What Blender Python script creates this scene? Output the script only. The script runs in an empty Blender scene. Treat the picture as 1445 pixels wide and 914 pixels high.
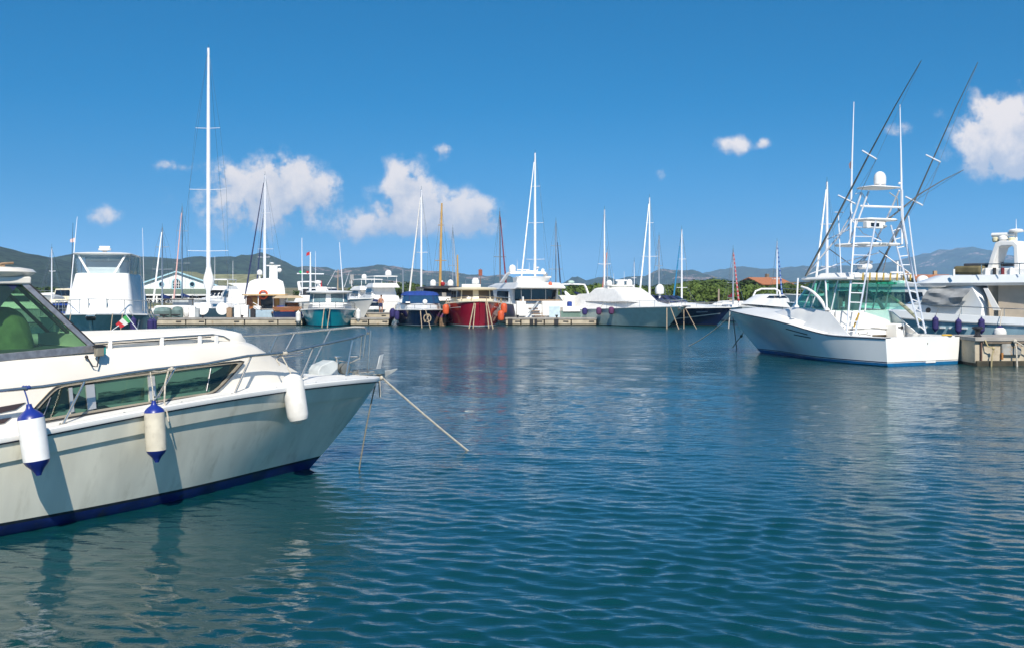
import bpy, math, random
import numpy as np
from mathutils import Vector, Matrix, Quaternion
R = math.radians
sc = bpy.context.scene
col = sc.collection
random.seed(7)
# ---------------- camera, world, sun, exposure ----------------
F, H, CX, Y0 = 1500.0, 2.7, 722.5, 412.0
cam_d = bpy.data.cameras.new('camera'); cam = bpy.data.objects.new('camera', cam_d); col.objects.link(cam)
cam.location = (0, 0, H); cam.rotation_euler = (R(90), 0, 0)
cam_d.sensor_width = 36; cam_d.lens = 36 * F / 1445; cam_d.shift_y = (Y0 - 457) / 1445
cam_d.clip_start = 0.1; cam_d.clip_end = 20000
sc.camera = cam
SUN_AZ, SUN_EL = 6.0, 43.0            # azimuth measured from straight behind the camera, towards the right
sdir = Vector((math.sin(R(SUN_AZ)) * math.cos(R(SUN_EL)), -math.cos(R(SUN_AZ)) * math.cos(R(SUN_EL)), math.sin(R(SUN_EL))))
sun_d = bpy.data.lights.new('sun', 'SUN'); sun_d.energy = 5.0; sun_d.angle = R(0.5); sun_d.color = (1.0, 0.93, 0.82)
sun = bpy.data.objects.new('sun', sun_d); col.objects.link(sun)
sun.rotation_euler = sdir.to_track_quat('Z', 'Y').to_euler()
sc.view_settings.view_transform = 'Standard'; sc.view_settings.look = 'None'
sc.view_settings.exposure = 0.3; sc.view_settings.gamma = 1.0
sc.cycles.use_denoising = True
sc.cycles.max_bounces = 8; sc.cycles.transparent_max_bounces = 24; sc.cycles.volume_bounces = 0
sc.cycles.caustics_reflective = True; sc.cycles.blur_glossy = 1.0; sc.cycles.caustics_refractive = False
sc.cycles.sample_clamp_indirect = 6

world = bpy.data.worlds.new('World'); sc.world = world; world.use_nodes = True
wt = world.node_tree; wt.nodes.clear()

def nmath(nt, op, a, b=None, c=None, clamp=False):
    n = nt.nodes.new('ShaderNodeMath'); n.operation = op; n.use_clamp = clamp
    for i, v in enumerate((a, b, c)):
        if v is None: continue
        if isinstance(v, (int, float)): n.inputs[i].default_value = v
        else: nt.links.new(v, n.inputs[i])
    return n.outputs[0]

def smooth(nt, v, a, b):
    n = nt.nodes.new('ShaderNodeMapRange'); n.interpolation_type = 'SMOOTHSTEP'
    nt.links.new(v, n.inputs['Value']); n.inputs['From Min'].default_value = a; n.inputs['From Max'].default_value = b
    return n.outputs[0]

# clouds: soft clumps at fixed directions of the sky  (px, py, half width, half height, weight) measured as angles
CL = [(378, 258, 34, 36, 1.0), (318, 252, 20, 24, .75), (440, 268, 40, 28, .85), (345, 300, 72, 36, .58), (420, 235, 18, 16, .6),
      (574, 262, 32, 34, 1.0), (610, 300, 72, 28, 1.0), (662, 306, 34, 24, .8), (500, 326, 40, 14, .42),
      (625, 213, 13, 13, .66), (1033, 208, 21, 13, .85), (1077, 203, 9, 8, .62), (1268, 183, 17, 11, .62),
      (1428, 190, 66, 50, 1.25), (1440, 228, 66, 18, .7), (146, 305, 26, 14, .55), (252, 234, 34, 9, .46), (560, 318, 80, 16, .40), (932, 246, 9, 9, .42)]
tc = wt.nodes.new('ShaderNodeTexCoord')
sep = wt.nodes.new('ShaderNodeSeparateXYZ'); wt.links.new(tc.outputs['Generated'], sep.inputs[0])
yy = nmath(wt, 'MAXIMUM', sep.outputs[1], 0.02)
cu = nmath(wt, 'DIVIDE', sep.outputs[0], yy); cv = nmath(wt, 'DIVIDE', sep.outputs[2], yy)
acc = None; accz = None
for (px, py, a, b, w) in CL:
    dx = nmath(wt, 'MULTIPLY_ADD', cu, F / a, -(px - CX) / a)
    dz = nmath(wt, 'MULTIPLY_ADD', cv, F / b, -(Y0 - py) / b)
    d2 = nmath(wt, 'MULTIPLY_ADD', dx, dx, nmath(wt, 'MULTIPLY', dz, dz))
    e = nmath(wt, 'MULTIPLY', nmath(wt, 'EXPONENT', nmath(wt, 'MULTIPLY', d2, -0.9)), w)
    acc = e if acc is None else nmath(wt, 'ADD', acc, e)
    accz = nmath(wt, 'MULTIPLY', e, dz) if accz is None else nmath(wt, 'MULTIPLY_ADD', e, dz, accz)
accz = nmath(wt, 'DIVIDE', accz, nmath(wt, 'ADD', acc, .02))
acc = nmath(wt, 'MINIMUM', acc, 1.2)
cmb = wt.nodes.new('ShaderNodeCombineXYZ'); wt.links.new(cu, cmb.inputs[0]); wt.links.new(cv, cmb.inputs[2])
nzz = wt.nodes.new('ShaderNodeTexNoise'); nzz.inputs['Scale'].default_value = 38; nzz.inputs['Detail'].default_value = 7; nzz.inputs['Roughness'].default_value = .6
wt.links.new(cmb.outputs[0], nzz.inputs['Vector'])
nf = nmath(wt, 'SUBTRACT', nzz.outputs[0], 0.5)
d0 = nmath(wt, 'ADD', acc, nmath(wt, 'MULTIPLY', nf, nmath(wt, 'MULTIPLY_ADD', acc, 3.0, .8)))
front = smooth(wt, sep.outputs[1], 0.02, 0.1)
alpha = nmath(wt, 'MULTIPLY', nmath(wt, 'MULTIPLY', smooth(wt, d0, 0.17, 0.74), front), 0.95)
shade = smooth(wt, nmath(wt, 'ADD', nmath(wt, 'MULTIPLY', accz, .62), nmath(wt, 'MULTIPLY', nf, 2.4)), -0.50, 0.42)
ccol = wt.nodes.new('ShaderNodeMix'); ccol.data_type = 'RGBA'; wt.links.new(shade, ccol.inputs[0])
ccol.inputs[6].default_value = (.55, .61, .74, 1); ccol.inputs[7].default_value = (1.0, .93, .90, 1)
sky = wt.nodes.new('ShaderNodeTexSky'); sky.sky_type = 'NISHITA'; sky.sun_disc = False
sky.sun_elevation = R(SUN_EL); sky.sun_rotation = math.atan2(sdir.x, sdir.y)
sky.air_density = 1.0; sky.dust_density = 0.2; sky.ozone_density = 2.0; sky.altitude = 0
zc = wt.nodes.new('ShaderNodeCombineXYZ'); wt.links.new(sep.outputs[0], zc.inputs[0]); wt.links.new(sep.outputs[1], zc.inputs[1])
wt.links.new(nmath(wt, 'MULTIPLY_ADD', nmath(wt, 'MAXIMUM', sep.outputs[2], 0.0), 0.98, 0.17), zc.inputs[2])
wt.links.new(zc.outputs[0], sky.inputs[0])          # cleaner, deeper blue towards the horizon
hs = wt.nodes.new('ShaderNodeHueSaturation'); hs.inputs['Saturation'].default_value = 1.56; hs.inputs['Hue'].default_value = 0.494
wt.links.new(sky.outputs[0], hs.inputs['Color'])
SKY_S = 0.104
bg = wt.nodes.new('ShaderNodeBackground'); wt.links.new(hs.outputs[0], bg.inputs[0]); bg.inputs[1].default_value = SKY_S
bgc = wt.nodes.new('ShaderNodeBackground'); wt.links.new(ccol.outputs[2], bgc.inputs[0]); bgc.inputs[1].default_value = 0.80
mx = wt.nodes.new('ShaderNodeMixShader'); wt.links.new(alpha, mx.inputs[0]); wt.links.new(bg.outputs[0], mx.inputs[1]); wt.links.new(bgc.outputs[0], mx.inputs[2])
bandm = nmath(wt, 'MULTIPLY', nmath(wt, 'GREATER_THAN', sep.outputs[1], 0.05), nmath(wt, 'MULTIPLY', nmath(wt, 'LESS_THAN', cv, 0.20), nmath(wt, 'GREATER_THAN', cu, -.45)))
mx2 = wt.nodes.new('ShaderNodeMixShader'); wt.links.new(bandm, mx2.inputs[0]); wt.links.new(bg.outputs[0], mx2.inputs[1]); wt.links.new(mx.outputs[0], mx2.inputs[2])
wo = wt.nodes.new('ShaderNodeOutputWorld'); wt.links.new(mx2.outputs[0], wo.inputs[0])

# ---------------- materials ----------------
MATS = {}
def M(name, c, rough=0.5, metal=0.0, var=0.12, scale=3.0, bump=0.0, bscale=30.0, coat=0.0, alpha=1.0, spec=None, c2=None, c2lo=0.45, c2hi=0.6, trans=0.0, ior=None, stretch=None):
    if name in MATS: return MATS[name]
    m = bpy.data.materials.new(name); m.use_nodes = True; nt = m.node_tree
    b = nt.nodes['Principled BSDF']
    b.inputs['Roughness'].default_value = rough; b.inputs['Metallic'].default_value = metal
    b.inputs['Coat Weight'].default_value = coat; b.inputs['Alpha'].default_value = alpha
    b.inputs['Transmission Weight'].default_value = trans
    if ior: b.inputs['IOR'].default_value = ior
    if spec is not None: b.inputs['Specular IOR Level'].default_value = spec
    tcn = nt.nodes.new('ShaderNodeTexCoord'); vec = tcn.outputs['Object']
    if stretch:
        mp = nt.nodes.new('ShaderNodeMapping'); mp.inputs['Scale'].default_value = stretch; nt.links.new(vec, mp.inputs[0]); vec = mp.outputs[0]
    nz = nt.nodes.new('ShaderNodeTexNoise'); nz.inputs['Scale'].default_value = scale; nz.inputs['Detail'].default_value = 6; nt.links.new(vec, nz.inputs['Vector'])
    mixn = nt.nodes.new('ShaderNodeMix'); mixn.data_type = 'RGBA'
    lo = tuple(x * (1 - var) for x in c) + (1,); hi = tuple(min(1, x * (1 + var * .5)) for x in c) + (1,)
    mr = smooth(nt, nz.outputs[0], .3, .7); nt.links.new(mr, mixn.inputs[0]); mixn.inputs[6].default_value = lo; mixn.inputs[7].default_value = hi
    out = mixn.outputs[2]
    if c2:
        nz2 = nt.nodes.new('ShaderNodeTexNoise'); nz2.inputs['Scale'].default_value = scale * 1.7; nz2.inputs['Detail'].default_value = 8; nz2.inputs['Roughness'].default_value = .62
        nt.links.new(vec, nz2.inputs['Vector'])
        m2 = nt.nodes.new('ShaderNodeMix'); m2.data_type = 'RGBA'; nt.links.new(smooth(nt, nz2.outputs[0], c2lo, c2hi), m2.inputs[0]); nt.links.new(out, m2.inputs[6]); m2.inputs[7].default_value = tuple(c2) + (1,)
        out = m2.outputs[2]
    nt.links.new(out, b.inputs['Base Color'])
    if bump > 0:
        bn = nt.nodes.new('ShaderNodeTexNoise'); bn.inputs['Scale'].default_value = bscale; bn.inputs['Detail'].default_value = 5; nt.links.new(vec, bn.inputs['Vector'])
        bp = nt.nodes.new('ShaderNodeBump'); bp.inputs['Strength'].default_value = bump; bp.inputs['Distance'].default_value = .02
        nt.links.new(bn.outputs[0], bp.inputs['Height']); nt.links.new(bp.outputs[0], b.inputs['Normal'])
    MATS[name] = m; return m

gel = M('gelcoat_white', (.80, .79, .76), .38, var=.06, scale=1.6, coat=.12)
gelc = M('gelcoat_cream', (.80, .75, .66), .34, var=.08, scale=1.5, coat=.15)
gelb = M('gelcoat_cool_white', (.77, .80, .81), .25, var=.06, scale=.8, coat=.3)
hullw = M('hull_paint_grey_white', (.80, .77, .64), .2, var=.10, scale=1.3, coat=.4, c2=(.54, .51, .40), c2lo=.52, c2hi=.85, stretch=(2.2, 2.2, .22))
deckm = M('deck_nonskid', (.74, .73, .70), .6, var=.07, scale=4, bump=.15, bscale=180)
steel = M('stainless_steel', (.58, .55, .49), .24, metal=.88, var=.12, scale=12)
alu = M('aluminium_frame', (.36, .35, .36), .42, metal=.6, var=.25, scale=14)
wtube = M('white_painted_tube', (.78, .79, .82), .25, var=.04, coat=.3)
glass = M('tinted_window_glass', (.016, .045, .045), .04, var=.3, scale=1.0, spec=.8)
glassd = M('dark_window_glass', (.012, .016, .024), .05, var=.3, scale=1.0, spec=.7)
rubber = M('black_rubber', (.018, .018, .02), .6)
rubd = M('navy_rub_strip', (.02, .025, .05), .45)
rope = M('white_rope', (.56, .51, .42), .85, var=.3, scale=40, bump=.6, bscale=120)
roped = M('weathered_rope', (.17, .15, .11), .9, var=.35, scale=30)
ropeb = M('blue_rope', (.02, .05, .22), .8, var=.3, scale=40)
navycv = M('navy_canvas', (.012, .022, .085), .8, var=.3, scale=6, bump=.3, bscale=12)
bluecv = M('blue_canvas', (.012, .05, .26), .8, var=.3, scale=5)
maroon = M('maroon_canvas', (.16, .015, .025), .8, var=.25)
redcv = M('red_canvas', (.42, .02, .03), .8, var=.25)
whitecv = M('white_canvas', (.84, .83, .80), .85, var=.08, scale=3, bump=.35, bscale=5)
tan = M('beige_canvas', (.52, .42, .29), .85, var=.15)
wood = M('varnished_wood', (.26, .10, .03), .28, var=.35, scale=6, coat=.5, stretch=(1, 1, 6))
spruce = M('spruce_mast', (.50, .30, .09), .35, var=.15, scale=4)
teak = M('teak_deck', (.30, .20, .12), .6, var=.25, scale=10)
orange = M('orange_vinyl', (.62, .10, .03), .5, var=.15)
yellow = M('yellow_rope', (.62, .38, .05), .7, var=.2)
concrete = M('pale_concrete', (.46, .40, .30), .9, var=.22, scale=1.4, bump=.5, bscale=14, c2=(.30, .22, .13), c2lo=.55, c2hi=.74)
concg = M('grey_concrete_top', (.33, .31, .28), .9, var=.2, scale=2, bump=.4, bscale=20)
weed = M('dark_algae_band', (.05, .045, .028), .8, var=.4, scale=3, bump=.7, bscale=9)
plastic = M('white_plastic', (.74, .74, .72), .4, var=.08)
greyp = M('grey_plastic', (.36, .39, .40), .45, var=.15)
antif = M('blue_antifouling', (.008, .022, .13), .4, var=.45, scale=3, c2=(.03, .035, .035), c2lo=.52, c2hi=.75)
antifb = M('bright_blue_boot_top', (.008, .12, .28), .35, var=.2)
leafm = None

# ---------------- mesh building ----------------
class MB:
    def __init__(s): s.v = []; s.f = []
    def add(s, vs, fs):
        o = len(s.v); s.v += [tuple(p) for p in vs]; s.f += [tuple(i + o for i in f) for f in fs]; return s
    def box(s, c, d, rz=0.0, M_=None):
        hx, hy, hz = d[0] / 2, d[1] / 2, d[2] / 2
        cs, sn = math.cos(rz), math.sin(rz); vs = []
        for z in (-hz, hz):
            for (x, y) in ((-hx, -hy), (hx, -hy), (hx, hy), (-hx, hy)):
                vs.append((c[0] + x * cs - y * sn, c[1] + x * sn + y * cs, c[2] + z))
        return s.add(vs, [(3, 2, 1, 0), (4, 5, 6, 7), (0, 1, 5, 4), (1, 2, 6, 5), (2, 3, 7, 6), (3, 0, 4, 7)])
    def prism(s, poly, off):          # poly: 3D points, off: extrusion vector
        n = len(poly); a = [Vector(p) for p in poly]; b = [p + Vector(off) for p in a]
        return s.add(a + b, [tuple(range(n - 1, -1, -1)), tuple(range(n, 2 * n))] + [(i, (i + 1) % n, n + (i + 1) % n, n + i) for i in range(n)])
    def slab(s, poly, t):             # poly in a rough plane, thickness t along its normal both sides
        a = [Vector(p) for p in poly]; nrm = Vector((0, 0, 0))
        for i in range(len(a)): nrm += a[i].cross(a[(i + 1) % len(a)])
        nrm.normalize(); return s.prism([p - nrm * t / 2 for p in a], nrm * t)
    def poly(s, *pts): return s.add(list(pts), [tuple(range(len(pts)))])
    def tube(s, pts, r, n=8, cap=True):
        P = [Vector(p) for p in pts]
        if len(P) < 2: return s
        rs = r if isinstance(r, (list, tuple)) else [r] * len(P)
        vs = []; up = None
        for i, p in enumerate(P):
            t = (P[min(i + 1, len(P) - 1)] - P[max(i - 1, 0)])
            if t.length < 1e-9: t = Vector((0, 0, 1))
            t.normalize()
            if up is None:
                up = Vector((0, 0, 1)) if abs(t.z) < .9 else Vector((1, 0, 0))
            a = t.cross(up)
            if a.length < 1e-6: a = t.orthogonal()
            a.normalize(); b = a.cross(t); b.normalize(); up = b
            for k in range(n):
                an = 2 * math.pi * k / n; vs.append(p + (a * math.cos(an) + b * math.sin(an)) * rs[i])
        fs = []
        for i in range(len(P) - 1):
            for k in range(n): fs.append((i * n + k, i * n + (k + 1) % n, (i + 1) * n + (k + 1) % n, (i + 1) * n + k))
        if cap: fs.append(tuple(range(n - 1, -1, -1))); fs.append(tuple(range((len(P) - 1) * n, len(P) * n)))
        return s.add(vs, fs)
    def rev(s, prof, c=(0, 0, 0), n=20, axis=None):   # prof: (r, z) bottom to top, around axis through c
        c = Vector(c); q = Quaternion() if axis is None else Vector((0, 0, 1)).rotation_difference(Vector(axis))
        vs = []
        for (r, z) in prof:
            for k in range(n):
                a = 2 * math.pi * k / n; vs.append(c + q @ Vector((r * math.cos(a), r * math.sin(a), z)))
        fs = []
        for i in range(len(prof) - 1):
            for k in range(n): fs.append((i * n + k, i * n + (k + 1) % n, (i + 1) * n + (k + 1) % n, (i + 1) * n + k))
        fs.append(tuple(range(n - 1, -1, -1))); fs.append(tuple(range((len(prof) - 1) * n, len(prof) * n)))
        return s.add(vs, fs)
    def ball(s, c, r, n=14, zs=1.0):
        m = max(5, n // 2)
        return s.rev([(max(r * math.sin(math.pi * i / m), 1e-4), -r * zs * math.cos(math.pi * i / m)) for i in range(m + 1)], c, n)
    def dome(s, c, r, h, n=16):      # satellite dome: cylinder part and hemisphere
        pr = [(r * .75, 0), (r * .97, h * .06), (r, h * .3)] + [(r * math.cos(a), h * .45 + (h * .55) * math.sin(a)) for a in [i * math.pi / 2 / 7 for i in range(7)]] + [(1e-3, h)]
        return s.rev(pr, c, n)
    def grid(s, pts, nu, nv, closed_u=False):
        fs = []
        for j in range(nv - 1):
            for i in range(nu if closed_u else nu - 1): fs.append((j * nu + i, j * nu + (i + 1) % nu, (j + 1) * nu + (i + 1) % nu, (j + 1) * nu + i))
        return s.add(pts, fs)
    def build(s, name, mat, parent=None, smooth_=True, ang=32, bevel=0.0):
        me = bpy.data.meshes.new(name); me.from_pydata([tuple(v) for v in s.v], [], s.f); me.update()
        o = bpy.data.objects.new(name, me); col.objects.link(o)
        if mat: me.materials.append(mat)
        if parent is not None: o.parent = parent
        if smooth_:
            me.polygons.foreach_set('use_smooth', [True] * len(me.polygons)); me.set_sharp_from_angle(angle=R(ang))
        if bevel > 0:
            bm_ = o.modifiers.new('bevel', 'BEVEL'); bm_.width = bevel; bm_.segments = 2; bm_.limit_method = 'ANGLE'; bm_.angle_limit = R(40)
            bm_.harden_normals = False
        return o

def empty(name, loc=(0, 0, 0), rz=0.0, label=None, cat=None, group=None):
    o = bpy.data.objects.new(name, None); col.objects.link(o); o.location = loc; o.rotation_euler = (0, 0, rz)
    tag(o, label, cat, group); return o
def tag(o, label=None, cat=None, group=None, kind=None):
    if label: o['label'] = label
    if cat: o['category'] = cat
    if group: o['group'] = group
    if kind: o['kind'] = kind
    return o
def copy_tree(o, parent=None):
    c = o.copy(); col.objects.link(c)
    if parent is not None: c.parent = parent
    for ch in [x for x in bpy.data.objects if x.parent == o]: copy_tree(ch, c)
    return c
def wp(px, py, Y): return Vector(((px - CX) * Y / F, Y, H - (py - Y0) * Y / F))
def wx(px, Y): return (px - CX) * Y / F
def wz(py, Y): return H - (py - Y0) * Y / F

class Frame:                     # a boat's own frame: origin (bx,by), forward direction (hx,hy); +x forward, +y port
    def __init__(s, bx, by, hx, hy):
        l = math.hypot(hx, hy); s.bx, s.by, s.hx, s.hy = bx, by, hx / l, hy / l; s.rz = math.atan2(s.hy, s.hx)
    def loc(s, px, py, y):       # the local point seen at pixel (px,py) lying y metres to port of the centreline
        k = (px - CX) / F; lx, ly = -s.hy, s.hx     # port direction
        # (bx + x hx + y lx) = k (by + x hy + y ly)
        x = (k * (s.by + y * ly) - s.bx - y * lx) / (s.hx - k * s.hy)
        Y = s.by + x * s.hy + y * ly
        return Vector((x, y, H - (py - Y0) * Y / F))
    def locx(s, px, py, x):      # the same with x given
        k = (px - CX) / F; lx, ly = -s.hy, s.hx
        y = (k * (s.by + x * s.hy) - s.bx - x * s.hx) / (lx - k * ly)
        Y = s.by + x * s.hy + y * ly
        return Vector((x, y, H - (py - Y0) * Y / F))
    def world(s, p):
        return Vector((s.bx + p[0] * s.hx - p[1] * s.hy, s.by + p[0] * s.hy + p[1] * s.hx, p[2]))

def interp(x, pts):
    if x <= pts[0][0]: return pts[0][1]
    for (a, va), (b, vb) in zip(pts, pts[1:]):
        if x <= b:
            t = (x - a) / (b - a); return va + (vb - va) * t
    return pts[-1][1]
def sinterp(x, pts):             # smooth (Catmull-Rom) interpolation
    n = len(pts)
    if x <= pts[0][0]: return pts[0][1]
    if x >= pts[-1][0]: return pts[-1][1]
    for i in range(n - 1):
        a, b = pts[i], pts[i + 1]
        if x <= b[0]:
            t = (x - a[0]) / (b[0] - a[0]); h = b[0] - a[0]
            ma = (b[1] - pts[i - 1][1]) / (b[0] - pts[i - 1][0]) if i > 0 else (b[1] - a[1]) / h
            mb_ = (pts[i + 2][1] - a[1]) / (pts[i + 2][0] - a[0]) if i + 2 < n else (b[1] - a[1]) / h
            return (2 * t**3 - 3 * t**2 + 1) * a[1] + (t**3 - 2 * t**2 + t) * h * ma + (-2 * t**3 + 3 * t**2) * b[1] + (t**3 - t**2) * h * mb_

class Hull:
    """s=0 transom, s=1 stem.  b: sheer half-beam table over s, w: waterline half-beam table, zs: sheer height table."""
    def __init__(h, L, b, w, zs, rake=1.2, rp=1.0, flare=1.3, trake=0.0, knuckle=None, n=34, x0=0.0):
        h.L, h.b, h.w, h.z, h.rake, h.rp, h.flare, h.tr, h.kn, h.x0 = L, b, w, zs, rake, rp, flare, trake, knuckle, x0
        h.S = [1 - (1 - i / n) ** 1.35 for i in range(n + 1)]
    def zs(h, s): return sinterp(s, h.z)
    def pt(h, s, z, side=1, out=0.0):
        zsh = h.zs(s); u = z / zsh
        uc = max(u, -.3)
        xe = h.L - h.rake * (abs(1 - uc) ** h.rp) * (1 if uc <= 1 else -1)
        x = h.x0 + h.tr * (1 - uc) * (1 - s) + s * (xe - h.x0)
        b, w = sinterp(s, h.b), sinterp(s, h.w)
        fl = h.flare if isinstance(h.flare, (int, float)) else interp(s, h.flare)
        if u >= 0: y = w + (b - w) * u ** fl
        else: y = w * max(0, 1 + u * 1.2)
        if h.kn and z < zsh - h.kn[0]: y = max(0, y - h.kn[1] * min(1, (1 - s) * 8))
        return Vector((x, side * (y + out), z))
    def band(h, z0, z1, rows=8, out=0.0, mb=None):
        mb = mb or MB(); nS = len(h.S)
        zf0 = z0 if callable(z0) else (lambda s: z0); zf1 = z1 if callable(z1) else (lambda s: z1)
        for side in (1, -1):
            pts = []
            for j in range(rows + 1):
                for s in h.S:
                    a, b_ = zf0(s), zf1(s); pts.append(h.pt(s, a + (b_ - a) * j / rows, side, out))
            mb.grid(pts, nS, rows + 1)
        o = len(mb.v); vs = []
        for j in range(rows + 1):
            a, b_ = zf0(0), zf1(0); z = a + (b_ - a) * j / rows
            vs += [h.pt(0, z, 1, out), h.pt(0, z, -1, out)]
        mb.add(vs, [(2 * j, 2 * j + 1, 2 * j + 3, 2 * j + 2) for j in range(rows)])
        return mb
    def parts(h, root, mat, bottom, stripe=None, bt=0.12, st=0.06, rubmat=None, rr=.03, gap=0.0, deck=None, camber=.06, dz=-.02, s0=0.0, rubn=6):
        h.band(-.35, bt, 5).build('bottom_paint', bottom, root)
        top = bt
        if stripe is not None:
            h.band(bt, bt + gap + st, 2).build('boot_stripe', stripe, root); top = bt + gap + st
        if h.kn:
            zk = lambda s: h.zs(s) - h.kn[0]
            mbh = h.band(top, lambda s: zk(s) - .002, 10); h.band(lambda s: zk(s) + .002, lambda s: h.zs(s), 4, mb=mbh)
            pts = []
            for side in (1, -1):
                pts = [h.pt(s, zk(s) - .002, side) for s in h.S] + [h.pt(s, zk(s) + .002, side) for s in h.S]; mbh.grid(pts, len(h.S), 2)
            mbh.build('hull', mat, root)
        else: h.band(top, lambda s: h.zs(s), 12).build('hull', mat, root)
        if rubmat is not None:
            pl = [h.pt(s, h.zs(s) - rr * .6, 1, rr * .3) for s in h.S]; pr = [h.pt(s, h.zs(s) - rr * .6, -1, rr * .3) for s in h.S]
            MB().tube(pl + pr[::-1][1:] , rr, rubn).build('rub_rail', rubmat, root)
        if deck is not None:
            mb = MB(); pts = []
            ks = [1, .97, .8, .5, 0, -.5, -.8, -.97, -1]
            SS = [s for s in h.S if s >= s0]
            for s in SS:
                e = h.pt(s, h.zs(s), 1)
                for k in ks: pts.append((e.x, e.y * k, e.z + dz + camber * (1 - k * k) * min(1, e.y)))
            mb.grid(pts, len(ks), len(SS)).build('deck', deck, root)
    def edge(h, s, inset=.08, dz=0.0, side=1):
        p = h.pt(s, h.zs(s), side); return Vector((p.x, side * max(0, abs(p.y) - inset), p.z + dz))

class Loft:
    """levels: dicts z (or (z_aft,z_fwd)), xa, xf, wa, wf, nose (length of rounded front), pw"""
    def __init__(l, levels, N=72): l.lv = levels; l.N = N
    def ring(l, u, d):
        xa, xf, wa, wf, nose = d['xa'], d['xf'], d['wa'], d['wf'], d.get('nose', .5); pw = d.get('pw', 2.2); rc = d.get('rc', .15)
        u = u % 1.0; side = -1 if u <= .5 else 1; h = u if u <= .5 else 1 - u
        if h < .08:
            t = h / .08; cx = xa; y = wa * t
            a = max(0, (t - .8) / .2); x = xa + rc * a * a * .5; y = wa * t - 0.0
        elif h < .30:
            t = (h - .08) / .22; x = xa + rc * .5 + (xf - nose - xa - rc * .5) * t; y = wa + (wf - wa) * t
            bul = d.get('bulge', 0.0); y += bul * math.sin(math.pi * t)
        else:
            t = (h - .30) / .20; a = t * math.pi / 2
            x = xf - nose + nose * (math.sin(a) ** (2 / pw)); y = wf * (max(0, math.cos(a)) ** (2 / pw))
        z = d['z']
        if isinstance(z, tuple): z = z[0] + (z[1] - z[0]) * (x - xa) / (xf - xa)
        return Vector((x, side * y, z))
    def ev(l, u, v):
        n = len(l.lv) - 1; v = max(0, min(n, v)); i = min(int(v), n - 1); t = v - i
        return l.ring(u, l.lv[i]).lerp(l.ring(u, l.lv[i + 1]), t)
    def nrm(l, u, v):
        e = .004; a = l.ev(u + e, v) - l.ev(u - e, v); b = l.ev(u, v + .05) - l.ev(u, v - .05)
        n = a.cross(b); n = n.normalized() if n.length > 0 else Vector((0, 0, 1))
        return n
    def mesh(l, cap=True, crown=0.0, mb=None, bot=False):
        mb = mb or MB(); N = l.N; us = [i / N for i in range(N)]
        pts = [l.ring(u, d) for d in l.lv for u in us]; mb.grid(pts, N, len(l.lv), True)
        if cap:
            top = [l.ring(u, l.lv[-1]) for u in us]; c = sum(top, Vector()) / N; rings = [top]
            for k in (.85, .6, .3):
                rings.append([Vector((c.x + (p.x - c.x) * k, p.y * k, p.z + crown * (1 - k * k))) for p in top])
            mb.grid([p for r_ in rings for p in r_], N, 4, True)
            o = len(mb.v); mb.add([Vector((c.x, 0, c.z + crown))] + rings[-1], [(0, 1 + i, 1 + (i + 1) % N) for i in range(N)])
        if bot:
            r0 = [l.ring(u, l.lv[0]) for u in us]; mb.add(r0, [tuple(range(N))])
        return mb
    def panel(l, u0, u1, v0, v1, off=.012, mb=None, v0b=None, v1b=None, n=10, m=4):
        mb = mb or MB(); v0b = v0 if v0b is None else v0b; v1b = v1 if v1b is None else v1b
        P = []; Q = []
        for j in range(m + 1):
            for i in range(n + 1):
                t = i / n; u = u0 + (u1 - u0) * t; va = v0 + (v0b - v0) * t; vb = v1 + (v1b - v1) * t; v = va + (vb - va) * j / m
                p = l.ev(u, v); nn = l.nrm(u, v); P.append(p + nn * off); Q.append(p - nn * .01)
        mb.grid(P, n + 1, m + 1)
        rim = [i for i in range(n + 1)] + [j * (n + 1) + n for j in range(1, m + 1)] + [m * (n + 1) + i for i in range(n - 1, -1, -1)] + [j * (n + 1) for j in range(m - 1, 0, -1)]
        k = len(rim); mb.add([P[i] for i in rim] + [Q[i] for i in rim], [(i, (i + 1) % k, k + (i + 1) % k, k + i) for i in range(k)])
        return mb

def catenary(a, b, sag, n=14):
    a, b = Vector(a), Vector(b); return [a.lerp(b, i / n) - Vector((0, 0, sag * 4 * (i / n) * (1 - i / n))) for i in range(n + 1)]
def mooring(a, b, sag, r, mat, label, group=None):
    o = MB().tube(catenary(a, b, sag), r, 6).build('mooring_rope', mat); tag(o, label, 'rope', group); return o
def fender(p, ln, r, bodym, capm, label, tie, group=None, ropem=None, tilt=(0, 0), round_=False):
    """p: top eye of the fender in the world, tie: where its line is tied"""
    rt = empty('fender', p, 0, label, 'fender', group); rt.rotation_euler = (tilt[0], tilt[1], 0)
    if round_: pr = [(r * .18, -ln), (r * .55, -ln + r * .12), (r * .85, -ln + r * .35), (r, -ln + r * .8), (r, -r * .8), (r * .85, -r * .35), (r * .55, -r * .12), (r * .18, 0)]
    else: pr = [(r, -ln + r * 1.05), (r * 1.02, -ln * .6), (r * 1.02, -ln * .4), (r, -r * 1.0)]
    MB().rev(pr, n=24).build('body', bodym, rt)
    if not round_:
        MB().rev([(r, -r * 1.0), (r * .93, -r * .78), (r * .66, -r * .52), (r * .34, -r * .30), (r * .24, -r * .1), (r * .2, .02)], n=24).build('end_cap', capm, rt)
        MB().rev([(r * .2, -ln - .02), (r * .26, -ln), (r * .5, -ln + r * .38), (r * .85, -ln + r * .75), (r, -ln + r * 1.05)], n=24).build('end_cap', capm, rt)
    if tie is not None:
        t = Vector(tie) - Vector(p); MB().tube([(0, 0, -.02), t * .5 + Vector((.004, 0, 0)), t], max(.006, r * .06), 6).build('tie_rope', ropem or rope, rt)
    return rt
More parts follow.
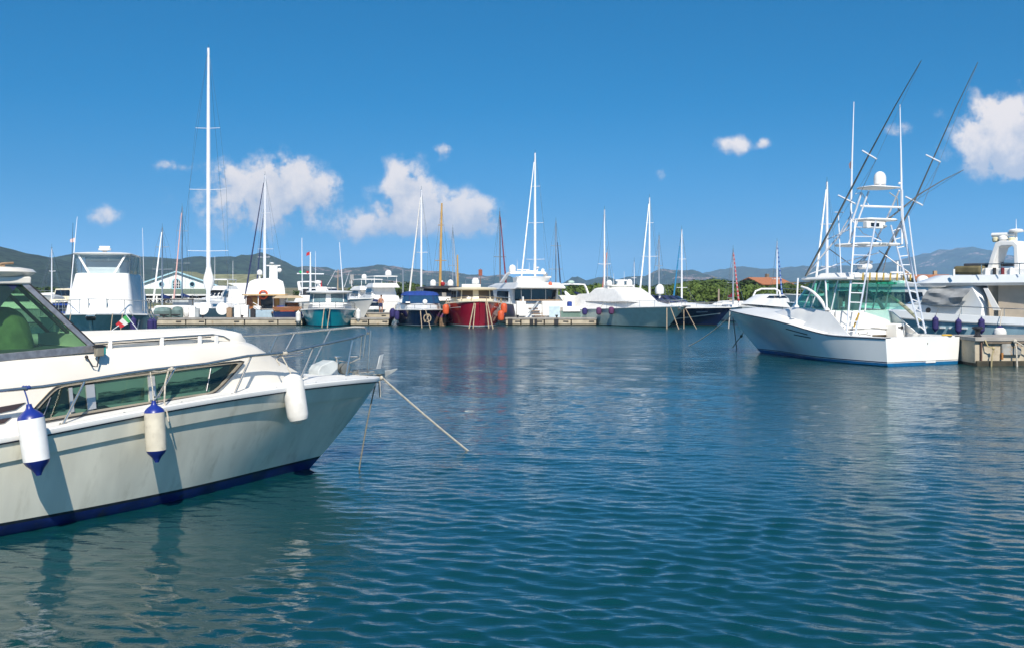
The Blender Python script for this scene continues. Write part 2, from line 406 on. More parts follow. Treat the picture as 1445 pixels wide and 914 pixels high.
# thin clear / tinted sheet: real transparency with a glossy coat
def sheet(name, tint, trans=0.6, rough=0.03):
    if name in MATS: return MATS[name]
    m = bpy.data.materials.new(name); m.use_nodes = True; nt = m.node_tree; nt.nodes.clear()
    tr = nt.nodes.new('ShaderNodeBsdfTransparent'); tr.inputs[0].default_value = tuple(tint) + (1,)
    gl = nt.nodes.new('ShaderNodeBsdfGlossy'); gl.inputs['Roughness'].default_value = rough; gl.inputs[0].default_value = (.9, .95, .95, 1)
    df = nt.nodes.new('ShaderNodeBsdfDiffuse'); df.inputs[0].default_value = tuple(x * .5 for x in tint) + (1,)
    fr = nt.nodes.new('ShaderNodeFresnel'); ge = nt.nodes.new('ShaderNodeNewGeometry'); nt.links.new(nmath(nt, 'MULTIPLY_ADD', ge.outputs['Backfacing'], 1 / 1.5 - 1.5, 1.5), fr.inputs[0])
    nz = nt.nodes.new('ShaderNodeTexNoise'); nz.inputs['Scale'].default_value = 5; bp = nt.nodes.new('ShaderNodeBump'); bp.inputs['Strength'].default_value = .12
    nt.links.new(nz.outputs[0], bp.inputs['Height']); nt.links.new(bp.outputs[0], gl.inputs['Normal'])
    m1 = nt.nodes.new('ShaderNodeMixShader'); m1.inputs[0].default_value = 1 - trans; nt.links.new(tr.outputs[0], m1.inputs[1]); nt.links.new(df.outputs[0], m1.inputs[2])
    m2 = nt.nodes.new('ShaderNodeMixShader'); nt.links.new(fr.outputs[0], m2.inputs[0]); nt.links.new(m1.outputs[0], m2.inputs[1]); nt.links.new(gl.outputs[0], m2.inputs[2])
    o = nt.nodes.new('ShaderNodeOutputMaterial'); nt.links.new(m2.outputs[0], o.inputs[0]); MATS[name] = m; return m
greensheet = sheet('green_tinted_glass', (.50, .72, .52), .93)
cabinglass = sheet('cabin_window_glass', (.30, .46, .40), .93)
clearsheet = sheet('clear_vinyl', (.82, .90, .93), .82)
greenvinyl = sheet('green_clear_vinyl', (.44, .84, .72), .82)

def cruiser():
    fr = Frame(-2.25, 17.35, math.sin(R(42)), math.cos(R(42)))
    rt = empty('motor_cruiser', (fr.bx, fr.by, 0), fr.rz, 'large cream motor cruiser in the left foreground with green tinted windscreen and bow rail', 'motor boat')
    LL = 9.8
    def tab(pts): return sorted([(1 - D / LL, v) for D, v in pts])
    bt_ = tab([(0, .10), (.12, .25), (.4, .47), (1, .73), (2, 1.0), (3, 1.2), (4.4, 1.41), (5.5, 1.50), (6.6, 1.54), (9.8, 1.50)])
    wt_ = tab([(0, .0), (.5, .14), (1.5, .42), (2.5, .70), (3.5, .93), (5, 1.15), (6.5, 1.27), (9.8, 1.3)])
    zt_ = tab([(0, 1.30), (1, 1.355), (2.5, 1.365), (4.4, 1.29), (6.6, 1.11), (8, 1.0), (9.8, .96)])
    h = Hull(0, bt_, wt_, zt_, rake=1.28, rp=1.25, flare=[(0, .9), (.5, .9), (.85, 1.25), (1, 1.5)], knuckle=(.27, .028), n=80, x0=-LL)
    h.parts(rt, hullw, antif, M('dark_waterline', (.012, .02, .03), .5, var=.5, scale=8), bt=.125, st=.035, rubmat=None, deck=deckm, camber=.05, dz=.03)
    # toe moulding and rub strip
    for side in (1, -1):
        mb = MB(); pts = []
        prof = [(.0, -.035), (.022, -.032), (.030, -.01), (.030, .022), (.018, .036), (-.03, .040), (-.06, .034)]
        for s in h.S:
            e = h.pt(s, h.zs(s), side)
            for (o, z) in prof: pts.append((e.x, side * max(0, abs(e.y) + o), e.z + z))
        mb.grid(pts, len(prof), len(h.S)).build('gunwale_moulding', gel, rt)
        MB().tube([h.pt(s, h.zs(s) - .042, side, .012) for s in h.S], .012, 6).build('rub_strip', rubd, rt)
    # cabin trunk, sections along x : half width at base, shoulder, heights
    def base_w(x): return interp(-x, [(1.5, .42), (1.9, .60), (2.6, .84), (3.3, .98), (4.4, 1.14), (5.5, 1.22), (6.6, 1.27), (9.7, 1.22)])
    def base_z(x): return h.zs(max(0, 1 + x / LL)) + .02
    def sho(x):   # shoulder half width and height
        D = -x; zz = interp(D, [(1.5, 1.40), (1.7, 1.44), (2.76, 1.97), (3.1, 2.035), (5.2, 1.985), (6.6, 1.96), (9.7, 1.92)])
        ww = interp(D, [(1.5, .40), (1.9, .52), (2.76, .74), (3.1, .84), (4.4, .97), (5.5, 1.06), (6.6, 1.12), (9.7, 1.1)]); return ww, zz
    xs = [-1.5, -1.6, -1.75, -2.0, -2.4, -2.7, -2.78, -2.9, -3.05, -3.2, -3.4, -3.8, -4.4, -5, -5.6, -6.2, -7, -8, -9.7]
    mb = MB(); pts = []
    for x in xs:
        bw, bz = base_w(x), base_z(x); sw, sz = sho(x); hh = max(.02, sz - bz)
        half = [(bw + .03, bz - .05), (bw, bz + .02), (bw + (sw - bw) * .5, bz + hh * .5), (sw + (bw - sw) * .12, sz - .10 * min(1, hh)), (sw - .03, sz - .03), (sw - .10, sz), (sw * .6, sz + .035), (sw * .3, sz + .05), (0, sz + .055)]
        for (y, z) in half: pts.append((x, -y, z))
        for (y, z) in half[-2::-1]: pts.append((x, y, z))
    mb.grid(pts, 17, len(xs)).build('cabin_trunk', gelc, rt, ang=50)
    MB().add(pts[-17:], [tuple(range(17))]).build('trunk_end', gelc, rt)
    def side_y(x, z):
        bw, bz = base_w(x), base_z(x); sw, sz = sho(x); t = (z - bz) / max(.05, sz - bz); return -(bw + (sw + .015 - bw) * max(0, min(1, t)))
    def on_side(px, py, off=.0):
        y = -1.1
        for _ in range(12):
            p = fr.loc(px, py, y); y = side_y(p.x, p.z)
        p = fr.loc(px, py, y); p.y -= off; return p
    # window band
    outer = [(26, 599), (36, 588), (52, 570), (68, 553), (76, 546), (88, 541), (130, 534), (205, 524), (275, 515), (338, 508.5), (343, 509.5), (340, 513), (326, 529), (313, 543), (304, 551), (298, 554.5), (288, 557), (240, 564), (160, 577), (90, 589), (55, 595)]
    inner = [(46, 590), (56, 577), (68, 563), (78, 553), (84, 549), (92, 547), (130, 541), (205, 531), (275, 521), (328, 514), (331, 515), (328, 519), (316, 532), (306, 543), (298, 549), (293, 551), (285, 552), (240, 559), (160, 571), (90, 582), (60, 588)]
    inner = [(a + .38 * (c - a), b + .38 * (d - b)) for (a, b), (c, d) in zip(inner, outer)]
    Po = [on_side(a, b, .022) for a, b in outer]; Pi = [on_side(a, b, .022) for a, b in inner]
    Pb = [on_side(a, b, -.005) for a, b in outer]; Pj = [on_side(a, b, -.005) for a, b in inner]; n = len(Po)
    MB().add(Po + Pi + Pb + Pj, [(i, (i + 1) % n, n + (i + 1) % n, n + i) for i in range(n)] + [(i, 2 * n + i, 2 * n + (i + 1) % n, (i + 1) % n) for i in range(n)] + [(n + i, n + (i + 1) % n, 3 * n + (i + 1) % n, 3 * n + i) for i in range(n)]).build('window_frame', M('window_frame_champagne', (.44, .37, .27), .35, metal=.3), rt)
    MB().tube([on_side(a, b, .03) for a, b in outer] + [on_side(*outer[0], .03)], .008, 6).build('window_gasket', rubber, rt)
    shade_sheet = [on_side(a, b, .004) for a, b in outer]
    MB().add(shade_sheet, [tuple(range(n))]).build('window_backing', M('painted_cabin_shade', (.012, .022, .024), .7, var=.6, scale=1.2, c2=(.07, .11, .08), c2lo=.56, c2hi=.68, stretch=(.5, .5, 7)), rt)  # flat sheet behind the panes, the cabin's shade painted as its dark colour
    strip_mat = M('mottled_pale_green', (.30, .34, .27), .8, var=.6, scale=5, c2=(.05, .07, .06), c2lo=.5, c2hi=.62, stretch=(1, 1, 6))
    for (xa_, xb_, ya_, yb_) in ((138, 203, 572, 563), (222, 296, 559, 548), (70, 92, 582, 579)):
        top_ = []; n_ = 9; hh_ = 18 if xa_ > 100 else 10
        for i in range(n_): top_.append((xa_ + (xb_ - xa_) * i / (n_ - 1), ya_ + (yb_ - ya_) * i / (n_ - 1) - hh_ - 1.0 * math.sin(i * 1.3)))
        MB().add([on_side(a, b, .009) for a, b in top_ + [(xb_, yb_), (xa_, ya_)]], [tuple(range(n_ + 2))]).build('pale_pane_strip', strip_mat, rt, smooth_=False)  # flat mottled pale green strip along the lower panes
    def pane(pts, nm='window_pane'):
        P = [on_side(a, b, .014) for a, b in pts]; MB().add(P, [tuple(range(len(P)))]).build(nm, glass if nm != 'x' else glass, rt, smooth_=False)
    cg = cabinglass
    for pts_ in ([(46, 590), (58, 575), (80, 551), (92, 547), (95, 546.5), (97, 581)], [(100, 546), (119, 542.5), (122, 577), (102, 580)], [(132, 541), (206, 531), (208, 563.5), (134, 575.5)], [(217, 529.5), (275, 521), (330, 514), (316, 532), (306, 543), (298, 549), (285, 552), (220, 562)]):
        cx_ = sum(q[0] for q in pts_) / len(pts_); cy_ = sum(q[1] for q in pts_) / len(pts_)
        P = [on_side(a + .02 * (a - cx_), b + (2.5 if b > cy_ else -2.5), .016) for a, b in pts_]; MB().add(P, [tuple(range(len(P)))]).build('window_pane', cg, rt, smooth_=False)
    for (x0_, x1_, ta, tb, ba, bb) in ((119, 131, 542.5, 541, 577.5, 575.5), (206.5, 216, 531, 529.5, 564, 562), (95, 100, 546.5, 546, 581, 580)):
        P = [on_side(x0_, ta, .028), on_side(x1_, tb, .028), on_side(x1_ + 3, bb, .028), on_side(x0_ + 3, ba, .028)]
        MB().slab(P, .016).build('window_mullion', M('mullion_aluminium', (.62, .60, .56), .3, metal=.5), rt)
    for (a, b, c, d) in ((70, 560, 60, 586), (296, 519, 290, 551)):
        MB().tube([on_side(a, b, .024), on_side(c, d, .024)], .006, 6).build('window_stay', alu, rt)
    # port side gets the same frame
    # dark side stripes aft of the window
    for (a, b, c, d) in (((-60, 584), (36, 567), (22, 577), (-60, 595)), ((-60, 601), (16, 588), (6, 596), (-60, 611))):
        MB().slab([on_side(*q, .006) for q in (a, b, c, d)], .008).build('side_stripe', M('dark_brown_stripe', (.05, .035, .035), .35), rt)
    # raised sun pad / roof slab with grab rail
    ys, zb = .74, 2.015
    mb = MB(); pts = []
    for x in (-5.25, -5.2, -4.6, -3.9, -3.05, -2.92, -2.84):
        k = 1 if x < -3.4 else (.93 if x < -3.0 else (.85 if x < -2.9 else .78)); t = .15 if x < -3.0 else (.12 if x < -2.9 else .03)
        for (y, z) in ((ys * k, zb - .02), (ys * k, zb + t * .55), (ys * k - .04, zb + t * .92), (ys * k - .16, zb + t), (0, zb + t + .035)): pts.append((x, -y, z))
        for (y, z) in ((ys * k - .16, zb + t), (ys * k - .04, zb + t * .92), (ys * k, zb + t * .55), (ys * k, zb - .02)): pts.append((x, y, z))
    mb.grid(pts, 9, 7); mb.add(pts[-9:], [tuple(range(9))]); mb.add(pts[:9], [tuple(range(9))]); mb.build('roof_hatch_cover', M('warm_white_vinyl', (.82, .78, .70), .75, var=.06, spec=.2), rt, ang=45)
    for side in (-1, 1):
        g = MB().tube([(-5.22, side * .80, 2.075), (-4, side * .80, 2.12), (-3.5, side * .79, 2.13), (-3.32, side * .77, 2.10), (-3.22, side * .76, 2.05)], .014, 8).build('grab_rail', steel, rt)
        for x in (-4.95, -4.25, -3.7, -3.45):
            MB().box((x, side * .80, 2.06), (.05, .03, .12)).build('rail_bracket', gel, g, bevel=.006)
        MB().tube([(-5.2, side * .765, 2.05), (-3.5, side * .75, 2.10)], .008, 5).build('black_track', rubber, rt)
    # ---- windscreen
    yb, yt = -1.0, -.86
    A = fr.loc(132, 490, yb); B = fr.loc(30, 396, yt); Cc = fr.loc(-150, 517, -1.14); D_ = fr.loc(-170, 398, -.98)
    def bar(a, b, w, t, nm, mat, par=rt):
        a, b = Vector(a), Vector(b); d = (b - a).normalized(); sd = Vector((0, 1, 0)); u = d.cross(sd).normalized()
        return MB().add([a + u * w / 2 - sd * t / 2, a - u * w / 2 - sd * t / 2, a - u * w / 2 + sd * t / 2, a + u * w / 2 + sd * t / 2, b + u * w / 2 - sd * t / 2, b - u * w / 2 - sd * t / 2, b - u * w / 2 + sd * t / 2, b + u * w / 2 + sd * t / 2],
                       [(0, 1, 2, 3), (7, 6, 5, 4), (0, 4, 5, 1), (1, 5, 6, 2), (2, 6, 7, 3), (3, 7, 4, 0)]).build(nm, mat, par, bevel=.006)
    for sg in (1, -1):
        f = lambda p: Vector((p.x, p.y * sg, p.z))
        ws = bar(f(A), f(B), .075, .05, 'windscreen_post', alu); bar(f(A) + Vector((.02, 0, .02)), f(B) + Vector((.02, 0, .02)), .018, .06, 'post_seal', rubber, ws)
        bar(f(A) + Vector((0, 0, -.01)), f(Cc) + Vector((0, 0, -.01)), .085, .035, 'windscreen_sill', alu)
        MB().poly(f(A) + Vector((-.04, 0, .02)), f(B) + Vector((-.02, 0, -.02)), f(D_), f(Cc)).build('side_glass', greensheet, rt, smooth_=False)
        c0 = fr.loc(30, 396, yt); c1 = fr.loc(-6, 441, -.93); c2_ = fr.loc(-170, 590, -1.0); c2_ = Vector((c1.x - .9, c1.y - .02, c1.z - .55))
        MB().slab([f(c0) + Vector((0, .0, .0)), f(c1), Vector((c1.x - 1.2, f(c1).y, c1.z - .02)), Vector((c1.x - 1.2, f(c0).y, c0.z))], .02).build('side_curtain', navycv, rt)
    # front panes and central frame
    A2 = Vector((A.x, -A.y, A.z)); B2 = Vector((B.x, -B.y, B.z))
    for (t0, t1) in ((0.02, .35), (.37, .63), (.65, .98)):
        bow = lambda t: Vector((.22 * math.sin(math.pi * t), 0, 0))
        q = [A.lerp(A2, t0) + bow(t0), A.lerp(A2, t1) + bow(t1), B.lerp(B2, t1) + bow(t1) * .8, B.lerp(B2, t0) + bow(t0) * .8]
        MB().poly(*q).build('windscreen_pane', greensheet, rt, smooth_=False)
        if t0 > .1: bar(q[0] , q[3], .04, .03, 'windscreen_mullion', rubber)
    MB().tube([A.lerp(A2, t / 10) + Vector((.22 * math.sin(math.pi * t / 10), 0, 0)) for t in range(11)], .03, 8).build('windscreen_base', alu, rt)
    MB().tube([B.lerp(B2, t / 10) + Vector((.18 * math.sin(math.pi * t / 10), 0, 0)) for t in range(11)], .025, 8).build('windscreen_head', alu, rt)
    # ---- hard top
    ht = Loft([dict(z=2.86, xa=-9.2, xf=-5.90, wa=1.0, wf=.86, nose=.55), dict(z=2.885, xa=-9.25, xf=-5.72, wa=1.08, wf=.96, nose=.62), dict(z=2.93, xa=-9.3, xf=-5.66, wa=1.1, wf=1.0, nose=.66), dict(z=2.965, xa=-9.3, xf=-5.70, wa=1.09, wf=.98, nose=.65), dict(z=2.985, xa=-9.25, xf=-5.82, wa=1.02, wf=.90, nose=.6)])
    ht.mesh(crown=.03, bot=True).build('hardtop', gelc, rt, ang=60)
    MB().tube([(-6.3, -.86, 2.998), (-7.5, -.93, 3.0), (-9.0, -.95, 3.0)], .014, 6).build('hardtop_grab_rail', teak, rt)
    p = fr.loc(42, 378, -.84); MB().tube([(-6.36, -.86, 2.975), (-6.28, -.86, 3.02), (-6.15, -.86, 3.03)], .016, 6).box((-6.3, -.86, 2.99), (.10, .04, .03)).build('roof_cleat', teak, rt)
    for sg in (-1, 1): MB().box((B.x - .15, sg * .86, 2.83), (.5, .1, .09)).build('top_bracket', gelc, rt, bevel=.02)
    # interior: dash, covered helm seat, rolled mat
    MB().box((-6.6, 0, 2.02), (2.4, 1.9, .05)).build('dashboard', M('dash_grey', (.10, .11, .11), .7), rt)
    cover = M('olive_canvas', (.20, .26, .12), .9, var=.25, scale=6, bump=.5, bscale=9)
    mb = MB(); pts = []
    rnd = random.Random(3)
    c = fr.loc(10, 470, -.55)
    for j in range(9):
        v = j / 8
        for i in range(16):
            a = 2 * math.pi * i / 16; r_ = (.44 * (1 - v * v * .72)) if v < .98 else .08; r_ *= 1 + .10 * math.sin(5 * a + 3 * v) + .05 * math.sin(9 * a - 5 * v)
            pts.append((c.x - .1 + r_ * .95 * math.cos(a) - .1 * v, c.y + r_ * .72 * math.sin(a), 2.03 + .50 * math.sin(v * math.pi / 2)))
    mb.grid(pts, 16, 9, True).add(pts[-16:], [tuple(range(16))]).build('covered_helm_seat', cover, rt, ang=60)
    MB().rev([(.03, 0), (.075, 0), (.075, .75), (.03, .75)], (c.x - .35, c.y + .25, 2.13), 16, axis=(1, -.35, 0)).build('rolled_mat', greyp, rt)
    MB().box((-8.0, .2, 2.35), (.12, 1.5, .7)).box((-7.3, .55, 2.3), (.3, .3, .5)).build('cockpit_seat', plastic, rt, bevel=.03)
    # spot lamp on the corner with cable
    a = on_side(136, 494, .07); lp = MB().box((a.x, a.y, a.z - .01), (.10, .075, .115)).build('corner_lamp', M('lamp_housing', (.25, .23, .18), .4), rt, bevel=.012)
    MB().box((a.x + .056, a.y - .006, a.z), (.022, .07, .085)).build('lens', M('green_lens', (.02, .28, .26), .1), lp, bevel=.005)
    MB().box((a.x, a.y, a.z + .052), (.12, .09, .02)).build('lamp_cap', rubber, lp)
    b = on_side(121, 503, .02); MB().tube([b, b + Vector((.02, -.01, -.03)), b + Vector((.06, -.03, -.11)), b + Vector((.11, -.04, -.12)), a + Vector((.0, 0, -.06))], .008, 6).ball(b, .022).build('cable', rubber, lp)
    # ---- bow rail
    def by(x): return sinterp(1 + x / LL, bt_)
    sr = [(-120, 565, 1.50), (0, 551, 1.46), (60, 545, 1.45), (120, 536, 1.42), (213, 521.5, 1.35), (260, 504, 1.28), (330, 507, 1.2)]
    rp_ = [(-150, 566, -1.50), (0, 551, -1.47), (60, 545, -1.45), (120, 536, -1.41), (175, 527, -1.37), (213, 521.5, -1.33), (290, 513, -1.22), (349, 502, -1.09), (399, 497.5, -.93), (443, 488.5, -.70), (498, 476.5, -.34), (513, 471.5, -.20)]
    P = [fr.loc(*q) for q in rp_]
    top = MB().tube(P, .020, 10).build('bow_rail', steel, rt)
    pp = [(519, 467.5, .02), (515, 462, .14), (500, 461.5, .27), (466, 464.5, .46), (416, 469, .68), (392, 471, .80), (340, 476, .98), (280, 484, 1.15), (200, 490, 1.3)]
    PP = [fr.loc(519, 470, -.06)] + [fr.loc(*q) for q in pp[:6]]
    last = PP[-1]; PP += [Vector((-2.2, 1.0, 2.02)), Vector((-3, 1.16, 2.0)), Vector((-4, 1.3, 1.9)), Vector((-5.2, 1.4, 1.78)), Vector((-7, 1.46, 1.6))]
    MB().tube(PP, .020, 10).build('bow_rail', steel, rt)
    def deckz(x): return h.zs(1 + x / LL) + .05
    def stan(t, bpx, bpy, yb_):
        b_ = fr.loc(bpx, bpy, yb_); s_ = MB().tube([b_, t], .0155, 8).build('stanchion', steel, rt)
        MB().box((b_.x, b_.y, b_.z + .005), (.07, .05, .02)).build('foot', steel, s_, bevel=.004)
    stan(fr.loc(119, 538, -1.42), 89, 598, -1.43); stan(fr.loc(245, 518, -1.30), 219, 568, -1.36) if False else None
    stan(fr.loc(247, 518.5, -1.29), 222, 560, -1.34)
    stan(fr.loc(355, 501, -1.07), 326, 567, -1.20)
    stan(fr.loc(443, 489, -.70), 425, 532, -.76)
    stan(fr.loc(498, 477, -.34), 486, 542, -.36)
    stan(fr.loc(523, 466, -.02), 519, 532, -.03)
    stan(fr.loc(466, 465, .46), 437, 523, .52); stan(fr.loc(416, 469.5, .68), 403, 494, .72); stan(fr.loc(392, 471.5, .80), 380, 499, .86)
    MB().tube([fr.loc(511, 474, -.15), fr.loc(508, 505, -.12), fr.loc(494, 511, .0), fr.loc(478, 508, .2)], .012, 8).build('lower_rail', steel, rt)
    MB().tube([fr.loc(516, 472, -.12), fr.loc(513, 503, -.1), fr.loc(505, 502.5, .1), fr.loc(494, 503, .2)], .012, 8).build('lower_rail', steel, rt)
    MB().tube([fr.loc(375, 506, .6), fr.loc(428, 500, .5), fr.loc(426, 497, .55), fr.loc(375, 501.5, .65)], .012, 8).build('lower_rail', steel, rt)
    # ---- windlass, hatch, anchor
    wl = MB(); c = Vector((-1.0, .02, 1.43))
    wl.prism([(-1.22, -.12, 1.40), (-.84, -.12, 1.40), (-.84, -.12, 1.60), (-.93, -.12, 1.64), (-1.16, -.12, 1.57), (-1.22, -.12, 1.50)], (0, .26, 0)).build('windlass_housing', M('windlass_grey', (.50, .53, .52), .45, var=.2, scale=6), rt, bevel=.012)
    w2 = MB().rev([(.055, 0), (.055, .02), (.03, .03), (.03, .14), (.06, .15), (.06, .17), (.01, .175)], (-.76, -.0, 1.52), 14).build('windlass_capstan', steel, rt)
    MB().rev([(.09, -.05), (.09, -.03), (.05, -.02), (.05, .02), (.09, .03), (.09, .05)], (-.72, -.12, 1.50), 16, axis=(0, 1, 0)).build('rope_drum', M('galvanised', (.30, .30, .27), .5, metal=.6, var=.3), rt)
    MB().tube([(-.70, -.05, 1.50), (-.55, 0, 1.44), (-.3, 0, 1.41), (-.05, 0, 1.40), (.10, 0, 1.36)], .018, 7).build('anchor_chain', M('galvanised', (.3, .3, .27), .5), rt)
    MB().box((-.12, 0, 1.385), (.55, .17, .05)).box((-.12, .085, 1.41), (.55, .012, .09)).box((-.12, -.085, 1.41), (.55, .012, .09)).build('bow_roller', steel, rt, bevel=.006)
    for k in (-.42, -.30): MB().tube([(k, -.16, 1.39), (k, -.16, 1.43), (k + .16, -.16, 1.43), (k + .16, -.16, 1.39)], .012, 6).build('deck_cleat', steel, rt)
    an = MB(); an.tube([(-.25, 0, 1.42), (.05, 0, 1.44), (.20, 0, 1.40)], .016, 6)
    an.slab([(.06, 0.02, 1.42), (.14, .03, 1.66), (.24, .05, 1.68), (.20, .05, 1.56), (.13, .0, 1.42)], .02)
    an.slab([(.10, -.02, 1.40), (.42, -.10, 1.44), (.36, -.10, 1.40), (.20, -.02, 1.30), (.08, 0, 1.34)], .022)
    an.slab([(.08, 0, 1.40), (.30, .10, 1.36), (.16, .04, 1.28)], .02)
    an.build('anchor', M('galvanised_anchor', (.55, .56, .54), .45, metal=.4, var=.2, scale=9), rt, bevel=.004)
    # deck screws, hull fitting
    for D in (.6, 1.2, 1.9, 2.7, 3.5, 4.3, 5.1, 5.9):
        s = 1 - D / LL; e = h.pt(s, h.zs(s), -1); MB().rev([(.014, 0), (.014, .006), (.004, .009)], (e.x, e.y + .035, e.z + .036), 8).build('deck_filler', steel, rt)
    a = h.pt(1 - 6.62 / LL, .80, -1); MB().box((a.x - .1, a.y - .012, a.z + .02), (.30, .05, .17)).build('hull_vent', rubber, rt, bevel=.02)
    # ---- fenders (things of their own)
    fd_w = M('fender_white', (.80, .80, .78), .4, var=.06, scale=8, c2=(.60, .56, .48), c2lo=.62, c2hi=.8)
    fd_d = M('fender_dirty_white', (.64, .59, .47), .5, var=.14, scale=7, c2=(.34, .29, .19), c2lo=.55, c2hi=.8)
    fd_b = M('fender_blue_end', (.012, .03, .22), .35, var=.2)
    def hang(px, py, y, ln, r, tx, ty, tY, bm, lab, tilt=(0, 0), round_=False, rm=rope):
        p = fr.world(fr.loc(px, py, y)); t = fr.world(fr.loc(tx, ty, tY))
        fender(p, ln, r, bm, fd_b, lab, t, 'fenders hung on the near cruiser', rm, tilt, round_)
    hang(41, 572, -1.68, .74, .138, 37, 546, -1.45, fd_w, 'clean white fender with violet blue ends at the left edge, on blue rope', (0, R(-8)), False, ropeb)
    hang(217, 567, -1.55, .70, .120, 214, 522, -1.34, fd_d, 'grubby yellowed fender with blue ends hanging below the cruiser window on white rope', (0, R(-3)))
    hang(411, 527, -1.08, .70, .150, 401, 498, -.93, M('fender_plain_white', (.80, .77, .71), .5, var=.12, scale=6, c2=(.50, .42, .30), c2lo=.62, c2hi=.8), 'plain all white round ended fender at the flared bow of the cream cruiser', (0, R(-9)), True)
    # rope knots on the rail and lines
    kb = MB(); q = fr.world(fr.loc(37, 547, -1.45)); kb.ball(q, .03, 8).ball(q + Vector((.03, 0, .01)), .022, 8).ball(q - Vector((.03, 0, -.008)), .022, 8)
    tag(kb.build('rope_knot', ropeb), 'small blue rope knot wrapped round the cruiser side rail', 'rope')
    kb = MB(); q = fr.world(fr.loc(400, 498, -.93)); q2 = fr.world(fr.loc(393, 515, -.95)); kb.ball(q, .028, 8).ball(q + Vector((.035, 0, 0)), .028, 8).tube([q - Vector((.03, 0, 0)), q2 + Vector((-.03, 0, .08)), q2 + Vector((.02, 0, 0))], .012, 6)
    tag(kb.build('rope_knot', rope), 'white rope hitch on the bow rail above the plain white fender', 'rope')
    pA = [fr.world(fr.loc(*q)) for q in ((238, 521, -1.30), (233, 540, -1.36), (232, 566, -1.42), (236, 584, -1.47), (238, 594, -1.49))]
    kb = MB().tube(pA, .011, 6).ball(pA[0], .028, 8).ball(pA[0] + Vector((.04, 0, .01)), .026, 8).tube([fr.world(fr.loc(214, 523, -1.34)), fr.world(fr.loc(226, 524, -1.33)), pA[0]], .009, 6)
    tag(kb.build('rope_tail', rope), 'white rope tail tied beside the grubby fender and dangling over the gunwale', 'rope')
    bow = fr.world((.10, -.02, 1.34))
    kb = MB().ball(bow, .05, 10).ball(bow + Vector((.03, -.03, -.04)), .04, 10).ball(bow + Vector((-.04, -.02, .03)), .035, 10).tube([bow, bow + Vector((0, -.03, -.12)), bow + Vector((.01, -.03, -.35))], .018, 6)
    tag(kb.build('rope_knot', rope), 'tan rope bundle knotted at the stem of the cream cruiser', 'rope')
    mooring(bow, wp(665, 635, 18.16) - Vector((0, 0, .05)), .02, .017, rope, 'long straight tan mooring line running from the cruiser bow out to the open water')
    mooring(bow + Vector((-.03, -.02, 0)), wp(506, 662, 16.2) - Vector((0, 0, .05)), -.10, .011, roped, 'dark slack line dropping almost straight from the cruiser bow into the water')
    return fr, rt
FRC, CRU = cruiser()
def leaf_pts(): pass
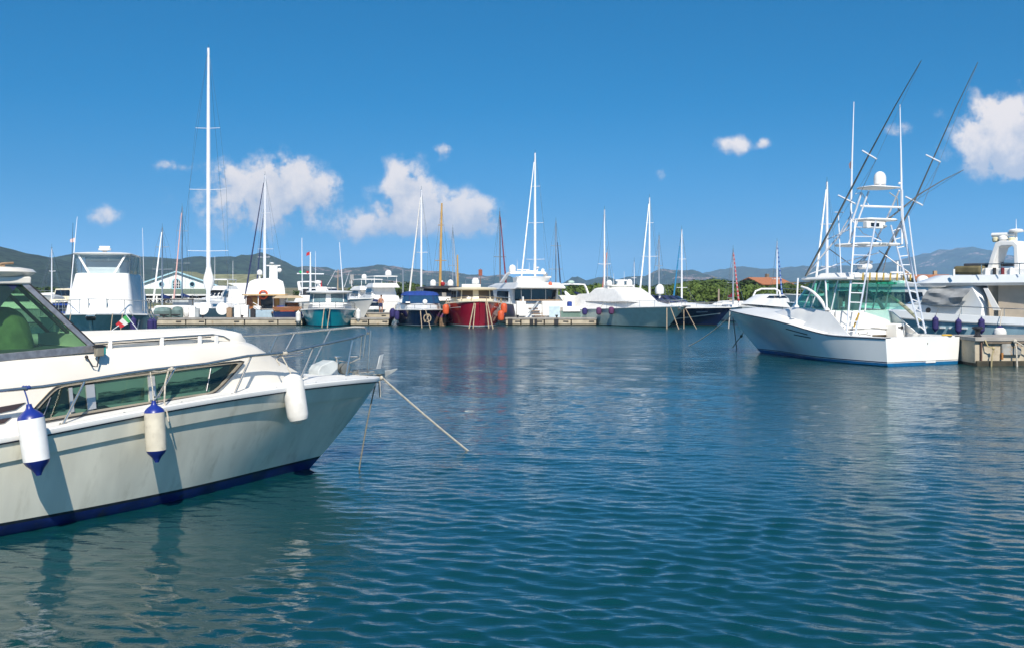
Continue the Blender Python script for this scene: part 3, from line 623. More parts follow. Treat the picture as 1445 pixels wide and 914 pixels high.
def sportfisher():
    fr = Frame(15.25, 39.4, -.44, .898)
    rt = empty('sport_fishing_boat', (fr.bx, fr.by, 0), fr.rz, 'white sport fishing boat on the right with tall tuna tower, outriggers and green clear curtains', 'fishing boat')
    L = 11.45
    def t(p): return [(x / L, v) for x, v in p]
    h = Hull(L, t([(0, 1.88), (2, 2.0), (4, 2.03), (6.4, 1.90), (8.4, 1.42), (9.8, .88), (10.8, .38), (L, .06)]),
             t([(0, 1.80), (2, 1.84), (4, 1.72), (6, 1.30), (8, .66), (9.6, .22), (L, 0)]),
             t([(0, 1.02), (1.6, 1.03), (2.8, 1.06), (4, 1.22), (5.2, 1.42), (6.4, 1.57), (9, 1.74), (L, 1.84)]), rake=2.15, rp=1.25,
             flare=[(0, 1.0), (.4, 1.2), (.7, 2.0), (1, 2.2)], n=60)
    h.parts(rt, M('sport_hull_white', (.80, .81, .78), .18, var=.05, scale=.7, coat=.5), antifb, None, bt=.12, rubmat=rubd, rr=.022, rubn=6)
    h.band(.135, .170, 1, .002).build('boot_stripe', M('navy_stripe', (.01, .015, .06), .3), rt)
    # deck: foredeck to x>=3, coamings round the cockpit
    mb = MB(); pts = []
    SS = [s for s in h.S if s * L >= 2.9]
    for s in SS:
        e = h.pt(s, h.zs(s), 1)
        for k in (1, .96, .8, .6, .4, .2, 0, -.2, -.4, -.6, -.8, -.96, -1): pts.append((e.x, e.y * k, e.z + .01 + .22 * (1 - k * k) * min(1, e.y)))
    mb.grid(pts, 13, len(SS)).build('foredeck', gel, rt)
    mb = MB(); SS = [s for s in h.S if s * L < 3.1]
    for sg in (1, -1):
        pts = []
        for s in SS:
            e = h.pt(s, h.zs(s), 1)
            for (y, z) in ((e.y, e.z), (e.y, e.z + .03), (e.y - .26, e.z + .035), (e.y - .28, e.z - .02), (e.y - .28, .45)): pts.append((e.x, sg * y, z))
        mb.grid(pts, 5, len(SS))
    e = h.pt(0, h.zs(0), 1)
    mb.box((.14, 0, 1.035), (.28, 2 * e.y - .5, .035)).box((.27, 0, .74), (.04, 2 * e.y - .56, .56))
    mb.build('cockpit_coaming', gel, rt)
    MB().box((1.65, 0, .44), (2.8, 3.3, .04)).build('cockpit_sole', M('cockpit_beige', (.60, .52, .40), .6, var=.1), rt)
    MB().box((-.012, -.35, .12), (.03, .5, .07)).build('underwater_light', plastic, rt)
    MB().box((-.006, -.2, .80), (.02, .03, .07)).build('transom_fitting', steel, rt)
    # hull side slots
    for (s0_, z0_, s1_, z1_) in ((.485, 1.20, .36, 1.02), (.455, .98, .35, .90)):
        MB().tube([h.pt(s0_ + (s1_ - s0_) * k / 4, z0_ + (z1_ - z0_) * k / 4, 1, .008) for k in range(5)], .020, 6).build('hull_slot', rubber, rt)
    # house base (raised trunk), wraps forward
    hb = Loft([dict(z=(1.00, 1.50), xa=3.05, xf=8.6, wa=1.72, wf=1.40, nose=3.2), dict(z=(1.5, 1.80), xa=3.05, xf=8.0, wa=1.64, wf=1.30, nose=3.0), dict(z=(1.93, 2.06), xa=3.05, xf=6.7, wa=1.52, wf=1.30, nose=1.8), dict(z=(1.97, 2.10), xa=3.05, xf=6.6, wa=1.46, wf=1.25, nose=1.7)])
    hb.mesh(crown=.02).build('house_base', gel, rt, ang=50)
    # swept white side wing going down to the cockpit
    for sg in (1, -1):
        MB().slab([(3.9, sg * 1.60, 1.98), (3.1, sg * 1.62, 1.9), (1.9, sg * 1.78, 1.06), (2.2, sg * 1.80, 1.04), (4.6, sg * 1.78, 1.25)], .05).build('side_wing', gel, rt)
    # curtains
    g = Loft([dict(z=(1.98, 2.11), xa=3.02, xf=6.55, wa=1.45, wf=1.25, nose=1.6), dict(z=(3.16, 3.18), xa=2.75, xf=5.25, wa=1.38, wf=1.20, nose=.9)])
    mb = MB(); us = [.08 + .84 * i / 60 for i in range(61)]
    mb.grid([g.ev(u, v) for v in (0, .33, .66, 1) for u in us], 61, 4).build('side_curtain', greenvinyl, rt)
    MB().poly((2.95, 1.42, 1.98), (2.95, .02, 1.98), (2.80, .02, 3.14), (2.80, 1.36, 3.14)).build('aft_curtain', greenvinyl, rt, smooth_=False)
    MB().poly((2.90, -.04, 2.05), (2.50, -1.72, 1.98), (2.45, -1.62, 3.14), (2.80, -.04, 3.14)).build('aft_curtain', greenvinyl, rt, smooth_=False)
    # posts
    for (u, w) in ((.10, .03), (.175, .03), (.255, .03), (.305, .035), (.695, .035), (.745, .03), (.90, .03), (.42, .025), (.58, .025)):
        MB().tube([g.ev(u, 0), g.ev(u, 1)], w, 6).build('house_post', wtube, rt)
    MB().tube([(2.93, 0, 1.95), (2.78, 0, 3.16)], .03, 6).build('house_post', wtube, rt)
    # curved white arch strut on each side
    for sg in (1, -1):
        A = [fr.loc(px, py, 1.50) for px, py in ((1131, 405), (1140, 408), (1148, 413), (1155, 420), (1162, 429), (1167, 438))]
        MB().tube([Vector((p.x, sg * p.y, p.z)) for p in A], [.05, .06, .065, .07, .075, .09], 8).build('curved_brace', gel, rt)
        B = [fr.loc(px, py, -1.46) for px, py in ((1243, 412), (1260, 420), (1278, 434), (1298, 453))]
    MB().tube([Vector((p.x, p.y, p.z)) for p in B], [.05, .06, .07, .06], 8).build('curved_brace', M('olive_brace', (.30, .31, .22), .5), rt)
    # aft bulkhead, mezzanine, door recess, console
    MB().box((3.0, .72, 1.22), (.06, 1.5, 1.5)).build('aft_bulkhead', gel, rt)
    MB().box((2.78, .85, 1.0), (.5, 1.7, .45)).box((2.5, .45, .68), (.5, 2.1, .5)).box((2.78, .85, 1.32), (.42, 1.64, .12)).build('mezzanine_seat', gel, rt, bevel=.03)
    for y in (1.35, .75, .3): MB().rev([(.03, 0), (.03, .01), (.005, .012)], (2.515, y, 1.12), 8, axis=(-1, 0, 0)).build('snap_fitting', steel, rt)
    MB().box((3.3, -.75, 1.22), (.05, 1.45, 1.55)).build('companionway', M('beige_interior', (.52, .42, .30), .7, var=.2), rt)
    MB().box((2.75, -1.45, .95), (.6, .45, 1.0)).box((2.6, -1.40, .62), (.6, .55, .34)).build('rigging_console', gel, rt, bevel=.04)
    MB().rev([(.06, 0), (.06, .04), (.02, .06)], (2.44, -1.45, 1.30), 10, axis=(-1, 0, 0)).box((2.43, -1.38, 1.31), (.05, .24, .03)).build('tackle_handle', rubber, rt)
    MB().tube([(.9, 1.72, 1.10), (1.2, 1.74, 1.13), (1.5, 1.72, 1.10)], .02, 6).build('deck_rail', steel, rt)
    MB().rev([(.16, 0), (.2, .03), (.17, .06), (.1, .065)], (.12, -1.35, 1.05), 16).build('coiled_hose', yellow, rt)
    # inside: helm seats, helm
    MB().box((4.2, .55, 2.35), (.35, .55, .8)).box((4.2, -.55, 2.35), (.35, .55, .8)).box((5.1, 0, 2.3), (.5, 1.4, .45)).build('helm_seat', plastic, rt, bevel=.08)
    MB().box((4.6, 0, 3.08), (3.2, 2.4, .05)).build('headliner', M('headliner_tan', (.42, .32, .20), .8), rt)
    # hard top
    ht = Loft([dict(z=3.15, xa=2.15, xf=5.55, wa=1.42, wf=1.35, nose=1.0), dict(z=3.19, xa=2.08, xf=5.68, wa=1.64, wf=1.48, nose=1.1), dict(z=3.24, xa=2.08, xf=5.68, wa=1.64, wf=1.46, nose=1.1), dict(z=3.27, xa=2.15, xf=5.58, wa=1.46, wf=1.38, nose=1.0)])
    ht.mesh(crown=.05, bot=True).build('hardtop', gel, rt, ang=50)
    Loft([dict(z=3.27, xa=2.5, xf=4.9, wa=1.15, wf=1.1, nose=.5), dict(z=3.44, xa=2.6, xf=4.75, wa=1.0, wf=.95, nose=.45)]).mesh(crown=.03).build('hardtop_locker', gel, rt)
    MB().box((2.06, -.1, 3.30), (.05, 3.0, .12)).build('rod_rack_rail', gel, rt, bevel=.01)
    for k in range(8):
        y = 1.02 - k * .355; MB().tube([(1.98, y + .03, 3.14), (2.02, y - .03, 3.42)], .034, 7).build('rod_holder', M('gold_rod_holder', (.60, .40, .08), .35, metal=.4), rt)
    MB().rev([(.05, -.5), (.05, .5)], (2.25, -.45, 3.03), 10, axis=(0, 1, 0)).build('rolled_curtain', M('green_roll', (.01, .30, .18), .5), rt)
    # ---- tower
    T = lambda px, py, y: fr.loc(px, py, y)
    def pipe(nm, pts, r=.03, n=7, mat=wtube): return MB().tube([T(*p) for p in pts], r, n).build(nm, mat, rt)
    def plate(nm, x0, x1, w, z, th, nose=.5, crown=.02, mat=gel):
        return Loft([dict(z=z, xa=x0, xf=x1, wa=w * .93, wf=w * .9, nose=nose), dict(z=z + th * .5, xa=x0 - .03, xf=x1 + .03, wa=w, wf=w * .97, nose=nose), dict(z=z + th, xa=x0, xf=x1, wa=w * .93, wf=w * .9, nose=nose)]).mesh(crown=crown, bot=True).build(nm, mat, rt, ang=50)
    plate('tower_canopy', 1.75, 2.95, .78, 6.72, .05, .55, .08)
    plate('tower_platform', 1.95, 4.05, 1.02, 4.50, .10, .8)
    plate('tower_console_shelf', 1.95, 3.05, .80, 5.46, .09, .45)
    MB().box((2.1, .35, 5.28), (.22, .95, .26)).build('instrument_box', gel, rt, bevel=.02)
    MB().box((1.98, .42, 5.29), (.02, .42, .13)).build('display', glassd, rt); MB().tube([(1.97, -.0, 5.24), (1.97, -.14, 5.24)], .05, 8).build('horn', greyp, rt)
    for k, y in enumerate((.25, .08, -.05, -.2)): MB().box((1.90, y, 4.56), (.02, .1, .05 + .01 * (k % 2))).build('gauge', greyp, rt)
    MB().dome((2.15, 0, 6.86), .235, .52, 20).build('satellite_dome', gel, rt); MB().box((2.15, 0, 6.84), (.3, .3, .08)).build('dome_foot', wtube, rt)
    MB().ball((1.85, -.72, 6.92), .05).build('nav_light', plastic, rt)
    pipe('guard_rail', [(1214, 291, .68), (1271, 293, -.68)], .045)
    for sg, P in ((1, [(1226, 270, .6), (1212, 308, .72), (1197, 345, .9)]), (-1, [(1273, 268, -.62), (1274, 310, -.75), (1280, 345, -.95)])):
        pipe('tower_leg', P, .035)
    pipe('tower_leg', [(1216, 272, .62), (1203, 312, .75), (1173, 346, .95), (1137, 389, 1.3)], .036)
    pipe('tower_leg', [(1269, 269, -.6), (1250, 312, -.75), (1228, 355, -.95), (1205, 388, -1.3)], .036)
    # ladders (port and starboard)
    def ladder(P1, P2, n, y1, y2):
        a0, a1 = [T(*p) for p in P1]; b0, b1 = [T(*p) for p in P2]
        r_ = MB().tube([a0, a1], .04, 7).tube([b0, b1], .035, 7).build('tower_ladder', M('pale_blue_white_tube', (.66, .71, .80), .3, metal=.2), rt)
        for k in range(n):
            q = (k + .7) / n; MB().tube([a0.lerp(a1, q), b0.lerp(b1, q)], .022, 6).build('rung', wtube, r_)
    ladder([(1207, 312, .85), (1195, 471, 1.75)], [(1236, 312, .55), (1207, 471, 1.35)], 12, 0, 0)
    ladder([(1272, 312, -.85), (1306, 470, -1.75)], [(1257, 318, -.55), (1297, 462, -1.40)], 12, 0, 0)
    pipe('tower_brace', [(1168, 350, .95), (1203, 376, .2), (1225, 360, -.4)], .022, 6, alu)
    pipe('tower_brace', [(1240, 354, -.3), (1284, 386, -1.1)], .022, 6, alu)
    pipe('tower_brace', [(1140, 388, 1.3), (1188, 371, .6), (1240, 357, 0)], .022, 6)
    pipe('tower_brace', [(1203, 312, .8), (1218, 330, .5), (1244, 341, .1)], .018, 6)
    pipe('tower_brace', [(1272, 312, -.8), (1256, 341, -.5), (1246, 384, -.9)], .022, 6, alu)
    pipe('tower_brace', [(1234, 326, .3), (1244, 341, 0)], .016, 5, alu)
    pipe('tower_brace', [(1203, 300, .8), (1178, 342, .9)], .026, 6)
    pipe('tower_brace', [(1207, 274, .7), (1216, 272, .6), (1226, 290, .4)], .018, 6)
    pipe('tower_brace', [(1168, 338, .95), (1203, 322, .8)], .02, 6)
    pipe('handrail', [(1183, 302, .95), (1187, 390, 1.2)], .02, 6, wtube)
    pipe('handrail', [(1282, 305, -.9), (1287, 345, -1.0), (1293, 390, -1.2)], .024, 6, wtube)
    pipe('canopy_brace', [(1255, 272, -.2), (1266, 280, -.5), (1268, 300, -.7)], .022, 6, greyp)
    pipe('handrail', [(1178, 300, .9), (1190, 300, .8)], .02, 5)
    for P in (((1126, 393, 1.45), (1124, 433, 1.62)), ((1165, 394, 1.5), (1167, 437, 1.55))):
        l_ = pipe('hardtop_stanchion', [P[0], P[1]], .035); b_ = T(*P[1]); MB().rev([(.11, -.03), (.10, .03), (.05, .08)], b_, 10).build('stanchion_foot', wtube, l_)
    # radar
    MB().rev([(.24, 0), (.30, .06), (.30, .14), (.2, .22)], T(1220, 380, .1), 16).build('radar_pod', gel, rt)
    p = T(1222, 370, .1); MB().box((p.x, p.y, p.z), (.12, .80, .11), R(12)).build('radar_bar', plastic, rt, bevel=.03)
    # outriggers, whips
    def rig(P, label_, r0, r1, spreads):
        pts = [T(*p) for p in P]; k = len(pts); rs = [r0 + (r1 - r0) * i / (k - 1) for i in range(k)]
        a = MB().tube(pts, rs, 7).build('outrigger', M('outrigger_grey', (.30, .29, .27), .35, metal=.7), rt)
        for (px, py, y, dx, dy) in spreads:
            MB().tube([T(px - dx, py - dy, y), T(px + dx, py + dy, y)], .034, 6).build('spreader_bar', wtube, a)
        MB().tube([pts[0] + Vector((0, 0, .1))] + [T(px + dx, py + dy, y) for (px, py, y, dx, dy) in spreads][::-1] + [pts[-1]], .006, 4).build('outrigger_wire', alu, a)
    rig([(1137, 390, 1.45), (1183, 302, 1.5), (1226, 219, 1.6), (1262, 152, 1.7), (1300, 86, 1.8)], '', .048, .014, [(1195, 282, 1.5, 12, 6), (1227, 219, 1.6, 10, 6)])
    rig([(1234, 390, -1.35), (1265, 330, -1.4), (1290, 285, -1.5), (1317, 224, -1.6), (1348, 154, -1.7), (1380, 88, -1.8)], '', .048, .014, [(1290, 284, -1.5, 12, 6), (1317, 224, -1.6, 10, 5)])
    rig([(1243, 318, -.6), (1298, 274, -1.4), (1330, 255, -2.0), (1360, 240, -2.6)], '', .034, .012, [])
    MB().tube([T(1200, 342, .85), T(1202, 240, .85), T(1205, 144, .85)], [.045, .038, .016], 7).build('whip_antenna', wtube, rt)
    MB().tube([T(1273, 345, -.85), T(1272, 250, -.85), T(1270, 148, -.85)], [.045, .038, .016], 7).build('whip_antenna', wtube, rt)
    MB().slab([T(1202, 226, .85), T(1198, 232, .85), T(1199, 238, .85), T(1202, 240, .85)], .02).build('flag', M('faded_flag', (.65, .42, .40), .8), rt)
    for (a, b) in (((1315, 455), (1, 1)),): pass
    for (px, py, y) in ((1212, 442, 1.3), (1209, 449, 1.3)): MB().tube([T(px, py, y), T(px - 4, py + 12, y)], .035, 6).build('hanging_lure', yellow, rt)
    # lines in front of the bow
    bw = fr.world((L - .15, .0, 1.74))
    mooring(bw, wp(1040, 492, 50.6) - Vector((0, 0, .1)), .0, .022, roped, 'thin dark vertical line dropping from the fishing boat bow into the water')
    mooring(bw + Vector((0, 0, -.05)), wp(968, 487, 54) - Vector((0, 0, .1)), .15, .022, rope, 'pale line slanting left from the fishing boat bow down to the water')
    r2 = MB().tube([wp(1051, 465, 49.5), wp(1046, 474, 49.7), wp(1040, 481, 50), wp(1034, 490, 50.2)], .02, 5).ball(wp(1046, 474, 49.7), .07, 8).build('mooring_rope', roped)
    tag(r2, 'short knotted dark rope slanting from the flared stem of the fishing boat', 'rope')
    return fr, rt, h
FRS, SPO, HS = sportfisher()
def tab(*v): return list(v)
class Boat:
    def __init__(s, nm, label, cat, L, B, zs, zb, h, bow=None, stern=None, hullm=gel, bottom=antif, stripe=None, rub=None, rake=None, finew=.86, flare=1.6, sternw=.9, deckmat=gel, bt=.08, gap=0., st=.06, rr=.035, sag=0.0, full=.55, group=None, n=26, trake=0.0, knuckle=None, fb=0):
        l = math.hypot(*h); hx, hy = h[0] / l, h[1] / l
        if bow: P = Vector((wx(bow[0], bow[1]) - hx * L, bow[1] - hy * L))
        else: P = Vector((wx(stern[0], stern[1]), stern[1]))
        s.fr = Frame(P.x, P.y, hx, hy); s.L, s.B = L, B
        s.rt = empty(nm, (P.x, P.y, 0), s.fr.rz, label, cat, group)
        b = B / 2; rake = L * .14 if rake is None else rake
        s.h = Hull(L, [(0, b * sternw), (.35, b), (full, b * .99), (.75, b * .80), (.88, b * .50), (.96, b * .22), (1, .03)],
                   [(0, b * sternw * finew), (.35, b * finew), (.6, b * finew * (.8 + .16 * fb)), (.8, b * finew * (.40 + .32 * fb)), (.92, b * (.14 + .26 * fb)), (1, 0)],
                   [(0, zs), (.4, zs + (zb - zs) * .28 - sag), (.7, zs + (zb - zs) * .66 - sag * .6), (1, zb)], rake=rake, flare=[(0, 1.0), (.5, flare * .8), (1, flare)], n=n, trake=trake, knuckle=knuckle)
        s.h.parts(s.rt, hullm, bottom, stripe, bt=bt, gap=gap, st=st, rubmat=rub, rr=rr, deck=deckmat, rubn=5)
    def house(s, levels, mat=gel, nm='cabin', wins=(), crown=.06, wm=None, bot=False, N=56, ang=40):
        lf = Loft(levels, N); o = lf.mesh(crown=crown, bot=bot).build(nm, mat, s.rt, ang=ang)
        for w in wins: lf.panel(*w[:4], off=.015, n=w[4] if len(w) > 4 else 6, m=2).build('window', wm or glassd, o)
        return lf, o
    def dome(s, x, y, z, r=.28, hh=.5, foot=0.0):
        o = MB().dome((x, y, z), r, hh, 14).build('satellite_dome', gel, s.rt)
        if foot: MB().tube([(x, y, z - foot), (x, y, z + .03)], r * .3, 6).build('dome_foot', plastic, o)
    def whip(s, p, q, r=.018, mat=None): return MB().tube([p, q], [r, r * .5], 5).build('whip_antenna', mat or wtube, s.rt)
    def arch(s, x0, w0, z0, x1, w1, z1, th=.10, dp=.5, mat=gel, nm='radar_arch'):
        mb = MB(); pr = []
        for (x, y, z) in [(x0, w0, z0), (x0 + (x1 - x0) * .8, w1 + (w0 - w1) * .12, z0 + (z1 - z0) * .8), (x1 - .02, w1 * .93, z1 - .02), (x1, w1 * .7, z1), (x1, 0, z1 + .02), (x1, -w1 * .7, z1), (x1 - .02, -w1 * .93, z1 - .02), (x0 + (x1 - x0) * .8, -w1 - (w0 - w1) * .12, z0 + (z1 - z0) * .8), (x0, -w0, z0)]: pr.append(Vector((x, y, z)))
        pts = []
        for i, p in enumerate(pr):
            t = pr[min(i + 1, 8)] - pr[max(i - 1, 0)]; nn = Vector((0, -t.z, t.y)).normalized() * th / 2; d = Vector((dp / 2, 0, 0))
            pts += [p + nn + d, p - nn + d, p - nn - d, p + nn - d]
        return mb.grid(pts, 4, 9, True).build(nm, mat, s.rt, ang=40, bevel=.012)
    def rail(s, s0=.45, hh=.55, nst=6, r=.02, inset=.1, mat=None, mid=True, closed=True):
        H_ = s.h; ss = [s0 + (1 - s0) * (i / 12) for i in range(13)]; mat = mat or steel
        up = [H_.edge(q, inset, hh, 1) for q in ss]; dn = [H_.edge(q, inset, hh, -1) for q in ss]
        P = [H_.edge(s0 - .04, inset, .05, 1)] + up + dn[::-1] + [H_.edge(s0 - .04, inset, .05, -1)]
        o = MB().tube(P, r, 5).build('bow_rail', mat, s.rt)
        if mid: MB().tube([H_.edge(q, inset, hh * .5, 1) for q in ss] + [H_.edge(q, inset, hh * .5, -1) for q in ss][::-1], r * .6, 4).build('middle_rail', mat, o)
        for k in range(nst):
            q = s0 + (1 - s0) * (k + .3) / nst
            for sg in (1, -1): MB().tube([H_.edge(q, inset, 0, sg), H_.edge(q, inset, hh, sg)], r * .8, 4).build('stanchion', mat, o)
    def fend(s, q, sg, ln, r, mat, cap, label, group=None, dz=-.1, hang=.25, rm=None, round_=False, out=None):
        e = s.h.pt(q, s.h.zs(q), sg); p = Vector((e.x, sg * (abs(e.y) + (out if out is not None else r * .9)), e.z + dz)); t = Vector((e.x, sg * (abs(e.y) - .08), e.z + hang))
        return fender(s.fr.world(p), ln, r, mat, cap, label, s.fr.world(t), group, rm or rope, round_=round_)
    def line(s, p, px, py, r, mat, label, sag=.03, group=None):
        a = s.fr.world(p); Y = H * F / (py - Y0); return mooring(a, wp(px, py, Y) - Vector((0, 0, .08)), sag, r, mat, label, group)
fw = M('far_fender_white', (.74, .73, .70), .5); fnv = M('navy_fender_cover', (.025, .02, .12), .8, var=.3, scale=12); fpl = M('plum_fender_cover', (.10, .03, .10), .8); 
tanrope = M('tan_rope', (.42, .33, .22), .85, var=.2)
grey_wood = M('weathered_timber', (.20, .16, .12), .85, var=.3, scale=6, bump=.4)
teal = M('teal_hull', (.010, .33, .40), .18, var=.1, scale=.8, coat=.5); navyh = M('navy_hull', (.008, .018, .075), .15, var=.15, scale=.8, coat=.6)
redh = M('crimson_hull', (.42, .010, .035), .16, var=.15, scale=.8, coat=.6); seag = M('pale_sea_green_hull', (.50, .62, .58), .2, var=.08, coat=.5)
slate = M('blue_grey_hull', (.36, .55, .64), .22, var=.1, scale=.8, coat=.5); cream = M('cream_paint', (.74, .66, .48), .4, var=.06)
dglass = glassd

def boat_left():       # flybridge boat at the left with a white tarpaulin over its front
    b = Boat('flybridge_motor_yacht', 'white flybridge boat facing us at the left, its front under a big white tarpaulin', 'motor yacht', 13, 4.75, 1.25, 1.62, (.25, -1), bow=(129, 53.5), hullm=M('grey_green_hull', (.36, .50, .47), .22, var=.1, coat=.5), stripe=None, rub=gel, rr=.05, full=.74, rake=1.3, finew=.84, flare=1.9, sternw=.95)
    x1 = b.L
    b.house([dict(z=(1.3, 1.5), xa=1.5, xf=x1 - 2.0, wa=1.80, wf=1.72, nose=1.5, pw=3), dict(z=(2.0, 2.2), xa=1.6, xf=x1 - 2.6, wa=1.72, wf=1.64, nose=1.3, pw=3.2), dict(z=(3.0, 3.1), xa=1.8, xf=x1 - 3.3, wa=1.56, wf=1.48, nose=1.0, pw=3.5), dict(z=3.66, xa=2.0, xf=x1 - 3.9, wa=1.44, wf=1.38, nose=.6, pw=4), dict(z=3.72, xa=2.0, xf=x1 - 4.1, wa=1.34, wf=1.26, nose=.6, pw=4)], whitecv, 'tarpaulin_covered_house')
    # flybridge enclosure
    g = Loft([dict(z=3.66, xa=4.5, xf=x1 - 4.0, wa=1.38, wf=1.34, nose=.5, pw=4), dict(z=4.72, xa=4.3, xf=x1 - 4.0, wa=1.46, wf=1.42, nose=.5, pw=4)])
    g.mesh(cap=False).build('clear_enclosure', clearsheet, b.rt)
    Loft([dict(z=4.70, xa=4.1, xf=x1 - 3.8, wa=1.50, wf=1.46, nose=.6, pw=4), dict(z=4.76, xa=4.0, xf=x1 - 3.7, wa=1.55, wf=1.51, nose=.6, pw=4), dict(z=4.80, xa=4.1, xf=x1 - 3.8, wa=1.48, wf=1.42, nose=.6, pw=4)]).mesh(crown=.1, bot=True).build('flybridge_top', gel, b.rt)
    MB().box((x1 - 4.9, 0, 3.85), (.9, 1.7, .4)).build('flybridge_console', gel, b.rt, bevel=.08)
    MB().box((x1 - 7, 0, 4.0), (.4, 2.2, .9)).build('flybridge_seat', gelb, b.rt, bevel=.08)
    for sg in (1, -1):
        MB().slab([(x1 - 4.0, sg * 1.26, 4.70), (x1 - 4.0, sg * 1.15, 4.70), (x1 - 3.95, sg * .54, 3.62), (x1 - 3.95, sg * .67, 3.62)], .06).build('diagonal_brace', gel, b.rt)
        for u in (.08, .19, .30): MB().tube([g.ev(u if sg < 0 else 1 - u, 0), g.ev(u if sg < 0 else 1 - u, 1)], .03, 5).build('enclosure_post', steel, b.rt)
        MB().tube([(x1 - 6.2, sg * 1.9, 1.6), (x1 - 6.2, sg * 1.80, 3.6), (x1 - 6.4, sg * 1.72, 4.7)], .03, 5).build('side_pipe', steel, b.rt)
    MB().rev([(.1, 0), (.12, .08), (.34, .12), (.34, .22), (.25, .26), (.1, .28)], (x1 - 5.2, 0, 4.86), 14).build('radar_scanner', gel, b.rt); MB().box((x1 - 5.2, 0, 5.17), (.12, .55, .08)).build('radar_bar', gel, b.rt)
    b.rail(.50, .72, 5, .022, .12, mid=False)
    for y in (-.45, .45): MB().tube([(x1 - 2.3, y, 1.6), (x1 - 2.3, y, 2.35)], .025, 5).build('pulpit_post', steel, b.rt)
    MB().box((x1 + .12, 0, 1.52), (.5, .42, .07)).build('bow_roller', steel, b.rt); MB().slab([(x1 + .25, -.25, 1.44), (x1 + .32, .25, 1.44), (x1 + .1, .2, 1.28), (x1 + .1, -.2, 1.28)], .05).build('anchor', M('anchor_dark', (.12, .12, .12), .5, metal=.6), b.rt)
    MB().tube([(x1 - 2.9, 2.0, 1.2), (x1 + 1.1, 2.25, .62), (x1 + 1.1, -2.0, .62), (x1 - 2.9, -2.1, 1.2)], .035, 5).build('boarding_rail', steel, b.rt)
    # little flag on the rail: green, white, red
    o = fr_flag = (x1 + .9, 0, 0)
    for i, m_ in enumerate((M('flag_green', (.06, .36, .10), .8), M('flag_white', (.75, .74, .70), .8), M('flag_red', (.55, .03, .04), .8))):
        a = b.fr.locx(182 - i * 7, 446 + i * 6.2, x1 + 1.05); c = b.fr.locx(182 - (i + 1) * 7, 446 + (i + 1) * 6.2, x1 + 1.05); dn = Vector((0, .08, -.32)) ; ri = Vector((0, .0, 0))
        p0, p1 = b.fr.locx(178 - i * 5, 444 + i * 4.5, x1 + 1.05), b.fr.locx(178 - (i + 1) * 5, 444 + (i + 1) * 4.5, x1 + 1.05)
        q0, q1 = b.fr.locx(186 - i * 5, 453 + i * 3.2, x1 + 1.0), b.fr.locx(186 - (i + 1) * 5, 453 + (i + 1) * 3.2, x1 + 1.0)
        MB().slab([p0, p1, q1, q0], .015).build('flag_stripe', m_, b.rt)
    MB().tube([b.fr.locx(177, 443, x1 + 1.05), b.fr.locx(194, 465, x1 + 1.05)], .02, 5).tube([b.fr.locx(155, 468, x1 + 1.05), b.fr.locx(168, 459, x1 + 1.05)], .02, 5).build('flag_staff', wtube, b.rt)
    b.whip((x1 - 6.2, -2.0, 1.5), b.fr.loc(106, 338, -1.9), .045); b.whip(b.fr.loc(106, 338, -1.9), b.fr.loc(109, 306, -1.9), .02); b.whip((x1 - 6.2, -1.85, 4), b.fr.loc(103, 315, -1.85), .02, rubber)
    p = b.fr.loc(106, 342, -1.9); MB().slab([p, p + Vector((0, -.02, .25)), p + Vector((0, -.28, .15)), p + Vector((0, -.25, -.02))], .02).build('pennant', M('pale_pennant', (.66, .50, .48), .8), b.rt)
    b.whip((x1 - 6.2, 2.0, 1.5), b.fr.loc(201, 322, 1.85), .022)
    for (x, y, ty) in ((-.75, 112, 0), (-.55, 118, 0), (.5, 146, 0), (.75, 154, 0)):
        a = b.fr.world((x1 - .5, y * 0 + x * 1.9, 1.6)); e = b.fr.world((x1 + 1.2, x * 1.9, .0))
        mooring(a, e, .0, .02, tanrope, {-.75: 'tan line on the bow of the tarpaulin covered boat, far left of four', -.55: 'tan line on the bow of the tarpaulin covered boat, second from the left', .5: 'tan line on the bow of the tarpaulin covered boat, second from the right', .75: 'tan line on the bow of the tarpaulin covered boat, nearest the small flag'}[x], 'bow lines of the tarpaulin covered boat')
    for k, (q, dz) in enumerate(((.80, -.15), (.72, -.22), (.62, -.2))):
        b.fend(q, 1, 1.0, .17, fnv, fnv, ('dark navy covered fender nearest the bow of the tarpaulin covered boat', 'dark navy covered fender in the middle of three beside the tarpaulin covered boat', 'dark navy covered fender furthest aft on the tarpaulin covered boat')[k], 'navy fenders on the tarpaulin covered boat', dz)
boat_left()

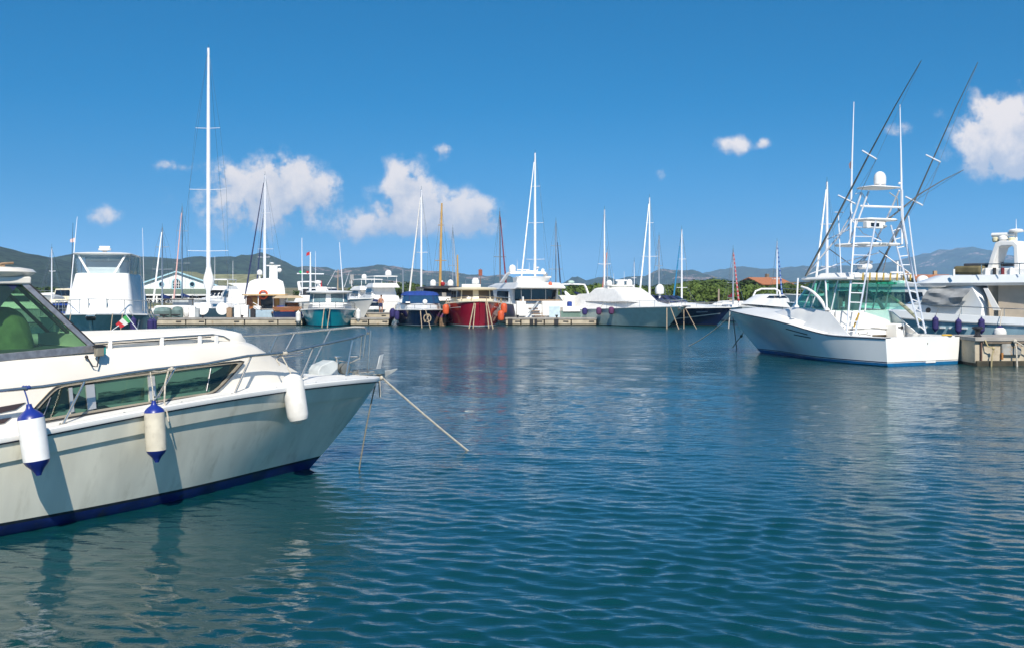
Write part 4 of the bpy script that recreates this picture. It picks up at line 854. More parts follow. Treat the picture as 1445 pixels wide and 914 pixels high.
def boat_right():      # the blue grey yacht behind the quay
    b = Boat('flybridge_motor_yacht', 'pale blue grey flybridge yacht at the right edge behind the quay, with three navy fenders', 'motor yacht', 15, 4.8, 1.32, 1.95, (-.62, .785), stern=(1560, 42.5), hullm=slate, rub=M('grey_rub', (.35, .38, .40), .4), rr=.04, n=40, rake=1.4, flare=1.5)
    fr = b.fr; yp = 2.35
    X = lambda px, py, y=2.3: fr.loc(px, py, y)
    # bulwark band above the hull
    H_ = b.h; mb = MB(); pts = []
    for sg in (1, -1):
        pts = []
        for s in H_.S:
            e = H_.pt(s, H_.zs(s), 1)
            for (dy, dz) in ((0, 0), (-.03, .28), (-.09, .29)): pts.append((e.x, sg * max(0, e.y + dy), e.z + dz))
        mb.grid(pts, 3, len(H_.S))
    mb.build('bulwark', gelb, b.rt)
    xa = X(1392, 437, 1.9).x; xf = X(1290, 437, 1.2).x
    deckz = 1.55
    b.house([dict(z=(1.45, 1.7), xa=xa, xf=xf + 2.2, wa=1.95, wf=1.5, nose=2.2), dict(z=2.15, xa=xa, xf=xf + .9, wa=1.93, wf=1.5, nose=1.8), dict(z=2.95, xa=xa + .6, xf=xf - 1.2, wa=1.85, wf=1.6, nose=1.3)], gelb, 'cabin', [(.10, .28, 1.15, 1.85, 8), (.33, .5, 1.1, 1.9, 8), (.5, .67, 1.1, 1.9, 8)], wm=M('pale_covered_window', (.42, .50, .53), .5))
    c4 = [X(1312, 408, 1.75), X(1374, 407, 2.05), X(1352, 431, 2.12), X(1298, 429, 1.75)]; mb = MB(); pts = []
    for j in range(9):
        for i in range(17):
            u, v = i / 16, j / 8; p = c4[0].lerp(c4[1], u).lerp(c4[3].lerp(c4[2], u), v); p.y += .05 * math.sin(7 * u + 5 * v) + .04 * math.sin(13 * v - 6 * u) + .12 * math.sin(math.pi * v); p.z -= .10 * math.sin(math.pi * u) * v; pts.append(p)
    mb.grid(pts, 17, 9).build('windscreen_cover', M('grey_mesh_cover', (.34, .35, .35), .85, var=.2, scale=3, bump=.8, bscale=4), b.rt)
    # flybridge moulding
    zf = 2.96; xfa = X(1460, 400, 2.2).x
    f = Loft([dict(z=zf, xa=xfa - 3, xf=xf + .1, wa=2.1, wf=1.75, nose=1.5), dict(z=zf + .12, xa=xfa - 3, xf=xf + .35, wa=2.22, wf=1.85, nose=1.6), dict(z=zf + .45, xa=xfa - 3, xf=xf - .7, wa=2.1, wf=1.7, nose=1.4), dict(z=zf + .46, xa=xfa - 3, xf=xf - .8, wa=2.0, wf=1.6, nose=1.3)])
    f.mesh(crown=.01, bot=True).build('flybridge', gelb, b.rt)
    MB().box((X(1400, 420, 1.9).x - 1.6, 1.55, 2.3), (3.0, .05, 1.5)).box((xa - .02, 0, 2.25), (.05, 3.7, 1.5)).build('aft_bulkhead', M('beige_bulkhead', (.50, .43, .34), .6, var=.1), b.rt)
    MB().slab([X(1388, 407, 2.0), X(1394, 407, 2.0), X(1412, 438, 2.05), X(1402, 438, 2.05)], .05).build('white_buttress', gel, b.rt)
    # radar arch with scanner and lamps
    z0 = 3.42
    path = [(1391, 386), (1397, 363), (1404, 343), (1411, 340), (1430, 340), (1436, 345), (1438, 386)]; inn = [(1398, 386), (1404, 363), (1409, 349), (1413, 347), (1428, 347), (1430, 350), (1431, 386)]
    MB().prism([X(*q, 1.5) for q in path] + [X(*q, 1.5) for q in inn[::-1]], (0, -.9, 0)).build('radar_arch', gel, b.rt, bevel=.03)
    pb = X(1415, 378, 1.45); MB().box((pb.x, 1.05, X(1415, 379, 1.5).z - .22), (2.0, 1.0, .45)).build('arch_base', gel, b.rt, bevel=.04)
    q0, q1 = X(1400, 332, 1.1), X(1432, 331, 1.1); MB().tube([q0, q1], .09, 8).build('radar_bar', gel, b.rt); q = X(1416, 340, 1.1); MB().rev([(.14, 0), (.2, .06), (.2, .14), (.1, .22)], q, 12).build('radar_pedestal', gel, b.rt)
    for px in (1405, 1428): MB().rev([(.10, 0), (.14, .05), (.14, .16), (.1, .2)], X(px, 342, 1.1), 12).build('search_light', M('lamp_cream', (.70, .64, .42), .3), b.rt)
    q = X(1434, 340, 1.0); MB().rev([(.05, 0), (.05, .33), (.28, .36), (.30, .42), (.22, .48), (.05, .5)], q, 18).build('antenna_disc', gel, b.rt); b.whip(q + Vector((0, 0, .45)), q + Vector((0, 0, .9)), .02)
    # covered flybridge gear, rails, stools
    p = X(1345, 390, 1.2); MB().box((p.x - .9, p.y - .2, 3.62), (1.2, 1.5, .36)).build('flybridge_cover', M('olive_cover', (.14, .12, .06), .85, var=.3), b.rt, bevel=.1)
    MB().box((p.x - 1.2, p.y - .9, 3.86), (1.8, 1.2, .14)).build('flybridge_cover_top', M('dark_cover', (.05, .055, .07), .8), b.rt, bevel=.05)
    MB().tube([X(1346, 380, 2.0), X(1346, 390, 2.0)], .05, 6).build('rail_post', gel, b.rt)
    MB().tube([(X(1380, 380, 2).x, 2.0, 3.85), (xfa - 3, 2.05, 3.85)], .022, 6).build('flybridge_rail', steel, b.rt)
    for k in range(6):
        x = X(1385, 385, 2.0).x - k * .8; MB().tube([(x, 2.0, 3.40), (x, 2.0, 3.85)], .018, 5).build('rail_post', steel, b.rt)
    for k in range(5): MB().rev([(.07, 0), (.07, .28)], (X(1400, 385, 1.6).x + .6 - k * .35, 1.6, 3.42), 8).build('stool', (tan, gel, rubber, maroon, gel)[k], b.rt)
    MB().tube([H_.edge(q, .1, .62, 1) for q in (.05, .2, .35, .5, .62, .74)], .02, 6).build('side_rail', steel, b.rt)
    for q in (.08, .2, .32, .44, .56, .68): MB().tube([H_.edge(q, .1, .25, 1), H_.edge(q, .1, .62, 1)], .015, 5).build('rail_post', steel, b.rt)
    for px in (1304, 1315, 1330, 1343, 1361):
        p = X(px, 459, 2.36); MB().box((p.x, p.y, 1.18), (.24, .05, .07)).build('vent', gelb, b.rt)
    MB().rev([(.12, 0), (.12, .02)], X(1310, 438, 1.95), 12, axis=(0, 1, .2)).build('porthole', rubber, b.rt)
    H2 = [(1320, 447, 'navy covered fender furthest left on the blue grey yacht, beside the fishing boat tower leg'), (1352.5, 450, 'navy covered fender in the middle of three on the blue grey yacht side'), (1385, 449, 'navy covered fender right of the other two, just above the quay bollard')]
    for (px, py, lab) in H2:
        p = fr.world(X(px, py - 1, 2.52)); t = fr.world(X(px + 4, 436, 2.25)); fender(p, .66, .125, fnv, fnv, lab, t, 'navy fenders on the blue grey yacht', roped)
    p = fr.world(X(1411, 462, 2.75)); fo = fender(p + Vector((0, 0, .02)), .54, .25, fw, fnv, 'round white ball fender with a blue cap hanging over the quay edge', fr.world(X(1414, 437, 2.25)), None, rope, round_=True); MB().rev([(.16, -.06), (.10, .0), (.04, .06)], n=16).build('blue_cap', fnv, fo)
boat_right()

def quay_right():
    rt = empty('concrete_quay', (20, 39, 0), 0, 'weathered tan concrete quay with a grey top at the right edge', 'quay')
    x0 = wx(1368, 39.4) - 20
    MB().box((x0 + 6, 1.2, .98), (12, 2.6, .14)).build('quay_deck', concg, rt, bevel=.015)
    MB().box((x0 + 6, 1.25, .50), (11.9, 2.4, .82)).build('quay_wall', concrete, rt, bevel=.02)
    MB().box((x0 + 6.02, 1.15, .04), (11.9, 2.45, .30)).build('algae_band', weed, rt, bevel=.03)
    MB().box((x0 + 6.1, -.03, .87), (11.6, .07, .10)).build('timber_fender', grey_wood, rt, bevel=.01)
    MB().box((x0 + 1.35, -.01, .60), (.72, .14, .42)).build('rubber_pad', M('grey_pad', (.30, .30, .28), .8, var=.3, c2=(.34, .18, .06), c2lo=.55, c2hi=.7), rt, bevel=.04)
    for x in (.25, 2.2, 4.2): MB().box((x0 + x, -.02, .46), (.05, .08, .8)).build('iron_strap', M('rusty_iron', (.12, .07, .05), .8, var=.4), rt)
    for x in (1.0, 2.6): MB().box((x0 + x, -.04, .36), (.06, .10, .25)).build('rust_bracket', M('orange_rust', (.34, .15, .04), .9, var=.4), rt)
    o = MB().rev([(.13, 0), (.15, .03), (.10, .08), (.09, .2), (.12, .26), (.20, .30), (.20, .35), (.12, .38)], (20 + x0 + .28, 39.35, 1.05), 18).build('mooring_bollard', M('black_iron', (.02, .02, .025), .5), None)
    tag(o, 'black iron mooring bollard standing on the quay corner', 'bollard')
    mooring((20 + x0 + .5, 38.95, 1.0), (20 + x0 + .5 - .02, 38.9, -.1), 0, .028, yellow, 'yellowish rope end hanging down the quay wall nearest the fishing boat stern') if False else None
    a = MB().tube([(20 + x0 + .35, 38.88, .95), (20 + x0 + .42, 38.8, .72), (20 + x0 + .62, 38.76, .66), (20 + x0 + .55, 38.76, .4), (20 + x0 + .54, 38.8, -.1)], .024, 6).ball((20 + x0 + .6, 38.76, .66), .06, 8).build('mooring_rope', M('ochre_rope', (.46, .38, .20), .85)); tag(a, 'ochre rope knotted and hanging down the quay wall near the fishing boat stern', 'rope')
    a = MB().tube([(20 + x0 + 1.42, 38.86, .98), (20 + x0 + 1.42, 38.74, .7), (20 + x0 + 1.46, 38.74, -.1)], .03, 6).ball((20 + x0 + 1.40, 38.8, .92), .08, 8).tube([(20 + x0 + 1.42, 38.84, .92), (20 + x0 + 1.6, 38.76, .80), (20 + x0 + 1.9, 38.76, .62), (20 + x0 + 2.3, 38.76, .5), (20 + x0 + 3.2, 38.8, .46)], .026, 6).build('mooring_rope', rope); tag(a, 'pale rope looped over the quay edge below the round white fender', 'rope')
    return rt
quay_right()
def front_line(b, x, y, z, px, py, lab, mat=tanrope, r=.035, grp=None, sag=.0): return b.line((x, y, z), px, py, r, mat, lab, sag, grp)
def teal_boat():
    b = Boat('teal_cabin_cruiser', 'teal hulled cabin boat facing us, white wheelhouse and crossed mast above', 'motor boat', 11.5, 4.4, 1.05, 1.42, (.15, -1), bow=(462, 82.5), hullm=teal, bottom=M('teal_bottom', (.004, .045, .10), .4), rub=gel, rr=.05, full=.72, rake=.9, finew=.90, flare=1.4, sternw=.96, fb=1)
    L = b.L
    b.house([dict(z=(1.2, 1.45), xa=1.5, xf=L - 1.2, wa=1.9, wf=1.3, nose=2.0), dict(z=(1.55, 1.72), xa=1.5, xf=L - 2.2, wa=1.85, wf=1.3, nose=1.8)], gel, 'trunk')
    g, o = b.house([dict(z=1.70, xa=2.5, xf=L - 3.2, wa=1.72, wf=1.55, nose=.9, pw=3.2), dict(z=2.62, xa=2.6, xf=L - 3.7, wa=1.62, wf=1.48, nose=.8, pw=3.2)], gel, 'wheelhouse', [(.33, .40, .12, .9, 4), (.41, .495, .12, .9, 4), (.505, .59, .12, .9, 4), (.60, .67, .12, .9, 4), (.10, .19, .15, .88), (.20, .29, .15, .88), (.71, .80, .15, .88), (.81, .90, .15, .88)], wm=M('pale_reflecting_glass', (.10, .17, .20), .08, spec=.9))
    b.house([dict(z=2.60, xa=1.6, xf=L - 3.0, wa=1.85, wf=1.75, nose=.8, pw=3.5), dict(z=2.70, xa=1.5, xf=L - 2.9, wa=1.92, wf=1.82, nose=.8, pw=3.5), dict(z=2.76, xa=1.7, xf=L - 3.1, wa=1.8, wf=1.7, nose=.8, pw=3.5)], gel, 'roof', bot=True)
    MB().box((L - 5, -.6, 2.95), (1.2, .9, .3)).build('liferaft', gel, b.rt, bevel=.06); MB().rev([(.1, 0), (.3, .08), (.3, .22), (.1, .3)], (L - 5, -.9, 3.35), 12).build('radar', gel, b.rt)
    MB().tube([(L - 4.5, -1.6, 3.05), (L - 4.5, .2, 3.05)], .03, 5).tube([(L - 4.5, -1.6, 2.75), (L - 4.5, -1.6, 3.05)], .03, 5).tube([(L - 4.5, .2, 2.75), (L - 4.5, .2, 3.05)], .03, 5).build('roof_rail', steel, b.rt)
    X = lambda px, py, x=L - 5: b.fr.locx(px, py, x)
    m = MB().tube([X(438, 413), X(438, 356)], [.09, .05], 6).build('mast', wtube, b.rt)
    MB().tube([X(419, 386.5), X(457, 387)], .05, 5).build('mast_bar', wtube, m)
    for px, c in ((424, M('nav_green', (.02, .40, .12), .4)), (434, M('nav_red', (.5, .03, .03), .4))): MB().ball(X(px, 384.5), .12, 8).build('light', c, m)
    p = X(437, 360); MB().slab([p, p + Vector((0, 0, .28)), p + Vector((0, -.25, .16)), p + Vector((0, -.28, -.10))], .02).build('flag', redcv, m)
    b.whip(X(426.5, 416), X(426, 336), .05); b.whip(X(484, 413), X(479, 342), .05); b.whip(X(462, 403), X(474, 381), .02); b.whip(X(476.5, 410), X(477, 380), .07, M('brown_post', (.30, .24, .18), .6)); b.whip(X(486, 405), X(493, 384), .02)
    for px, m_ in ((447, gel), (452, redcv)):
        p = X(px, 408); MB().slab([p, X(px + 2.6, 408), X(px + 2, 396), X(px + .8, 397)], .03).build('furled_flag', m_, b.rt)
    b.rail(.5, .5, 5, .025, .12)
    MB().box((L + .05, 0, 1.42), (.5, .3, .08)).build('bow_roller', steel, b.rt)
    front_line(b, L - .2, -.25, 1.4, 454, 462, 'left tan line from the teal boat bow to the water'); front_line(b, L - .2, .2, 1.4, 461.5, 462.5, 'right tan line from the teal boat bow to the water')
    for i, (q, sg, dz, lab) in enumerate(((.66, -1, -.1, 'white fender on the left side of the teal boat, highest and nearest its bow'), (.55, -1, -.35, 'white fender low on the left side of the teal boat'), (.70, 1, .05, 'white fender at the right side of the teal boat nearest its bow'), (.60, 1, -.2, 'white fender at the right side of the teal boat beside the pontoon'))):
        b.fend(q, sg, 1.0, .2, fw, fw, lab, 'white fenders on the teal boat', dz)
teal_boat()
def navy_boat():
    b = Boat('navy_express_cruiser', 'dark navy open cruiser facing us with a blue canvas canopy over its windscreen', 'motor boat', 13, 4.25, 1.15, 1.36, (.12, -1), bow=(597, 82.0), hullm=navyh, bottom=M('navy_bottom', (.02, .03, .05), .5), stripe=M('pale_waterline', (.35, .42, .42), .4), bt=.08, st=.05, rub=gel, rr=.05, full=.70, rake=1.0, finew=.9, flare=1.4, sternw=.96, fb=.9)
    L = b.L
    b.house([dict(z=(1.1, 1.38), xa=1.2, xf=L - .5, wa=2.05, wf=1.3, nose=3.0), dict(z=(1.55, 1.62), xa=1.2, xf=L - 1.8, wa=1.95, wf=1.3, nose=2.6), dict(z=1.78, xa=1.2, xf=L - 3.2, wa=1.8, wf=1.3, nose=2.0)], gel, 'coachroof', crown=.08)
    g, o = b.house([dict(z=1.76, xa=3, xf=L - 3.2, wa=1.66, wf=1.55, nose=1.3, pw=2.8), dict(z=2.42, xa=3, xf=L - 4.3, wa=1.50, wf=1.40, nose=1.0, pw=2.8)], navycv, 'windscreen', [(.30, .42, .05, .95), (.43, .57, .05, .95), (.58, .70, .05, .95), (.10, .29, .05, .95), (.71, .90, .05, .95)], wm=M('blue_tinted_window', (.02, .06, .13), .06, spec=.9))
    b.house([dict(z=2.40, xa=2.6, xf=L - 4.2, wa=1.58, wf=1.50, nose=1.1, pw=2.8), dict(z=2.62, xa=2.6, xf=L - 4.5, wa=1.42, wf=1.35, nose=1.0, pw=2.8), dict(z=2.72, xa=2.8, xf=L - 5.2, wa=1.1, wf=1.0, nose=1.0)], bluecv, 'canopy', crown=.05)
    MB().box((L - 3.2, -1.1, 1.86), (.35, .35, .1)).build('deck_hatch', gel, b.rt); MB().ball((L - 2.6, .25, 1.92), .2, 10).build('deck_lamp', gel, b.rt)
    b.rail(.6, .35, 4, .022, .1, mid=False)
    front_line(b, L - .3, -.2, 1.3, 595.5, 462.5, 'left tan line hanging from the navy cruiser bow'); front_line(b, L - .1, .2, 1.3, 608, 464, 'slanting tan line from the navy cruiser bow towards the right')
    a = b.fr.world(b.fr.locx(603, 449, L + .1)); o = MB().tube([a + Vector((.28 * math.cos(t / 10 * 6.283), 0, .30 * math.sin(t / 10 * 6.283))) for t in range(11)], .05, 5).tube([a + Vector((.2, -.05, .3)), a + Vector((-.2, -.05, -.3))], .05, 5).build('rope_coil', tanrope); tag(o, 'coil of rope hanging on the slanting line of the navy cruiser', 'rope')
    for i, (q, dz) in enumerate(((.68, .1), (.62, -.05), (.56, .0), (.50, -.1), (.74, -.1))):
        b.fend(q, -1, .75, .20, fpl if i % 2 else fnv, fnv, ['plum covered fender at the upper left corner of the navy cruiser', 'dark fender in the bunch left of the navy cruiser, second back', 'dark navy fender in the bunch left of the navy cruiser, third back', 'dark fender furthest back on the navy cruiser left side', 'plum dark fender nearest the bow on the navy cruiser left side'][i], 'dark fenders bunched beside the navy cruiser', dz, round_=True)
navy_boat()
def red_boat():
    b = Boat('red_lobster_boat', 'glossy crimson hulled lobster style boat with cream roofed wheelhouse and orange fenders', 'motor boat', 12.5, 4.6, 1.5, 2.02, (.12, -1), bow=(677, 81.0), hullm=redh, bottom=M('dark_bottom', (.02, .02, .025), .5), stripe=M('white_waterline', (.6, .62, .6), .3), bt=.05, st=.09, rub=cream, rr=.05, full=.66, rake=.6, finew=.9, flare=1.4, sternw=.92, fb=.7)
    L = b.L
    b.fr  # frame
    g, o = b.house([dict(z=(1.6, 1.95), xa=2, xf=L - 2.2, wa=1.7, wf=1.4, nose=1.6, pw=2.6), dict(z=(2.0, 2.15), xa=2, xf=L - 3.0, wa=1.66, wf=1.4, nose=1.4, pw=2.8)], cream, 'trunk')
    g, o = b.house([dict(z=2.05, xa=2.2, xf=L - 3.4, wa=1.62, wf=1.50, nose=.7, pw=3.5), dict(z=2.86, xa=2.3, xf=L - 3.7, wa=1.55, wf=1.44, nose=.6, pw=3.5)], cream, 'wheelhouse', [(.325, .405, .1, .92, 4), (.42, .495, .1, .92, 4), (.505, .58, .1, .92, 4), (.595, .675, .1, .92, 4), (.10, .18, .12, .9), (.19, .29, .12, .9), (.71, .80, .12, .9), (.81, .90, .12, .9)], wm=M('warm_dark_glass', (.06, .045, .035), .08, spec=.9))
    b.house([dict(z=2.84, xa=1.4, xf=L - 3.0, wa=1.72, wf=1.62, nose=.8, pw=3.2), dict(z=2.94, xa=1.3, xf=L - 2.85, wa=1.80, wf=1.70, nose=.8, pw=3.2), dict(z=3.03, xa=1.5, xf=L - 3.1, wa=1.66, wf=1.56, nose=.8, pw=3.2)], cream, 'roof', bot=True)
    MB().box((L - 4.8, -.3, 3.18), (1.2, 1.5, .25)).rev([(.1, 0), (.3, .05), (.3, .3), (.2, .5), (.1, .52)], (L - 5, .1, 3.3), 12).build('roof_locker', gel, b.rt, bevel=.04)
    b.whip((L - 5, .5, 3.0), (L - 5, .5, 4.6), .03, wood); MB().box((L - 5, .5, 4.25), (.1, .3, .5)).build('roof_light', M('brown_light', (.25, .07, .04), .5), b.rt)
    b.rail(.55, .35, 5, .03, .12, mid=False, mat=M('brass_rail', (.5, .35, .15), .3, metal=.7))
    for (x, y, lab) in ((L - .6, -.45, ''),):
        pass
    front_line(b, L - .6, -.35, 1.95, 661.5, 463.5, 'leftmost tan line on the red boat bow', r=.045, grp='bow lines of the red boat'); front_line(b, L - .5, -.28, 1.95, 667.5, 463, 'second tan line from the left on the red boat bow', r=.04, grp='bow lines of the red boat')
    front_line(b, L - .35, .5, 1.95, 690, 463, 'third tan line from the left on the red boat bow', r=.04, grp='bow lines of the red boat'); front_line(b, L - .3, .6, 1.95, 696, 464, 'rightmost tan line on the red boat bow', r=.045, grp='bow lines of the red boat')
    for q, sg, dz, lab in ((.70, -1, -.12, 'orange fender at the upper left of the red boat'), (.72, 1, -.05, 'upper orange fender at the right side of the red boat'), (.78, 1, -.65, 'lower orange fender at the right side of the red boat')):
        b.fend(q, sg, .85, .26, orange, orange, lab, 'orange fenders on the red boat', dz, round_=True)
    b.fend(.62, -1, 1.3, .28, M('algae_brown_fender', (.20, .13, .08), .9, var=.5, scale=8), fpl, 'long algae browned fender hanging between the navy and the red boats', None, -.85)
    for sg in (1, -1):
        MB().tube([b.h.pt(s_, b.h.zs(s_) - .42, sg, .015) for s_ in (.62, .7, .78, .84)], .03, 4).build('hull_accent', M('silver_line', (.6, .5, .5), .3), b.rt)
red_boat()
def black_top():
    b = Boat('wooden_mast_motor_sailer', 'motor sailer with black topped saloon, two white domes and a tall varnished yellow mast', 'motor sailer', 15, 4.6, 1.5, 1.9, (.15, -1), bow=(628, 97), hullm=cream, rub=wood, full=.7)
    L = b.L; X = lambda px, py, x=L - 5: b.fr.locx(px, py, x)
    b.house([dict(z=1.6, xa=1, xf=L - 2.5, wa=1.9, wf=1.7, nose=1.4), dict(z=2.2, xa=1, xf=L - 3, wa=1.9, wf=1.7, nose=1.2)], gel, 'saloon_base')
    b.house([dict(z=2.2, xa=1, xf=L - 3.2, wa=1.85, wf=1.75, nose=.9, pw=3.5), dict(z=3.0, xa=1, xf=L - 3.6, wa=1.8, wf=1.7, nose=.8, pw=3.5)], M('black_saloon', (.02, .02, .022), .3), 'saloon', [(.31, .5, .1, .9), (.51, .69, .1, .9)])
    b.house([dict(z=3.0, xa=1, xf=L - 3.0, wa=1.9, wf=1.85, nose=.9, pw=3.5), dict(z=3.14, xa=1, xf=L - 3.1, wa=1.95, wf=1.85, nose=.9, pw=3.5), dict(z=3.22, xa=1, xf=L - 3.4, wa=1.6, wf=1.5, nose=.9)], M('black_roof', (.03, .028, .03), .5), 'roof', bot=True)
    b.dome(L - 5, -.72, 3.25, .30, .62); b.dome(L - 5, .95, 3.25, .30, .62); MB().ball((L - 4.8, .2, 3.45), .22, 8).build('horn', redcv, b.rt); MB().ball((L - 5.2, .1, 3.6), .2, 8).build('lamp', gel, b.rt)
    m = MB().tube([X(621, 412), X(622, 350), X(623.5, 287)], [.14, .12, .08], 8).build('mast', spruce, b.rt)
    for y, w in ((368, 8), (318, 4)): MB().tube([X(622 - w, y), X(622 + w, y)], .035, 4).build('spreader', spruce, m)
    for (a, c, d) in ((608, 410, 0), (637, 410, 0), (614, 405, 318), (630, 405, 318)): MB().tube([X(a, c), X(623, d or 290)], .014, 3).build('stay', steel, m)
    MB().tube([X(646, 410), X(645.5, 360)], [.11, .07], 6).build('mizzen_mast', spruce, b.rt)
black_top()

def big_yacht():
    b = Boat('large_motor_yacht', 'large white flybridge motor yacht moored stern to the right pontoon, dark saloon glass', 'motor yacht', 19, 5.0, 1.65, 2.3, (-.30, 1), stern=(764, 89.5), hullm=gelb, stripe=None, rub=M('grey_rub', (.35, .38, .40), .4), rr=.035, full=.6, sternw=.98)
    # hull side band, transom with stairs
    X = lambda px, py, x=.0: b.fr.locx(px, py, x)
    b.house([dict(z=(1.6, 1.9), xa=2.0, xf=15.5, wa=2.2, wf=1.6, nose=3.5), dict(z=(2.95, 2.95), xa=2.2, xf=13.0, wa=2.1, wf=1.7, nose=2.5)], gelb, 'saloon', [(.09, .20, .2, .85, 6), (.215, .29, .2, .85, 5), (.80, .91, .2, .85, 6), (.33, .67, .35, .95, 8)])
    MB().box((1.92, -.1, 2.42), (.06, 3.7, .95)).build('aft_saloon_doors', glassd, b.rt)
    for y in (-1.0, .3, 1.2): MB().box((1.87, y, 2.42), (.04, .05, .95)).build('door_frame', gel, b.rt)
    b.house([dict(z=2.95, xa=-.2, xf=14.2, wa=2.25, wf=1.8, nose=3.0), dict(z=3.05, xa=-.5, xf=14.0, wa=2.2, wf=1.7, nose=4.5), dict(z=3.22, xa=-.35, xf=13.2, wa=2.1, wf=1.7, nose=4.0), dict(z=3.48, xa=.4, xf=11.0, wa=1.95, wf=1.5, nose=3.6)], gel, 'flybridge', bot=True)
    MB().box((.05, .1, 2.0), (.08, 3.6, .10)).build('teak_cap', teak, b.rt)
    MB().box((-.55, 0, .42), (1.2, 4.6, .18)).build('bathing_platform', gel, b.rt, bevel=.03)
    MB().box((-.05, -1.1, 1.3), (.5, 2.2, 1.25)).build('transom_moulding', gel, b.rt, bevel=.05)
    MB().box((-.05, 1.85, 1.3), (.5, .8, 1.25)).build('transom_moulding', gel, b.rt, bevel=.05)
    st = MB()
    for k in range(5): st.box((.25 - .2 * k, .85 - .12 * k, 1.55 - .22 * k), (.3, .85, .06))
    st.build('transom_steps', teak, b.rt)
    MB().slab([(-.3, .45, 1.9), (-.3, .30, 1.9), (-.4, 1.2, .9), (-.4, 1.35, .9)], .06).build('stair_handrail', greyp, b.rt)
    MB().box((-.34, -1.05, 1.0), (.04, .95, .95)).build('garage_door', M('pale_blue_door', (.48, .60, .66), .3), b.rt); MB().box((-.34, -1.95, .98), (.05, .75, .85)).build('vent_grille', M('grey_grille', (.34, .32, .30), .7, var=.3, scale=20), b.rt)
    MB().box((-.2, -2.0, 1.9), (.2, .12, .75)).box((-.2, 1.7, 1.95), (.2, .1, .7)).build('cleat_post', gel, b.rt)
    b.arch(5.2, 2.0, 3.5, 4.0, 1.75, 4.36, .22, .6)
    b.dome(4.0, 1.35, 4.45, .32, .62); b.dome(4.0, -1.45, 4.42, .17, .32)
    MB().rev([(.05, 0), (.05, .35), (.16, .4), (.16, .48), (.05, .5)], (4.0, -.95, 4.4), 10).build('antenna_mushroom', gel, b.rt); MB().box((4, .35, 4.62), (.1, 1.1, .1)).box((4, -.4, 4.5), (.3, 1.0, .12)).build('radar_bar', gel, b.rt)
    for y in (.9, -.2, -.6): b.whip((4, y, 4.4), (4, y, 5.3 + .2 * y), .02)
    # tender on the flybridge
    td = Hull(3.3, [(0, .7), (.6, .72), (.85, .5), (1, .05)], [(0, .5), (.6, .45), (1, 0)], [(0, .42), (1, .55)], rake=.4, n=14)
    te = MB(); td.band(0, lambda s: td.zs(s), 6, mb=te)
    te.v = [(1.6 + v[1] * 1.0, .2 - (v[0] - 1.65) * 1.0, 3.50 + v[2]) for v in te.v]; te.build('tender', gel, b.rt)
    MB().box((1.6, .2, 3.95), (1.1, 2.9, .12)).build('tender_cover', gel, b.rt, bevel=.05)
    a = b.fr.world((-.1, -.75, 3.55)); o = MB().rev([(.05, -.6), (.16, -.4), (.18, -.2), (.08, 0)], a, 10).build('life_jacket', orange); tag(o, 'small orange life jacket hanging from the flybridge edge of the large yacht', 'life jacket')
    MB().slab([(.5, -2.35, 2.75), (.5, -2.15, 2.75), (-.2, -2.3, 2.05), (-.2, -2.75, 2.2)], .05).build('striped_cover', gel, b.rt); MB().slab([(.33, -2.42, 2.50), (.33, -2.20, 2.50), (.15, -2.30, 2.33), (.15, -2.60, 2.38)], .08).build('navy_stripe', navycv, b.rt)
    MB().tube([b.h.edge(q, .1, .5, 1) for q in (.05, .2, .35, .5, .65)], .025, 4).build('side_rail', steel, b.rt)
    for q in (.06, .15, .25, .35, .45, .55): MB().tube([b.h.edge(q, .1, 0, 1), b.h.edge(q, .1, .5, 1)], .02, 4).build('rail_post', steel, b.rt)
    for q in (.12,): b.fend(q, 1, 1.0, .2, fnv, fnv, 'navy covered fender standing out on the left side of the large yacht', None, -.2)
    a = b.fr.world((.5, 2.62, .55)); fender(a, .3, .3, fnv, fnv, 'squat navy fender resting by the pontoon beside the large yacht stern', None, None, round_=True)
big_yacht()
